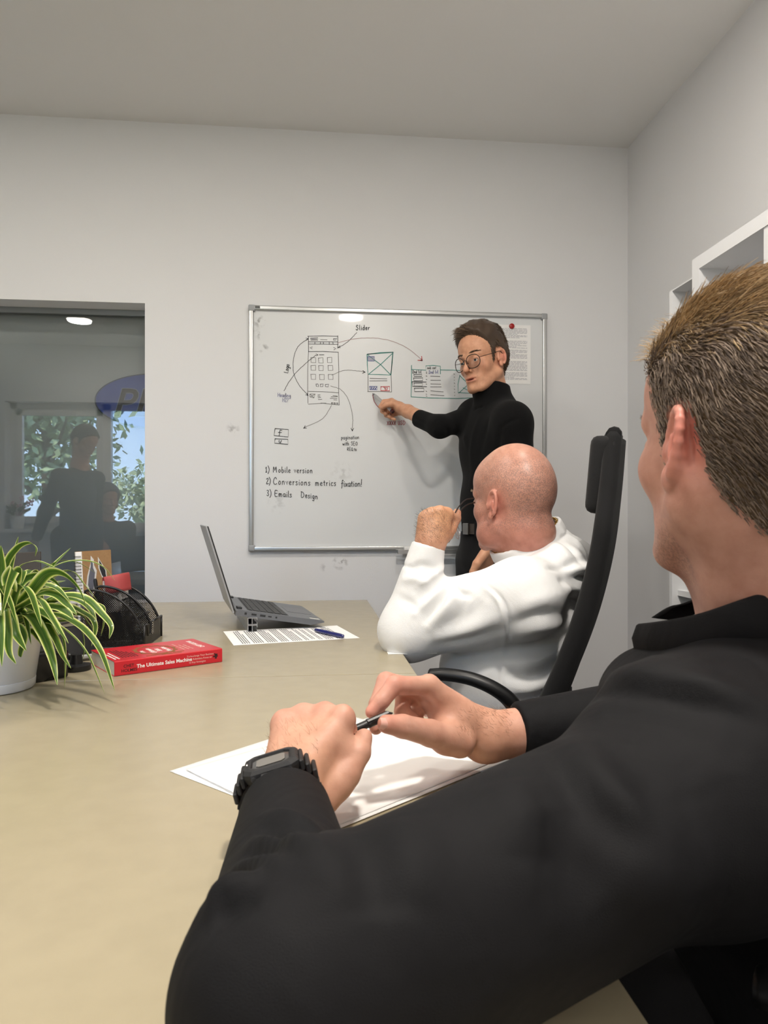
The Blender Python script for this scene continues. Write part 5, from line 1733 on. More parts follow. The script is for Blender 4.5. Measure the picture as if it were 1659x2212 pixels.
strokes('arrow', [z1(cur((600, 295), (420, 430), (330, 620), (305, 850), (330, 1020), (430, 1220), (600, 1415)))] + [z1(l) for l in head_at((610, 292), (1, -.15), 45)] + [z1(l) for l in head_at((605, 1425), (1, 1), 45)], 'black', 1.15)
strokes('arrow', [z1(cur((125, 1330), (230, 1140), (400, 930), (620, 730), (760, 620)))] + [z1(l) for l in head_at((800, 615), (1, 0), 36)], 'black', 1.15)
strokes('arrow', [z1(cur((1570, 170), (1450, 300), (1330, 400), (1205, 465)))] + [z1(l) for l in head_at((1200, 470), (-1, .4), 45)], 'black', 1.15)
strokes('arrow', [cur((717, 810), (740, 801), (760, 800), (786, 803))] + head_at((789, 804), (1, .1), 6), 'grey', 1.1)
strokes('arrow', [cur((714, 834), (735, 841), (750, 858), (758, 880), (762, 905), (761, 926))] + head_at((761, 931), (0, 1), 6), 'grey', 1.1)
strokes('arrow', [cur((716, 876), (706, 893), (692, 908), (658, 923))] + head_at((656, 925), (-1, .6), 6), 'grey', 1.1)
strokes('arrow_tip', head_at((656, 925), (-1, .6), 5), 'black', 1.3)
strokes('arrow_tip', head_at((761, 931), (0, 1), 5), 'black', 1.3)
strokes('arrow_tip', head_at((789, 804), (1, .1), 5), 'black', 1.3)
strokes('arrow', [cur((729, 741), (760, 733), (800, 730), (840, 735), (880, 752), (912, 778))], 'pinkgrey', 1.1)
strokes('arrow', head_at((912, 779), (1, .9), 7, .8), 'red', 1.8)
# product card
g3 = (760, 740, 200 / 1659)
def z3(pts): return [(g3[0] + x * g3[2], g3[1] + y * g3[2]) for x, y in pts]
strokes('card_drawing', [z3(l) for l in [[(275, 212), (500, 178), (742, 172), (720, 380), (698, 580), (500, 572), (290, 568), (278, 400), (275, 212)], [(300, 565), (520, 390), (722, 200)], [(290, 225), (520, 395), (690, 570)], [(700, 575), (735, 180)], [(280, 205), (740, 178)]]], 'teal', 1.7)
strokes('card_drawing', [z3(l) for l in [[(320, 642), (625, 648)], [(318, 690), (630, 686)], [(290, 560), (288, 870)], [(705, 590), (712, 885)], [(285, 880), (480, 872), (712, 885)]]], 'grey', 1.3)
strokes('card_drawing', [z3(rect(318, 788, 452, 845)), z3([(335, 800), (350, 835), (370, 800), (385, 838), (405, 802), (425, 838), (445, 802)]), z3([(360, 800), (340, 838)]), z3([(400, 800), (375, 838)]), z3([(440, 800), (412, 838)])], 'blue', 1.5)
strokes('card_drawing', [z3(rect(285, 252, 400, 328))], 'blue', 1.5)
strokes('card_drawing', [z3(rect(520, 788, 675, 862)), z3([(570, 805), (590, 812), (600, 845), (630, 848), (645, 812), (592, 815)])], 'red', 1.6)
strokes('card_drawing', [z3([(288, 265 + 12 * k), (398, 258 + 12 * k)]) for k in range(6)], 'violet', .7)
# menu panel
strokes('panel_drawing', [z3(l) for l in [[(1070, 410), (1068, 690), (1060, 970)], [(1060, 970), (1400, 990), (1900, 1005), (2210, 990)], [(1068, 480), (1330, 494), (1328, 418), (1455, 412), (1588, 422), (1590, 562)], [(1590, 490), (1800, 495), (2030, 505)]]], 'teal', 1.5)
for q_ in ((1112, 570, 1255, 605), (1108, 635, 1270, 685), (1115, 725, 1265, 780), (1125, 815, 1290, 880)): strokes('button_drawing', [z3(rect(*q_))], 'black', 1.4)
for l in [[(1075, 700), (1335, 705)], [(1078, 705), (1085, 785), (1340, 792)]]: strokes('panel_drawing', [z3(l)], 'black', 1.4)
strokes('panel_drawing', [z3([(1412, y), (1580 + dx, y + s)]) for y, s, dx in ((605, 2, 0), (672, 4, 10), (742, 4, 12), (793, 2, 20), (868, 16, 60), (932, 20, 70))] + [z3([(1330, y), (1345, y + 8)]) for y in (525, 545, 595, 660, 740, 870, 925, 955)] + [z3([(1830 + k * 2, 560 + 55 * k), (1842, 568 + 55 * k)]) for k in range(8)], 'grey', 1.3)
strokes('panel_drawing', [[(993, 811), (989, 830), (990, 848), (1028, 850)], [(991, 849), (1010, 832)], [(1000, 838), (1022, 849)], [(993, 811), (1006, 824)]], 'teal', 1.3)

# --- handwriting: a single-stroke alphabet
GL = {
 'a': (.8, [[(.7, .9), (.4, 1), (.1, .7), (.1, .25), (.35, 0), (.6, .25), (.7, .9), (.7, .2), (.8, 0)]]), 'b': (.75, [[(.1, 1.9), (.1, 0), (.5, .05), (.65, .5), (.5, .9), (.1, .8)]]), 'c': (.65, [[(.6, .85), (.35, 1), (.1, .6), (.15, .15), (.4, 0), (.6, .15)]]),
 'd': (.8, [[(.65, .8), (.35, .95), (.1, .5), (.3, 0), (.6, .2), (.68, 1.9), (.68, 0)]]), 'e': (.7, [[(.1, .5), (.58, .6), (.45, 1), (.15, .85), (.08, .3), (.3, 0), (.62, .15)]]), 'f': (.6, [[(.6, 1.7), (.45, 1.9), (.3, 1.6), (.25, .2), (.15, -.5)], [(.05, .9), (.55, 1)]]),
 'g': (.8, [[(.65, .85), (.35, 1), (.1, .55), (.3, .05), (.62, .35), (.68, .95), (.62, -.4), (.35, -.7), (.08, -.45)]]), 'h': (.75, [[(.1, 1.9), (.1, 0)], [(.1, .6), (.4, 1), (.6, .7), (.62, 0)]]), 'i': (.35, [[(.15, .95), (.15, .1), (.25, 0)], [(.16, 1.35), (.17, 1.42)]]),
 'l': (.4, [[(.15, 1.9), (.12, .2), (.3, 0)]]), 'm': (1.1, [[(.1, .95), (.1, 0)], [(.1, .6), (.35, 1), (.5, .7), (.5, 0)], [(.5, .6), (.75, 1), (.92, .7), (.95, 0)]]), 'n': (.8, [[(.1, .95), (.1, 0)], [(.1, .6), (.42, 1), (.62, .7), (.65, 0)]]), 'o': (.75, [[(.35, 1), (.1, .6), (.15, .15), (.38, 0), (.62, .3), (.6, .8), (.35, 1)]]),
 'p': (.75, [[(.1, .95), (.1, -.7)], [(.1, .7), (.4, 1), (.62, .6), (.4, .05), (.1, .15)]]), 'r': (.6, [[(.1, .95), (.12, 0)], [(.12, .55), (.35, .95), (.55, .9)]]), 's': (.6, [[(.52, .9), (.25, 1), (.1, .75), (.45, .4), (.45, .1), (.2, 0), (.05, .12)]]), 't': (.55, [[(.28, 1.5), (.25, .15), (.45, 0)], [(.02, 1), (.5, 1.05)]]),
 'u': (.75, [[(.1, .95), (.1, .25), (.3, 0), (.58, .3), (.6, .95), (.62, 0)]]), 'v': (.65, [[(.05, .95), (.3, 0), (.58, .95)]]), 'w': (.95, [[(.05, .95), (.22, 0), (.45, .8), (.65, 0), (.85, .95)]]), 'x': (.65, [[(.05, .95), (.55, 0)], [(.55, .95), (.05, 0)]]), 'k': (.7, [[(.1, 1.9), (.1, 0)], [(.55, .95), (.12, .4), (.58, 0)]]),
 'M': (1.35, [[(.1, 0), (.2, 1.9), (.6, .6), (1.0, 1.9), (1.15, 0)]]), 'C': (1.1, [[(.95, 1.5), (.7, 2.0), (.3, 1.6), (.1, .8), (.3, .1), (.75, 0), (1.0, .25)]]), 'E': (.95, [[(.8, 1.8), (.15, 1.85), (.1, 0), (.85, .05)], [(.12, .95), (.7, 1.0)]]), 'D': (1.15, [[(.15, 1.8), (.12, 0), (.7, .1), (1.0, .8), (.75, 1.6), (.05, 1.85)]]),
 'S': (.9, [[(.8, 1.6), (.45, 1.9), (.12, 1.45), (.7, .8), (.65, .15), (.3, 0), (.05, .3)]]), 'H': (1.0, [[(.1, 1.7), (.12, 0)], [(.85, 1.7), (.85, 0)], [(.1, .85), (.85, .9)]]), 'L': (.8, [[(.12, 1.7), (.1, 0), (.75, .05)]]), 'O': (1.0, [[(.45, 1.7), (.1, 1.1), (.15, .3), (.5, 0), (.85, .5), (.82, 1.3), (.45, 1.7)]]),
 'R': (.95, [[(.1, 0), (.12, 1.7), (.6, 1.6), (.7, 1.1), (.15, .85), (.8, 0)]]), 'Q': (1.0, [[(.45, 1.7), (.1, 1.1), (.15, .3), (.5, 0), (.85, .5), (.82, 1.3), (.45, 1.7)], [(.55, .5), (.95, -.1)]]), 'P': (.85, [[(.1, 0), (.12, 1.7), (.6, 1.6), (.68, 1.1), (.15, .8)]]), 'U': (.95, [[(.1, 1.7), (.12, .4), (.4, 0), (.75, .3), (.8, 1.7)]]), 'X': (.85, [[(.05, 1.7), (.75, 0)], [(.75, 1.7), (.05, 0)]]),
 'G': (.95, [[(.8, 1.4), (.5, 1.7), (.12, 1.1), (.2, .2), (.55, 0), (.82, .4), (.82, .8), (.5, .8)]]),
 '1': (.6, [[(.1, 1.3), (.35, 1.8), (.35, 0)], [(.1, 0), (.6, .05)]]), '2': (.8, [[(.1, 1.4), (.35, 1.75), (.65, 1.4), (.1, 0), (.75, .05)]]), '3': (.75, [[(.1, 1.6), (.4, 1.8), (.62, 1.4), (.3, .95), (.65, .5), (.4, 0), (.05, .25)]]), ')': (.55, [[(.05, 2.1), (.4, 1.2), (.35, .3), (.05, -.5)]]),
 '!': (.4, [[(.25, 2.1), (.18, .5)], [(.15, .1), (.17, .02)]]), '.': (.3, [[(.12, .05), (.15, .1)]]), '?': (.7, [[(.1, 1.4), (.35, 1.75), (.6, 1.3), (.3, .8), (.3, .45)], [(.3, .08), (.32, .02)]]), '$': (.8, [[(.7, 1.3), (.4, 1.6), (.12, 1.2), (.65, .6), (.4, .1), (.08, .4)], [(.4, 1.9), (.4, -.2)]]), ' ': (.6, []), '/': (.5, [[(.05, -.2), (.5, 1.8)]]),
}
def handwrite(name, s, x, y, size, ink, w=1.4, slope=0.0, ang=0, adv=1.0):
    """x,y = baseline start in picture pixels; size = x-height in pixels"""
    out = []; u = 0
    ca, sa = math.cos(ang), math.sin(ang)
    for ch in s:
        wd, st = GL[ch]
        for ln in st:
            pts = [np.array(((u + a * 1.0), b_)) for a, b_ in ln]
            pts = [tuple(p) for p in (spline(pts, 3) if len(pts) > 3 else pts)]
            o = []
            for a, b_ in pts:
                dx, dy = a * size, -b_ * size + slope * a * size
                o.append((x + dx * ca - dy * sa, y + dx * sa + dy * ca))
            out.append(o)
        u += (wd + .12) * adv
    return strokes(name, out, ink, w, .18)
handwrite('writing', '1) Mobile version', 573, 1020, 6.6, 'black', 1.4, .02, adv=1.2)
handwrite('writing', '2)', 575, 1045, 6.8, 'black', 1.5)
handwrite('writing', 'Conversions', 590, 1046, 7.6, 'black', 1.4, .035, adv=1.2)
handwrite('writing', 'metrics', 681, 1049, 7.2, 'black', 1.4, .01, adv=1.2)
handwrite('writing', 'fixation!', 737, 1051, 7.4, 'black', 1.5, 0, adv=.98)
handwrite('writing', '3) Emails', 576, 1071, 6.9, 'black', 1.4, .06, adv=1.12)
handwrite('writing', 'Design', 650, 1074, 6.6, 'black', 1.4, .12, adv=1.12)
handwrite('writing', 'Slider', 769, 713, 5.6, 'black', 1.5, -.02, adv=1.25)
handwrite('writing', 'Logo', 622, 806, 5.2, 'black', 1.4, 0, math.radians(-80), 1.05)
handwrite('writing', 'Heading', 600, 857, 4.8, 'violet', 1.1, .05, adv=.98)
handwrite('writing', 'H2?', 610, 868, 4.8, 'violet', 1.1, .0)
handwrite('writing', 'pagination', 737, 949, 4.6, 'black', 1.0, -.02, adv=1.08)
handwrite('writing', 'with SEO', 740, 962, 4.4, 'black', 1.0, 0, adv=1.08)
handwrite('writing', 'REQ.ts', 750, 973, 3.8, 'black', 1.0, .05, adv=1.08)
strokes('button_drawing', [[(594, 926), (623, 928), (622, 944), (592, 941), (594, 926)], [(594, 948), (622, 949), (622, 960), (593, 957), (594, 948)], cur((609, 930), (605, 929), (604, 935), (603, 942)), [(601, 934), (608, 934)], cur((603, 951), (603, 955), (606, 956), (608, 951))], 'black', 1.4)
handwrite('writing', 'Price', 823, 884, 4.8, 'maroon', 1.15, .02, adv=1.15)
handwrite('writing', '$XXXX', 831, 896, 4.8, 'maroon', 1.15, 0, adv=1.2)
handwrite('writing', 'on', 842, 906, 4.6, 'maroon', 1.5)
handwrite('writing', 'XXXX USD', 836, 918, 4.6, 'maroon', 1.1, -.02, adv=1.12)
strokes('writing', [cur((805, 852), (808, 866), (814, 876), (822, 884))], 'maroon', 1.2)
handwrite('writing', '2nd lvl', 891, 806, 3.4, 'black', 1.1, 0, adv=1.1)
handwrite('writing', '2nd lvl', 926, 807, 3.8, 'blue', 1.0, -.02, adv=1.05)
handwrite('writing', 'sub cat', 923, 797, 3.2, 'grey', 1.0, 0, adv=1.1)
# wiped-off smears of old ink
bm = bmesh.new()

# sheet of paper under a red magnet
M_paper = mat('white_paper', lin(246, 245, 243), .7, spec=.2)
M_print = mat('print_grey', lin(186, 184, 190), .8)
M_printd = mat('print_dark', lin(70, 70, 76), .8)
def sheet(name, o, ex, ey, w, h, label, thick=.0006, cat='paper', m=None):
    t = empty(name, o); tag(t, label, cat)
    ex, ey = unit(ex), unit(ey); n = np.cross(ex, ey)
    M = frame3(ex, ey, n)
    t.matrix_world = frame3(ex, ey, n, o)
    bm = bmesh.new(); box(bm, (w / 2, h / 2, thick / 2), (w, h, thick)); bmobj('page', bm, m or M_paper, t)
    return t
def print_lines(t, w, h, z, rows, m, seed, mx=.09, my=.08, gaps=(), fill=.55, words=True):
    R_ = random.Random(seed); bm = bmesh.new()
    st = h * (1 - 2 * my) / rows
    for r in range(rows):
        if r in gaps: continue
        y = h * (1 - my) - r * st; x = w * mx; end = w * (1 - mx) * (R_.uniform(.55, 1) if R_.random() < .2 else 1)
        while x < end:
            L = min(R_.uniform(.006, .020) if words else end - x, end - x)
            bm.faces.new([bm.verts.new(p) for p in ((x, y - st * fill, z), (x + L, y - st * fill, z), (x + L, y, z), (x, y, z))])
            x += L + .0022
    o = bmobj('printed_text', bm, m, t); o['kind'] = 'stuff'
    return o
a, b_, c_ = wall_pt(1146, 830, BY), wall_pt(1083, 828, BY), wall_pt(1146, 703, BY)
pw, ph = .145, abs(c_[2] - a[2])
ps = sheet('paper_sheet', (a[0] - pw, BY - .0006, a[2]), (1, 0, 0), (0, 0, 1), pw, ph, 'printed sheet held by a red magnet on the whiteboard, behind the presenter', .0005)
print_lines(ps, pw, ph, .0007, 46, M_print, 4, .10, .06, (9, 10, 18, 27, 28, 38), .5)
p = wall_pt(1105, 705, BY)
mg = empty('magnet', (p[0], BY - .0006, p[2])); tag(mg, 'round red magnet pinning the sheet to the whiteboard', 'magnet')
bm = bmesh.new(); lathe(bm, [(0, .0075), (.0085, .0075), (.0105, .006), (.0108, .001), (.0100, .0), (0, 0)], 28); bm.transform(Matrix.Rotation(math.radians(90), 4, 'X')); bmobj('cap', bm, mat('red_plastic', lin(168, 22, 22), .35), mg, True, 40)
# marker in the presenter's hand
a, c = W(805, 850, 2.825), W(838, 880, 2.768)
u = unit(c - a); L = np.linalg.norm(c - a) + .035
mk = empty('marker', a); tag(mk, 'silver board marker in the presenter\'s hand touching the whiteboard', 'marker')
M_sil = mat('silver_barrel', lin(196, 197, 198), .3, .5)
bm = bmesh.new(); tube(bm, [u * .016, u * (L - .012)], .0068, 16); bmobj('barrel', bm, M_sil, mk, True, 40)
bm = bmesh.new(); tube(bm, [u * .0, u * .006, u * .0062, u * .016], [.0016, .0022, .0036, .0060], 12); bmobj('tip', bm, mat('marker_tip', lin(104, 106, 110), .5), mk, True, 40)
bm = bmesh.new(); tube(bm, [u * (L - .012), u * L], .0070, 16); bmobj('end_cap', bm, mat('marker_end', lin(60, 16, 18), .4), mk, True, 40)

# ------------------------------------------------------------------ shelves along the right wall
def sh_pt(px, X):          # depth of a pixel column on the plane x = X
    a = math.atan((px - CX) / F) + TH
    return X / math.tan(a)
XS = 1.005
ye = sh_pt(1495, XS); yp = sh_pt(1510, XS); yq = sh_pt(1647, XS); y_far = sh_pt(1449, XS)
def zof(px, py, X):
    Y = sh_pt(px, X); Zc = X * sT + Y * cT
    return CAMH + (HOR - py) / F * Zc
ztop = zof(1495, 562, XS); th = ye - yp; zin = ztop - (zof(1510, 552, XS) - zof(1510, 580, XS)) 
cell = yp - yq
sh = empty('shelf_unit', (XS, (ye + .6) / 2, 0)); tag(sh, 'white open cube shelving with thick edges along the right wall', 'shelf')
def shl(lst, name, par=sh, m=M_white): return local(par, boxes(lst), name, m)
xb = RIGHT_X - .003
yend = ye - th - 4 * (cell + .016)
shl([(XS, xb, yend - th, ye, zin, ztop)], 'top_board')
shl([(XS, xb, ye - th, ye, .0, zin)], 'side_panel'); shl([(XS, xb, yend - th, yend, 0, zin)], 'side_panel')
shl([(xb - .008, xb, yend, ye - th, .0, zin)], 'back_panel')
rows_ = 5; rh = (zin - .04) / rows_
for k in range(1, 4):
    y = yp - k * (cell + .016) + .016
    shl([(XS + .003, xb - .008, y - .016, y, .04, zin)], 'divider')
for k in range(rows_):
    z = .04 + k * rh
    shl([(XS + .003, xb - .008, yend, ye - th, z - (.016 if k else .04), z)], 'shelf_board')
s2 = empty('corner_shelf', (XS, (ye + y_far) / 2, 0)); tag(s2, 'narrow white open shelf between the cube shelving and the corner', 'shelf')
z2 = zof(1449, 629, XS)
def shl2(lst, name): return local(s2, boxes(lst), name, M_white)
shl2([(XS + .004, xb, ye + .001, y_far + .016, z2, z2 + .003)], 'top_board')
shl2([(XS + .004, xb, y_far, y_far + .016, 0, z2)], 'side_panel')
shl2([(xb - .006, xb, ye + .001, y_far, 0, z2)], 'back_panel')
for k in range(1, 4): shl2([(XS + .02, xb - .006, ye + .001, y_far, z2 - k * .42 - .016, z2 - k * .42)], 'shelf_board')
# ------------------------------------------------------------------ tables
TT = .74
M_desk = mat('beige_laminate', lin(168, 157, 131), .24, noise=.05, nscale=30, bump=.03, bscale=700)
M_edge = mat('beige_edge', lin(200, 190, 165), .4)
M_steelgrey = mat('grey_powder_coat', lin(120, 122, 124), .45, .3)
TR = .195
seam = table_pt(800, 1456)[1]; far = table_pt(600, 1298)[1]
def desk(y0, y1, x0, x1, label):
    t = empty('desk', ((x0 + x1) / 2, (y0 + y1) / 2, 0)); tag(t, label, 'table', 'desks pushed together')
    bm = bmesh.new(); box(bm, ((x0 + x1) / 2, (y0 + y1) / 2, TT - .0125), (x1 - x0, y1 - y0, .025), None, .0012, 2)
    local(t, bm, 'tabletop', M_desk)
    for x in (x0 + .06, x1 - .12):
        for y in (y0 + .07, y1 - .07):
            bm = boxes([(x - .025, x + .025, y - .025, y + .025, 0.0, TT - .025)]); local(t, bm, 'leg', M_steelgrey)
    local(t, boxes([(x0 + .06, x1 - .12, (y0 + y1) / 2 - .02, (y0 + y1) / 2 + .02, TT - .075, TT - .025)]), 'crossbar', M_steelgrey)
    return t
desk(seam + .0012, far, -1.25, TR, 'far beige desk carrying the open laptop and pen organiser')
desk(-.42, seam - .0012, -1.25, TR, 'near beige desk carrying the white papers under the hands')

# ------------------------------------------------------------------ laptop, on a stack of aluminium channel
def XY(Xc, Zc, z): return np.array(Cw(Xc, z, Zc))
ef, es = unit(XY(.957, .29, 0)), unit(XY(-.29, .957, 0)); ez = np.array([0, 0, 1.])
hinge = XY(-.378, 1.805, TT)
tilt = math.atan2(.040, .232)
fx = unit(ef * math.cos(tilt) - ez * math.sin(tilt)); fz = np.cross(fx, es); 
lap = empty('laptop'); tag(lap, 'open grey laptop seen from its side, propped up at the hinge', 'laptop')
lap.matrix_world = frame3(fx, es, fz, hinge + ez * .0425)
M_lap = mat('laptop_grey', lin(118, 121, 126), .38, .55); M_lapd = mat('laptop_dark', lin(38, 40, 42), .45); M_key = mat('key_black', lin(44, 45, 47), .5)
M_lid = mat('laptop_lid', lin(170, 171, 172), .4, .4); M_scr = mat('screen_dark', lin(14, 15, 17), .12)
LWd, LD, LT = .322, .232, .016
bm = bmesh.new()
prof = [(0, 0), (.004, -.0), (LD - .035, .001), (LD, .0115), (LD - .001, .0150), (LD - .006, LT), (.006, LT), (0, LT - .004)]
A = [bm.verts.new((x, 0, z)) for x, z in prof]; B = [bm.verts.new((x, LWd, z)) for x, z in prof]
bm.faces.new(A); bm.faces.new(B[::-1])
for k in range(len(prof)): bm.faces.new((A[k], B[k], B[(k + 1) % len(prof)], A[(k + 1) % len(prof)]))
base = bmobj('base', bm, M_lap, lap)
bm = boxes([(.030, .138, .014, LWd - .014, LT, LT + .0004)]); bmobj('keyboard_well', bm, M_lapd, base)
kn = 0
for r in range(6):
    d = .0168 if r else .011
    x = .0325 + (0 if r == 0 else .0125 + (r - 1) * .0186)
    y = .0165; cols = [1] * 15 if r < 5 else [1.2, 1, 1, 1.1, 5.4, 1.1, 1, 1, 1, 1.2]
    if r in (2, 3): cols = [1.5] + [1] * 12 + [1.5]
    if r == 4: cols = [2.1] + [1] * 10 + [2.9]
    if r == 5: cols = [1.2, 1, 1, 1.1, 5.2, 1.1, 1, 1, 1, 1]
    tot = sum(cols); un = (LWd - .033) / tot
    for c in cols:
        w = c * un
        bm = bmesh.new(); box(bm, (x + d / 2, y + w / 2, LT + .0010), (d - .0022, w - .0024, .0016), None, .0004, 1)
        bmobj('key', bm, M_key, base); y += w
bm = boxes([(.150, .216, .105, .218, LT, LT + .0005)]); bmobj('touchpad', bm, mat('touchpad_grey', lin(96, 99, 104), .3, .4), base)
for y0, y1, x0, x1, m in ((.012, .034, .196, .222, 'sticker_white'), (.038, .052, .200, .220, 'sticker_dark')):
    bmobj('sticker', boxes([(x0, x1, y0, y1, LT, LT + .0003)]), mat(m, lin(205, 204, 198) if 'white' in m else lin(60, 64, 72), .4), base)
for x, w, h in ((.022, .006, .006), (.040, .013, .005), (.062, .014, .0055), (.083, .009, .0035), (.102, .0045, .0045)):
    bmobj('port', boxes([(x, x + w, -.0004, .001, LT * .52 - h / 2, LT * .52 + h / 2)]), M_lapd, base)
bmobj('hinge', boxes([(.004, .016, .02, .05, LT - .002, LT + .004), (.004, .016, LWd - .05, LWd - .02, LT - .002, LT + .004)]), M_lapd, lap)
lid = empty('lid'); lid.parent = lap
la = math.radians(107) + tilt
lid.matrix_local = frame3((math.cos(la), 0, math.sin(la)), (0, 1, 0), (-math.sin(la), 0, math.cos(la)), (-.004, 0, LT - .006))
bm = bmesh.new(); box(bm, (.112, LWd / 2, .0032), (.232, LWd, .0045), None, .0015, 2); bmobj('lid_shell', bm, M_lid, lid)
bm = bmesh.new(); box(bm, (.114, LWd / 2, -.0004), (.224, LWd - .004, .0036), None, .0008, 1); bmobj('bezel', bm, M_lapd, lid)
bmobj('screen', boxes([(.018, .212, .009, LWd - .009, -.0027, -.0021)]), M_scr, lid)
pr = empty('channel_profile'); tag(pr, 'double aluminium channel propping up the back of the laptop', 'laptop prop')
pr.matrix_world = frame3(ef, es, ez, hinge + ef * .030 - es * .012 + ez * .0)
M_ch = mat('bare_aluminium', lin(178, 180, 182), .32, .8)
for k, z in enumerate((.0, .0185)):
    t_ = .0016; w_ = .0245; h_ = .0180
    bmobj('channel', boxes([(0, w_, 0, .30, z, z + t_), (0, w_, 0, .30, z + h_ - t_, z + h_), (0, t_, 0, .30, z + t_, z + h_ - t_), (w_ - t_, w_, 0, .004, z + t_, z + .006), (w_ - t_, w_, 0, .004, z + h_ - .006, z + h_ - t_), (w_ * .45, w_ * .45 + t_, .006, .30, z + t_, z + h_ - t_)]), M_ch, pr)

# ------------------------------------------------------------------ printed page and blue pen
c4 = table_pt(504.7, 1394.9); c1 = table_pt(490, 1364.6); c3 = table_pt(777.8, 1378.8)
pg = sheet('paper_sheet', c4 + [0, 0, .0004], c3 - c4, np.cross([0, 0, 1], c3 - c4), .300, .207, 'printed white page lying beside the laptop under the blue pen', .0006)
bm = bmesh.new(); R_ = random.Random(5); x = .022
while x < .272:
    big = R_.random() < .25; st = .0052; n_ = R_.randint(2, 6)
    for j in range(n_):
        y = .012 + (.01 if big else 0); end = .190 - R_.uniform(0, .05 if j == n_ - 1 else .012)
        while y < end:
            L = R_.uniform(.006, .020)
            bm.faces.new([bm.verts.new(p) for p in ((x, y, .0008), (x + st * .42, y, .0008), (x + st * .42, y + L, .0008), (x, y + L, .0008))]); y += L + .0022
        x += st
    x += .006
o = bmobj('printed_text', bm, M_printd, pg); o['kind'] = 'stuff'
a, c = table_pt(683, 1361, TT + .007), table_pt(735, 1373, TT + .007)
u = unit(c - a); u = unit(u * [1, 1, 0]); L = .142
bp = empty('blue_pen', a); tag(bp, 'thick dark blue pen lying on the printed page', 'pen'); 
M_blue = mat('blue_plastic', lin(34, 40, 104), .25, coat=.3)
bm = bmesh.new(); tube(bm, [u * -.004, u * 0, u * .02, u * .055], [.003, .0052, .0056, .0056], 14); bmobj('cap', bm, M_blue, bp, True, 40)
bm = bmesh.new(); tube(bm, [u * .055, u * .06, u * .105, u * .118, u * .121], [.0050, .0054, .0054, .0042, .001], 14); bmobj('barrel', bm, M_blue, bp, True, 40)
bm = bmesh.new(); box(bm, u * .012 + [0, 0, .0058], (.016, .0065, .0008), np.stack([u, np.cross(ez, u), ez], 1)); bmobj('label', bm, M_paper, bp)
# white sheet sticking out under the bald man's elbow
p = table_pt(872, 1411)
sheet('note_sheet', np.array([p[0] - .035, p[1] - .012, TT + .0004]), (1, -.02, 0), (.02, 1, 0), .105, .05, 'blank white sheet jutting over the desk edge under the bald man\'s elbow', .0006)

# ------------------------------------------------------------------ loose papers under the near man's hands
q1, q2, q3 = table_pt(455, 1656), table_pt(685, 1808), table_pt(1062, 1652)
ex = unit((q3 - q2)); 
lab = ['white paper sheet on top of the pile under the near man\'s hands', 'white paper sheet second in the pile, peeking out at its near edge', 'white paper sheet lowest in the pile, its left corner jutting out']
for k, (da, dz, lx, ly) in enumerate(((0, .0028, 0, 0), (-.012, .0016, -.002, .004), (.10, .0004, .012, .012))):
    ex2 = np.array([ex[0] * math.cos(da) - ex[1] * math.sin(da), ex[0] * math.sin(da) + ex[1] * math.cos(da), 0]); ey2 = np.cross(ez, ex2)
    t = empty('paper_sheet'); tag(t, lab[k], 'paper', 'papers under the near man\'s hands')
    o = q2 + ex2 * lx - ey2 * ly * (1 if k < 2 else -1); o[2] = TT + dz
    t.matrix_world = frame3(ex2, ey2, ez, o)
    bm = bmesh.new(); n_ = 12; w_, h_ = .300, .238
    G = [[bm.verts.new((w_ * i / n_, h_ * j / n_, (.0016 * math.sin(2.6 * i / n_ + k) * math.sin(3 * j / n_) ** 2 if k == 0 else 0))) for j in range(n_ + 1)] for i in range(n_ + 1)]
    for i in range(n_):
        for j in range(n_): bm.faces.new((G[i][j], G[i + 1][j], G[i + 1][j + 1], G[i][j + 1]))
    pgo = bmobj('page', bm, M_paper, t, True)
    md = pgo.modifiers.new('thickness', 'SOLIDIFY'); md.thickness = .0003; md.offset = 1

# ------------------------------------------------------------------ red book
o = table_pt(247, 1462); e = table_pt(480, 1430)
L_ = unit((e - o) * [1, 1, 0]); Bk = np.cross(ez, L_)
book = empty('book'); book.matrix_world = frame3(L_, Bk, ez, o)
tag(book, 'thick red paperback lying flat with its titled spine toward the camera', 'book')
bl_, bw_, bt_ = float(np.linalg.norm((e - o)[:2])), .146, .0275
M_red = mat('red_cover', lin(200, 30, 44), .35, coat=.15); M_pages = mat('page_block', lin(226, 218, 202), .8, noise=.12, nscale=400)
M_inkb = mat('print_black', lin(54, 14, 18), .6); M_inkw = mat('print_white', lin(240, 236, 232), .6); M_olive = mat('print_olive', lin(138, 84, 40), .6); M_cream = mat('print_cream', lin(226, 190, 178), .6)
bmobj('page_block', boxes([(.0012, bl_ - .0012, .001, bw_ - .001, .0006, bt_ - .0006)]), M_pages, book)
bm = bmesh.new(); prof = [(bw_, 0), (.002, 0), (.0002, .0012), (0, .004), (0, bt_ - .004), (.0002, bt_ - .0012), (.002, bt_), (bw_, bt_), (bw_, bt_ - .0007), (.0022, bt_ - .0007), (.0011, bt_ - .002), (.0009, .003), (.0022, .0007), (bw_, .0007)]
A = [bm.verts.new((0, y, z)) for y, z in prof]; B = [bm.verts.new((bl_, y, z)) for y, z in prof]
for k in range(len(prof)): bm.faces.new((A[k], B[k], B[(k + 1) % len(prof)], A[(k + 1) % len(prof)]))
bm.faces.new(A[::-1]); bm.faces.new(B)
cv = bmobj('cover', bm, M_red, book)
def spine_text(s, size, x, z, m, offs=0): 
    return text_obj('lettering', s, size, frame3((1, 0, 0), (0, 0, 1), (0, -1, 0), (x, -.0002, z)), m, cv, .0001, offs=offs)
spine_text('The Ultimate Sales Machine', .0097, .041, .0108, M_inkw, .00022)
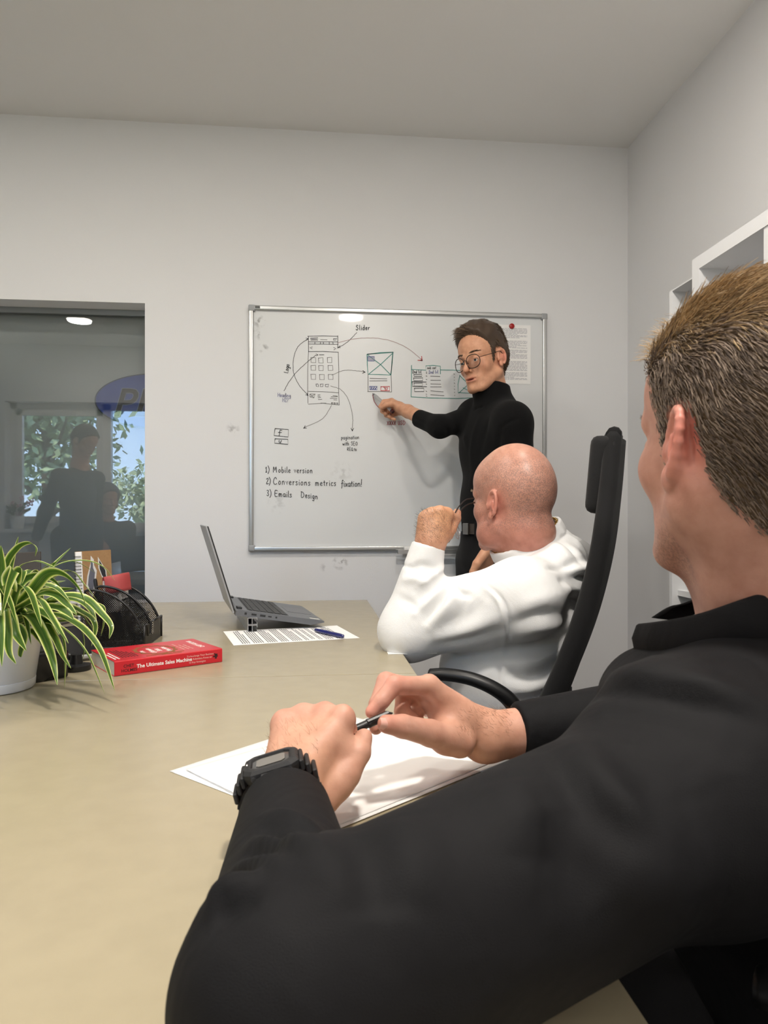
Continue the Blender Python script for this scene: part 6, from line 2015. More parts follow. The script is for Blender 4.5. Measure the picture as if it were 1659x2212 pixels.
spine_text('CHET', .0078, .0165, .0145, M_inkb, .0001); spine_text('HOLMES', .0078, .0125, .0062, M_inkb, .0001)
for i, s in enumerate(('Turbocharge Your Business', 'with Relentless Focus on', '12 Key Strategies')):
    spine_text(s, .0050, .139 + .002 * i, .0180 - .0062 * i, M_cream)
bm = bmesh.new(); box(bm, (.199, -.0002, .0135), (.010, .0003, .003)); box(bm, (.2005, -.0002, .0165), (.006, .0003, .004), None); box(bm, (.1975, -.0002, .0185), (.003, .0003, .002)); box(bm, (.2000, -.0002, .0105), (.004, .0003, .004)); bmobj('emblem', bm, M_inkb, cv)
def cov(s, size, x, y, m, offs=0):      # x = position along the book (its top at x=0), y = away from the spine
    return text_obj('lettering', s, size, frame3((0, 1, 0), (-1, 0, 0), (0, 0, 1), (x, y, bt_ + .0002)), m, cv, .0001, offs=offs)
for s, x in (('The', .078), ('Ultimate', .096), ('Sales', .110), ('Machine', .127)): cov(s, .0150, x, .050 if s in ('The', 'Sales') else .040, M_inkw, .0002)
cov('CHET HOLMES', .0125, .196, .040, M_inkw, .0002)
for i, s in enumerate(('Turbocharge Your Business', 'with Relentless Focus', 'on 12 Key Strategies')): cov(s, .0062, .152 + .0085 * i, .036, M_cream)
def cov_words(x, y0, y1, h, m, seed):      # print too small to read in the photograph: word-length dashes
    R_ = random.Random(seed); bm = bmesh.new(); y = y0
    while y < y1 - .003:
        L = min(R_.uniform(.004, .011), y1 - y)
        bm.faces.new([bm.verts.new(p) for p in ((x, y, bt_ + .0002), (x + h, y, bt_ + .0002), (x + h, y + L, bt_ + .0002), (x, y + L, bt_ + .0002))]); y += L + .0018
    o = bmobj('printed_line', bm, m, cv); o['kind'] = 'stuff'
for i in range(6): cov_words(.024 + .0056 * i, .028, .028 + (.085, .080, .088, .070, .060, .045)[i], .0028, M_inkb, 60 + i)
cov_words(.007, .02, .075, .0034, M_inkw, 71); cov_words(.014, .02, .090, .0034, M_inkw, 72)
cov_words(.184, .038, .105, .003, M_cream, 73)
bm = bmesh.new()
gc = (.102, .070)
n_ = 48; rings = []
for k in range(n_):
    a = 2 * math.pi * k / n_; big = (k % 4) < 2
    rings.append((bm.verts.new((gc[0] + .034 * math.cos(a), gc[1] + .041 * math.sin(a), bt_ + .0003)), bm.verts.new((gc[0] + (.043 if big else .039) * math.cos(a), gc[1] + (.051 if big else .046) * math.sin(a), bt_ + .0003))))
for k in range(n_):
    A, B = rings[k], rings[(k + 1) % n_]; bm.faces.new((A[0], A[1], B[1], B[0]))
box(bm, (gc[0] - .012, .016, bt_ + .0002), (.050, .0035, .0004)); box(bm, (gc[0] + .012, .013, bt_ + .0002), (.040, .003, .0004)); box(bm, (gc[0] + .03, .024, bt_ + .0002), (.022, .0035, .0004))
bmobj('emblem', bm, M_olive, cv)

# ------------------------------------------------------------------ black wire-mesh pen organiser
org_o = table_pt(312, 1401); org_f = table_pt(352, 1371)
ow = unit((org_f - org_o) * [1, 1, 0]); od = np.cross(ow, ez); 
if od[0] < 0: od = -od                       # od points to the low front (right)
OW, OD, OH = .168, .135, .132
org = empty('pen_organiser'); org.matrix_world = frame3(-od, ow, np.cross(-od, ow), org_o)
tag(org, 'black wire mesh desk organiser with rounded dividers behind the plant', 'organiser')
up_ = 1 if np.cross(-od, ow)[2] > 0 else -1
M_mesh = mat('black_mesh', lin(20, 20, 21), .4, .3)
def perforated(name, inside, w, h, M, pitch=.0046, hole=.60):
    """sheet with real diamond holes; inside(x, y) keeps a cell"""
    v, f, ids = [], [], {}
    def vid(p):
        k = (round(p[0], 5), round(p[1], 5))
        if k not in ids: ids[k] = len(v); v.append((p[0], p[1], 0))
        return ids[k]
    nx, ny = int(w / pitch) + 2, int(h / pitch) * 2 + 4
    hx, hy = pitch * .5, pitch * .55
    for j in range(ny):
        for i in range(nx):
            cx = i * pitch + (hx if j % 2 else 0); cy = j * hy
            if not inside(cx, cy): continue
            o = [(cx - hx, cy), (cx, cy - hy), (cx + hx, cy), (cx, cy + hy)]
            q = [(cx - hx * hole, cy), (cx, cy - hy * hole), (cx + hx * hole, cy), (cx, cy + hy * hole)]
            O = [vid(p) for p in o]; b0 = len(v); v.extend((p[0], p[1], 0) for p in q)
            for k in range(4): f.append((O[k], O[(k + 1) % 4], b0 + (k + 1) % 4, b0 + k))
    ob = pyobj(name, [tuple(M @ Vector(p)) for p in v], f, M_mesh, org)
    return ob
def arc(x):                                   # height of a divider at distance x back from the front
    R1 = OD * .92
    return math.sqrt(max(0, 1 - ((R1 - x) / R1) ** 2)) * OH if x < R1 else OH * (1 - .25 * ((x - R1) / (OD - R1)) ** 2)
x_front = .018
for i, y in enumerate((0, OW * .5, OW)):
    sc = 1.0
    perforated('mesh_divider', lambda x, z: x_front * 0 + .004 < x < OD - .003 and .003 < z < max(.034 if x < .02 else 0, arc(x)) - .002, OD, OH, frame3((1, 0, 0), (0, 0, up_), (0, 1, 0), (0, y, 0)))
    bm = bmesh.new(); tube(bm, [(x, y, up_ * max(arc(x), .030)) for x in [x_front * .35 + (OD - x_front * .35) * (k / 26) ** 1.6 for k in range(27)]], .0030, 8, flat=None)
    tube(bm, [(OD, y, up_ * arc(OD)), (OD, y, 0)], .0028, 8); tube(bm, [(0, y, 0.002 * up_), (OD, y, .002 * up_)], .0028, 8)
    bmobj('divider_rim', bm, M_blackplastic, org, True)
perforated('mesh_back', lambda y, z: .002 < y < OW - .002 and .003 < z < OH * .74, OW, OH, frame3((0, 1, 0), (0, 0, up_), (1, 0, 0), (OD, 0, 0)))
perforated('mesh_front', lambda y, z: .002 < y < OW - .002 and .003 < z < .050 and not (abs(y - OW * .45) < .012 and z > .022), OW, .05, frame3((0, 1, 0), (0, 0, up_), (1, 0, 0), (.0, 0, 0)), pitch=.0040, hole=.35)
perforated('mesh_partition', lambda y, z: .002 < y < OW - .002 and .003 < z < .060, OW, .06, frame3((0, 1, 0), (0, 0, up_), (1, 0, 0), (.030, 0, 0)))
perforated('mesh_partition', lambda y, z: OW * .5 < y < OW - .002 and .003 < z < .098, OW, .10, frame3((0, 1, 0), (0, 0, up_), (1, 0, 0), (.072, 0, 0)))
bm = boxes([(0, OD, 0, OW, 0, .003)]) if up_ > 0 else boxes([(0, OD, 0, OW, -.003, 0)])
bmobj('base_plate', bm, M_blackplastic, org)
bm = bmesh.new()
z = .050 * up_
for y0, y1 in ((0, OW * .5), (OW * .5, OW)):
    tube(bm, [(0, y0, z), (0, y0 + (y1 - y0) * .25, z), (0, y0 + (y1 - y0) * .36, z * .5), (0, y0 + (y1 - y0) * .64, z * .5), (0, y0 + (y1 - y0) * .75, z), (0, y1, z)] if y0 == 0 else [(0, y0, z), (0, y1, z)], .0026, 8)
tube(bm, [(.030, 0, .060 * up_), (.030, OW, .060 * up_)], .0022, 8); tube(bm, [(OD, 0, OH * .75 * up_), (OD, OW, OH * .75 * up_)], .0028, 8); tube(bm, [(.072, OW * .5, .098 * up_), (.072, OW, .098 * up_)], .0024, 8)
for y in (0, OW): tube(bm, [(0, y, 0), (0, y, z)], .0026, 8)
bmobj('rim', bm, M_blackplastic, org, True)
def O(x, y, z): return org_o - od * x + ow * y + ez * z
# kraft notebook standing in the organiser
nb0 = np.array(W(172, 1296, 1.74)); 
nx = unit(DIR(.80, .03, .60)); nz = unit(np.array([0, 0, 1]) + DIR(-.10, 0, .0) * .10); ny = np.cross(nz, nx); nz = np.cross(nx, ny)
nb = empty('notebook'); nb0[2] = TT + .006; nb.matrix_world = frame3(nx, ny, nz, nb0); tag(nb, 'kraft notebook with wire binding and stickers standing in the organiser', 'notebook')
nh = (CAMH + (HOR - 1193) / F * 1.74) - TT - .004; nw = .082
M_kraft = mat('kraft_cover', lin(158, 122, 82), .8, noise=.12, nscale=120)
bmobj('page_block', boxes([(0, nw, .001, .010, 0, nh - .001)]), M_paper, nb)
bmobj('cover', boxes([(.014, nw + .001, -.0012, .0008, -.001, nh)]), M_kraft, nb); bmobj('cover', boxes([(0, nw + .001, .010, .0115, -.001, nh)]), M_kraft, nb)
bm = bmesh.new()
for k in range(24):
    z = nh * (.04 + .93 * k / 24)
    for dz in (0, .0018): tube(bm, [(.004 + .0085 * math.cos(t), .005 + .0085 * math.sin(t), z + dz) for t in [2 * math.pi * j / 10 for j in range(10)]], .0005, 4, True)
bmobj('wire_binding', bm, M_blackplastic, nb, True)
M_stw, M_std = mat('sticker_silver', lin(206, 204, 200), .5), mat('sticker_ink', lin(92, 94, 104), .5)
def poly(pts, y, m, par): 
    bm = bmesh.new(); f0 = [bm.verts.new((a, y, b)) for a, b in pts]; f1 = [bm.verts.new((a, y + .0004, b)) for a, b in pts]
    bm.faces.new(f0); bm.faces.new(f1[::-1])
    for k in range(len(pts)): bm.faces.new((f0[k], f1[k], f1[(k + 1) % len(pts)], f0[(k + 1) % len(pts)]))
    return bmobj('sticker', bm, m, par)
k_ = nh
s1 = [(.034, k_ - .012), (.041, k_ - .022), (.041, k_ - .036), (.047, k_ - .050), (.040, k_ - .098), (.033, k_ - .118), (.020, k_ - .088), (.024, k_ - .062), (.033, k_ - .030)]
poly(s1, -.0017, M_stw, nb); poly([((a - .033) * .66 + .033, (b - k_ + .06) * .80 + k_ - .062) for a, b in s1], -.0020, M_std, nb)
s2_ = [(.051, k_ - .016), (.070, k_ - .052), (.070, k_ - .062), (.074, k_ - .085), (.072, k_ - .090), (.058, k_ - .066), (.051, k_ - .044)]
poly(s2_, -.0017, M_stw, nb); poly([((a - .061) * .72 + .061, (b - k_ + .05) * .76 + k_ - .05) for a, b in s2_], -.0020, mat('sticker_black', lin(30, 32, 40), .5), nb)
# small red folded note pad over the divider
fx0 = unit(DIR(.78, .10, .62)); 
fd0 = np.array(W(222, 1278, 1.70)); fn = np.cross(fx0, ez); fn = fn if fn @ DIR(0, 0, -1) > 0 else -fn
pd_ = empty('note_pad'); tag(pd_, 'small red covered note pad tucked into the organiser', 'note pad')
pd_.matrix_world = frame3(fx0, -fn, ez, fd0 - ez * .05)
bm = bmesh.new()
pr_ = spline([(0, .0, .0), (0, -.004, .045), (0, -.010, .078), (0, -.018, .086), (0, -.027, .080), (0, -.034, .045)], 5)
A = [bm.verts.new((0, p[1], p[2])) for p in pr_]; B = [bm.verts.new((.060, p[1], p[2] + .006)) for p in pr_]
for k in range(len(pr_) - 1): bm.faces.new((A[k], B[k], B[k + 1], A[k + 1]))
cvp = bmobj('cover', bm, mat('red_card', lin(172, 70, 70), .6), pd_, True); md = cvp.modifiers.new('thickness', 'SOLIDIFY'); md.thickness = .0012
bmobj('page_block', boxes([(.001, .058, -.016, -.008, .0, .076)]), M_paper, pd_)
# pens standing in the organiser
for i, (px, py, Z, m, lab_) in enumerate(((247, 1266, 1.715, M_blue, 'blue capped pen standing in the organiser'), (255, 1269, 1.70, M_pvc, 'white pen standing in the organiser beside the blue pen'), (205, 1250, 1.70, M_blackplastic, 'black clipped pen standing against the notebook in the organiser'))):
    tp = np.array(W(px, py, Z)); bt0 = tp + DIR(.05, 0, .02) * .02; bt0[2] = TT + .006
    t = empty('standing_pen', bt0); tag(t, lab_, 'pen'); d = tp - bt0
    bm = bmesh.new(); tube(bm, [d * .0, d * .62], .0042, 10); bmobj('barrel', bm, M_pvc if i == 1 else m, t, True, 40)
    bm = bmesh.new(); tube(bm, [d * .62, d * .97, d], [.0049, .0046, .003], 10); bmobj('cap', bm, m, t, True, 40)

# ------------------------------------------------------------------ black tablet stand and laptop screen behind the plant
M_gloss = mat('glossy_black', lin(12, 12, 13), .15)
st0 = table_pt(165, 1447); ts = empty('tablet_stand', st0); tag(ts, 'black stand with silver barred panel behind the plant pot', 'stand')
bm = bmesh.new(); lathe(bm, [(0, 0), (.026, 0), (.027, .003), (.026, .010), (.012, .0125), (.010, .030), (0, .030)], 32); bmobj('foot', bm, M_blackplastic, ts, True, 40)
px_ = unit(DIR(.72, .0, .69)); pz = unit(DIR(.15, .8, .45)); pz = unit(pz - px_ * (pz @ px_)); pn = np.cross(px_, pz)
pc = np.array(W(122, 1392, 1.42)) - st0
bm = bmesh.new(); box(bm, pc, (.15, .066, .012), np.stack([px_, pz, pn], 1), .003, 2); bmobj('panel', bm, M_gloss, ts)
bm = bmesh.new(); box(bm, pc - pz * .032, (.155, .009, .016), np.stack([px_, pz, pn], 1), .003, 2); bmobj('silver_bar', bm, M_lid, ts)
bm = bmesh.new(); tube(bm, [(0, 0, .02), tuple(pc * .6 + np.array([0, 0, .0])), tuple(pc)], .007, 8); bmobj('stem', bm, M_blackplastic, ts, True)
bxo = table_pt(70, 1478); bx = empty('desk_charger', bxo); tag(bx, 'low black box on the desk behind the plant pot', 'box')
bm = bmesh.new(); bb_ = DIR(.6, 0, .8); bc_ = np.cross(ez, bb_); box(bm, bb_ * .03 + bc_ * .04 + ez * .026, (.075, .08, .052), np.stack([bb_, bc_, ez], 1), .006, 3); bmobj('shell', bm, M_gloss, bx, True, 40)
bm = bmesh.new(); box(bm, bb_ * .03 + bc_ * .04 + ez * .0525, (.06, .06, .001), np.stack([bb_, bc_, ez], 1)); bmobj('lid', bm, M_blackplastic, bx)
s0 = np.array(W(88, 1191, 1.86)); ms = empty('dark_laptop'); tag(ms, 'dark grey laptop screen standing behind the plant at the glass', 'laptop')
sx_ = unit(DIR(-.97, -.06, .22)); sz_ = unit(DIR(-.16, 1, .10)); sn_ = np.cross(sx_, sz_); sz_ = np.cross(sn_, sx_)
hs = (s0[2] - TT - .016) / sz_[2]; b0_ = s0 - sz_ * hs
ms.matrix_world = frame3(sx_, sz_, np.cross(sx_, sz_), b0_)
M_dl = mat('laptop_taupe', lin(74, 70, 66), .45)
bm = bmesh.new(); box(bm, (.16, hs / 2, 0), (.32, hs, .006), None, .002, 2); bmobj('lid', bm, M_dl, ms)
Ri = np.array([[sx_ @ v for v in (sx_, unit(np.cross(ez, sx_)), ez)], [sz_ @ v for v in (sx_, unit(np.cross(ez, sx_)), ez)], [np.cross(sx_, sz_) @ v for v in (sx_, unit(np.cross(ez, sx_)), ez)]])
yb = unit(np.cross(ez, sx_)); sg_ = 1 if yb[1] > 0 else -1
cb = sx_ * .16 + yb * sg_ * .11 - ez * .008
bm = bmesh.new(); box(bm, Ri[:, 0] * (cb @ sx_) + Ri[:, 1] * (cb @ yb) + Ri[:, 2] * (cb @ ez), (.32, .22, .014), Ri, .003, 2); bmobj('base', bm, M_dl, ms)

# ------------------------------------------------------------------ spider plant
pc0 = np.array(W(-16, 1489, 1.215)); pc0[2] = TT
pl = empty('spider_plant', pc0); tag(pl, 'variegated spider plant in a tapered white pot at the left edge', 'plant')
bm = bmesh.new(); lathe(bm, [(0, .001), (.064, .001), (.0665, .004), (.0672, .016), (.0660, .0168), (.0668, .0176), (.0800, .108), (.0815, .112), (.0790, .112), (.0765, .104), (.0755, .092), (0, .092)], 56)
bmobj('pot', bm, mat('white_ceramic', lin(226, 227, 230), .28, coat=.2), pl, True, 40)
bm = bmesh.new(); lathe(bm, [(.0765, .088), (.05, .096), (0, .099)], 24); bmobj('soil', bm, mat('potting_soil', lin(52, 40, 32), .95, bump=1, bscale=120), pl, True)
def leaf_mat():
    m = mat('variegated_leaf', lin(60, 96, 28), .42, spec=.4, coat=.08)
    nt = m.node_tree; b = nt.nodes['Principled BSDF']
    at = nt.nodes.new('ShaderNodeAttribute'); at.attribute_name = 'across'
    rp = nt.nodes.new('ShaderNodeValToRGB'); e = rp.color_ramp.elements
    e[0].position = 0; e[0].color = lin(58, 88, 34); e[1].position = 1; e[1].color = lin(234, 236, 180)
    for p, c in ((.10, lin(92, 124, 46)), (.18, lin(56, 90, 32)), (.50, lin(74, 112, 36)), (.66, lin(128, 156, 54)), (.76, lin(206, 214, 116))):
        x = e.new(p); x.color = c
    tc = nt.nodes.new('ShaderNodeTexCoord'); nz = nt.nodes.new('ShaderNodeTexNoise'); nz.inputs['Scale'].default_value = 60
    nt.links.new(tc.outputs['Object'], nz.inputs['Vector'])
    ma = nt.nodes.new('ShaderNodeMath'); ma.operation = 'MULTIPLY_ADD'; ma.inputs[1].default_value = .22; ma.inputs[2].default_value = -.11
    nt.links.new(nz.outputs['Fac'], ma.inputs[0])
    ad = nt.nodes.new('ShaderNodeMath'); nt.links.new(at.outputs['Fac'], ad.inputs[0]); nt.links.new(ma.outputs[0], ad.inputs[1])
    nt.links.new(ad.outputs[0], rp.inputs[0]); nt.links.new(rp.outputs[0], b.inputs['Base Color'])
    tr = nt.nodes.new('ShaderNodeBsdfTranslucent'); nt.links.new(rp.outputs[0], tr.inputs[0])
    mx = nt.nodes.new('ShaderNodeMixShader'); mx.inputs[0].default_value = .25
    nt.links.new(b.outputs[0], mx.inputs[1]); nt.links.new(tr.outputs[0], mx.inputs[2]); nt.links.new(mx.outputs[0], nt.nodes['Material Output'].inputs[0])
    return m
M_leaf = leaf_mat()
def leaf(pts, w, roll=0.0, curl=.25):
    P = spline(pts, 7); n = len(P); cols = (-1, -.82, -.62, -.3, 0, .3, .62, .82, 1)
    v, f, at = [], [], []
    side0 = None
    for i, p in enumerate(P):
        s = i / (n - 1)
        t = unit(P[min(i + 1, n - 1)] - P[max(i - 1, 0)])
        sd = np.cross(t, ez) if side0 is None else side0 - t * (side0 @ t)
        if np.linalg.norm(sd) < 1e-3: sd = np.array([1., 0, 0])
        sd = unit(sd); side0 = sd
        nn = np.cross(sd, t)
        a = roll * (1 + .6 * s); sr, nr = sd * math.cos(a) + nn * math.sin(a), nn * math.cos(a) - sd * math.sin(a)
        ww = 1.12 * w * (min(1, .55 + 1.6 * s) * (1 - s ** 2.6) ** .85 + .02)
        for c in cols:
            v.append(p + sr * c * ww - nr * (curl * ww * (1 - abs(c)) - 0) - pc0); at.append(abs(c))
    m_ = len(cols)
    for i in range(n - 1):
        for k in range(m_ - 1): f.append((i * m_ + k, i * m_ + k + 1, (i + 1) * m_ + k + 1, (i + 1) * m_ + k))
    o = pyobj('leaf', v, f, M_leaf, pl, True)
    a_ = o.data.attributes.new('across', 'FLOAT', 'POINT'); a_.data.foreach_set('value', np.array(at, np.float32))
def lf(path, w, z0, z1, roll=0, start=None):
    """path: picture points from inside the crown to the tip; depth runs z0 -> z1"""
    n = len(path)
    st = pc0 + np.array([rng.uniform(-.03, .03), rng.uniform(-.03, .03), .095]) if start is None else start
    pts = [st] + [np.array(W(x, y, z0 + (z1 - z0) * (i / max(1, n - 1)))) for i, (x, y) in enumerate(path)]
    for p in pts[1:]: p[2] = max(p[2], TT + .004)
    leaf(pts, w, roll)
for a in [
    ([(70, 1330), (130, 1350), (185, 1405), (227, 1500)], .0098, 1.15, 1.07), ([(100, 1325), (165, 1345), (215, 1400), (248, 1492)], .0090, 1.18, 1.12),
    ([(60, 1285), (100, 1240), (135, 1238), (170, 1270), (188, 1315)], .0100, 1.13, 1.10), ([(90, 1300), (140, 1284), (185, 1292), (220, 1325), (240, 1352), (236, 1380)], .0088, 1.20, 1.16),
    ([(30, 1290), (45, 1263), (66, 1280), (80, 1320), (90, 1356)], .0095, 1.10, 1.06), ([(60, 1300), (85, 1292), (108, 1325), (130, 1362), (148, 1390)], .0105, 1.11, 1.05),
    ([(55, 1325), (88, 1360), (112, 1420), (124, 1480)], .0098, 1.12, 1.06), ([(80, 1330), (115, 1370), (135, 1415), (153, 1444)], .0095, 1.14, 1.08), ([(100, 1340), (135, 1375), (141, 1430), (139, 1488)], .0070, 1.15, 1.10),
    ([(15, 1325), (35, 1370), (57, 1406)], .0085, 1.10, 1.07), ([(5, 1275), (22, 1300), (37, 1350)], .0080, 1.08, 1.05), ([(8, 1310), (16, 1360), (20, 1408), (35, 1435)], .0082, 1.07, 1.05),
    ([(0, 1290), (2, 1230), (2, 1178)], .0100, 1.10, 1.08), ([(12, 1260), (25, 1215), (40, 1158)], .0065, 1.22, 1.22), ([(10, 1230), (35, 1185), (62, 1172), (78, 1182), (76, 1202)], .0065, 1.20, 1.18),
    ([(60, 1285), (110, 1225), (153, 1183)], .0072, 1.24, 1.28), ([(70, 1270), (120, 1222), (175, 1210), (220, 1222), (250, 1256)], .0042, 1.22, 1.26), ([(60, 1260), (115, 1216), (165, 1214), (210, 1240)], .0040, 1.25, 1.3),
    ([(90, 1262), (150, 1232), (185, 1265), (213, 1302)], .0062, 1.26, 1.24), ([(70, 1290), (115, 1282), (145, 1305), (166, 1328)], .0088, 1.16, 1.14), ([(70, 1290), (110, 1275), (161, 1271)], .0085, 1.20, 1.22), ([(60, 1290), (100, 1264), (142, 1254)], .0072, 1.25, 1.28),
    ([(75, 1315), (120, 1310), (145, 1322), (159, 1338)], .0092, 1.16, 1.12), ([(100, 1300), (160, 1292), (195, 1315), (210, 1356)], .0080, 1.22, 1.2), ([(120, 1305), (185, 1325), (206, 1352), (198, 1396)], .0075, 1.2, 1.17), ([(150, 1325), (195, 1350), (205, 1385), (216, 1420)], .0065, 1.2, 1.18),
    ([(30, 1260), (42, 1232), (52, 1232), (47, 1262)], .0090, 1.14, 1.10), ([(20, 1280), (18, 1250), (32, 1230), (18, 1270), (4, 1330)], .0100, 1.09, 1.04), ([(-10, 1320), (0, 1350), (4, 1440)], .0090, 1.06, 1.03), ([(-20, 1310), (-10, 1280), (2, 1330)], .0090, 1.06, 1.03),
    ([(140, 1340), (175, 1360), (182, 1400), (178, 1425)], .0050, 1.22, 1.22), ([(30, 1350), (52, 1372), (44, 1410), (45, 1420)], .0065, 1.13, 1.12), ([(60, 1360), (85, 1380), (90, 1395)], .0060, 1.16, 1.15), ([(130, 1300), (215, 1305), (225, 1335), (218, 1375)], .0050, 1.25, 1.24),
    ([(60, 1300), (110, 1300), (150, 1290), (190, 1300)], .0080, 1.20, 1.24), ([(80, 1310), (130, 1322), (170, 1318), (200, 1340)], .0075, 1.22, 1.2), ([(40, 1270), (70, 1245), (110, 1250), (140, 1280)], .0070, 1.24, 1.22), ([(40, 1280), (80, 1262), (120, 1268), (152, 1300)], .0085, 1.17, 1.15),
    ([(60, 1320), (90, 1335), (118, 1345), (140, 1370)], .0090, 1.14, 1.12), ([(50, 1310), (85, 1318), (115, 1338), (128, 1372)], .0085, 1.13, 1.10), ([(30, 1240), (70, 1212), (110, 1222), (135, 1240)], .0045, 1.25, 1.22)]:
    lf(a[0], a[1], a[2], a[3], rng.uniform(-.5, .5))
for k in range(46):                           # the rest of the crown, outside the frame and behind
    an = math.radians(rng.uniform(80, 285)) if k < 30 else rng.uniform(0, 2 * math.pi)
    el = rng.uniform(.1, 1.2); Ln = rng.uniform(.14, .30)
    h = np.array([math.cos(an), math.sin(an), 0]) 
    if k >= 30: Ln *= .62; el = rng.uniform(.6, 1.3)
    s = pc0 + np.array([rng.uniform(-.03, .03), rng.uniform(-.03, .03), .095])
    p1 = s + h * Ln * .35 * math.cos(el) + ez * Ln * .40 * math.sin(el); p2 = p1 + h * Ln * .36 + ez * Ln * .08 * math.sin(el); p3 = p2 + h * Ln * .22 - ez * Ln * .38
    p3[2] = max(p3[2], TT + .01)
    leaf([s, p1, p2, p3], rng.uniform(.006, .0105), rng.uniform(-.5, .5))

# ------------------------------------------------------------------ office chairs
M_cmesh = fabric('chair_mesh', lin(26, 26, 27), 1200, .5, .9, .05); M_cpad = fabric('chair_pad', lin(36, 36, 37), 800, .5, .95, .1)
def chair(o, F_, label, grp):
    F_ = unit(F_); Rr = np.cross(F_, ez)            # Rr = sitter's right
    t = empty('office_chair', (o[0], o[1], 0)); tag(t, label, 'chair', grp)
    t.matrix_world = frame3(Rr, F_, ez, (o[0], o[1], 0))
    return t
def build_chair(t, prof, near_w, arms):
    """prof: (y, z) of the back centre line in chair space, bottom to top"""
    W2 = near_w / 2
    def back_sheet(th, w, y_off, m, name, z0=None):
        bm = bmesh.new(); P = spline([(0, y, z) for y, z in prof], 8); n = len(P); rows = []
        for i, p in enumerate(P):
            tg = unit(P[min(i + 1, n - 1)] - P[max(i - 1, 0)]); nn = np.array([0, tg[2], -tg[1]]); s = i / (n - 1)
            wd = w * (.86 + .20 * math.sin(math.pi * min(1, s * 1.25))) * (1 if s < .72 else max(.50, 1 - 1.75 * (s - .72)))
            row = []
            for k in range(9):
                x = (k / 8 - .5) * 2
                row.append(bm.verts.new(p + np.array([x * wd, 0, 0]) + nn * (y_off + .028 * x * x)))
            rows.append(row)
        for i in range(n - 1):
            for k in range(8): bm.faces.new((rows[i][k], rows[i][k + 1], rows[i + 1][k + 1], rows[i + 1][k]))
        ob = bmobj(name, bm, m, t, True); md = ob.modifiers.new('thickness', 'SOLIDIFY'); md.thickness = th; md.offset = 0
        edge = [np.array(r[0].co) if r[0].is_valid else None for r in []]
        return ob, [(p, i) for i, p in enumerate(P)]
    back_sheet(.006, W2, .0, M_cmesh, 'backrest')
    P = spline([(0, y, z) for y, z in prof], 8); n = len(P)
    bm = bmesh.new()
    for sgn in (-1, 1):
        pts = []
        for i, p in enumerate(P):
            tg = unit(P[min(i + 1, n - 1)] - P[max(i - 1, 0)]); nn = np.array([0, tg[2], -tg[1]]); s = i / (n - 1)
            wd = W2 * (.86 + .20 * math.sin(math.pi * min(1, s * 1.25))) * (1 if s < .72 else max(.50, 1 - 1.75 * (s - .72)))
            pts.append(p + np.array([sgn * wd, 0, 0]) + nn * .022)
        tube(bm, pts, [.019 + .008 * max(0, 1 - i / n * 1.6) for i in range(n)], 10)
    top = P[-1]; wd = W2 * .50
    tg = unit(P[-1] - P[-2]); nn = np.array([0, tg[2], -tg[1]])
    tube(bm, [top + nn * .022 + np.array([x, 0, 0]) + tg * (.012 - 1.0 * x * x) for x in np.linspace(-wd, wd, 9)], .0165, 10)
    bmobj('back_frame', bm, M_cmesh, t, True)
    # head pad
    hp = P[int(n * .87)]; tg = unit(P[-1] - P[int(n * .74)]); nn = np.array([0, tg[2], -tg[1]])
    nn = nn if nn[1] > 0 else -nn
    bm = bmesh.new(); box(bm, hp + nn * .044 - tg * .005, (.25, .048, .165), np.stack([[1, 0, 0], nn, np.cross([1, 0, 0], nn)], 1), .022, 4); hd = bmobj('head_pad', bm, M_cpad, t, True)
    bm = bmesh.new(); tube(bm, [hp + nn * .020 + np.array([x, 0, 0]) + tg * dz for x, dz in ((-.126, -.07), (-.127, .06), (-.10, .085), (.10, .085), (.127, .06), (.126, -.07))], .0022, 6); bmobj('piping', bm, M_cpad, hd, True)
    # seat, mechanism, column, star base, castors
    sy = prof[0][0]
    bm = bmesh.new(); box(bm, (0, sy + .245, .435), (.49, .48, .075), None, .034, 4); bmobj('seat', bm, M_cpad, t, True)
    bm = bmesh.new(); box(bm, (0, sy + .22, .378), (.16, .26, .045), None, .01, 2)
    tube(bm, [(0, sy + .16, .385), (0, sy - .03, .40), (0, prof[0][0] - .03, prof[0][1] + .10)], .026, 8); bmobj('mechanism', bm, M_blackplastic, t, True, 40)
    bm = bmesh.new(); tube(bm, [(0, sy + .22, .36), (0, sy + .22, .22), (0, sy + .22, .219), (0, sy + .22, .09)], [.016, .016, .027, .027], 16); bmobj('gas_column', bm, M_blackplastic, t, True, 40)
    bm = bmesh.new()
    for k in range(5):
        a = 2 * math.pi * k / 5 + .3; tube(bm, [(0, sy + .22, .115), (math.cos(a) * .15, sy + .22 + math.sin(a) * .15, .105), (math.cos(a) * .29, sy + .22 + math.sin(a) * .29, .078)], [.030, .024, .015], 8)
    bmobj('star_base', bm, M_blackplastic, t, True, 40)
    for k in range(5):
        a = 2 * math.pi * k / 5 + .3; c = np.array([math.cos(a) * .29, sy + .22 + math.sin(a) * .29, .028]); ax_ = np.array([-math.sin(a), math.cos(a), 0])
        bm = bmesh.new()
        for s_ in (-1, 1): tube(bm, [c + ax_ * s_ * .008, c + ax_ * s_ * .024], .0275, 16)
        tube(bm, [c + [0, 0, .0], c + [0, 0, .06]], .006, 8); bmobj('castor', bm, M_blackplastic, t, True, 40)
    for sgn, pts in arms:
        bm = bmesh.new(); tube(bm, spline(pts, 7), .0165, 12, flat=((0, .3, 1), .80)); bmobj('armrest', bm, M_blackplastic, t, True)
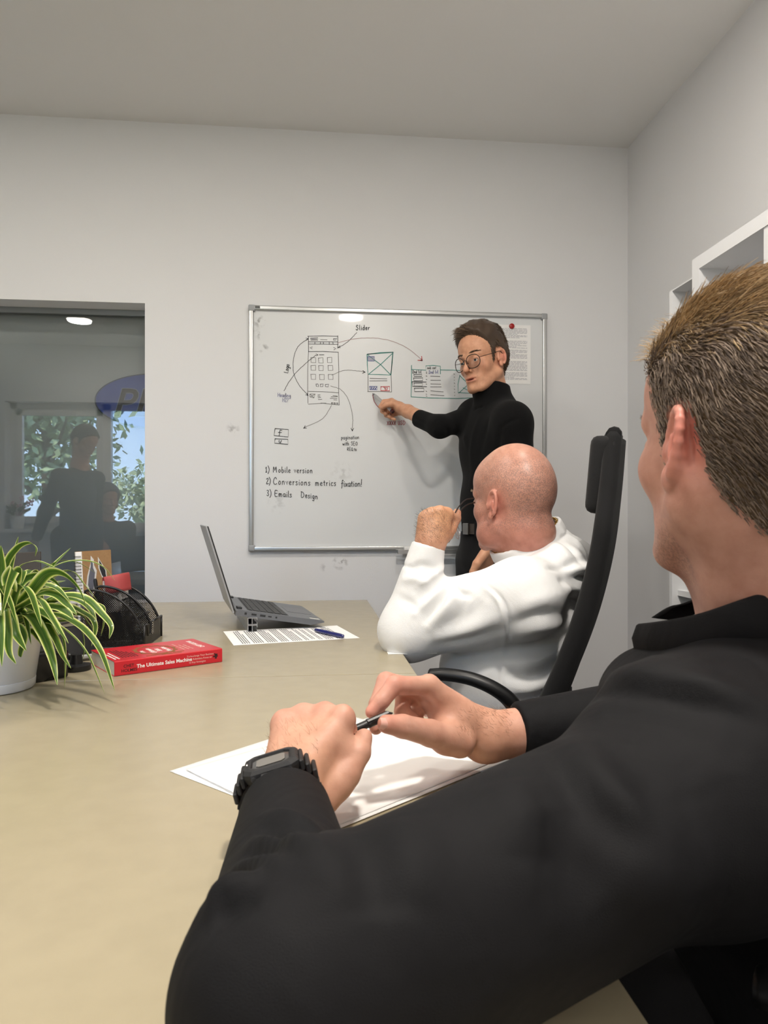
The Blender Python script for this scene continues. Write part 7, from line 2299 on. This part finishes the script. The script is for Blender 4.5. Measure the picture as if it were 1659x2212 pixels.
# bald man's chair: the back seen edge-on, curving behind him
Fb = DIR(-.9455, 0, .3256)
hipb = W(1118, 1555, 1.66)
ob = np.array([hipb[0], hipb[1], 0]) + Fb * .02
t1 = chair(ob, Fb, 'black high backed mesh office chair the bald man sits in', 'office chairs')
Mi = np.linalg.inv(np.array(t1.matrix_world))
def in_chair(p): return (Mi @ np.append(p, 1))[:3]
prof = []
for px, py in ((1186, 1562), (1214, 1505), (1258, 1410), (1298, 1300), (1327, 1180), (1342, 1060), (1350, 962)):
    q = in_chair(W(px, py, 1.68)); prof.append((q[1], q[2]))
Rr = np.cross(Fb, ez)
arm = [in_chair(W(px, py, Z)) for px, py, Z in ((930, 1458, 1.47), (965, 1457, 1.455), (1020, 1467, 1.44), (1070, 1489, 1.43), (1105, 1518, 1.43), (1121, 1556, 1.44), (1123, 1600, 1.48), (1116, 1680, 1.55))]
xm = in_chair(hipb)[0]
arm2 = [np.array([2 * xm - p[0], p[1], p[2]]) for p in arm]
build_chair(t1, prof, .44, [(-1, arm), (1, arm2)])
# near man's chair, the same make, copied part by part
def copy_tree(o, parent=None):
    c = o.copy(); COL.objects.link(c)
    if parent is not None: c.parent = parent
    for ch in o.children: copy_tree(ch, c)
    return c
Fc = DIR(-.85, 0, .55)
hc = Cw(.50, 0, .64)
t2 = copy_tree(t1)
t2['label'] = 'black high backed mesh office chair under the man nearest the camera'
dl = np.array(hc) - Fc * (in_chair(hipb)[1] + .02)
t2.matrix_world = frame3(np.cross(Fc, ez), Fc, ez, (dl[0], dl[1], 0))

presenter()
bald_man()
near_man()
sx, sy1 = window_people()
st = empty('stool', (sx - .05, sy1 - .06, 0)); tag(st, 'low round stool under the seated person by the window', 'stool')
bm = bmesh.new(); lathe(bm, [(0, .40), (.17, .40), (.18, .42), (.17, .45), (0, .455)], 28); bmobj('seat', bm, M_cpad, st, True, 40)
bm = bmesh.new(); lathe(bm, [(0, .02), (.20, .02), (.20, .03), (.03, .045), (.03, .40), (0, .40)], 28); bmobj('pedestal', bm, M_blackplastic, st, True, 40)
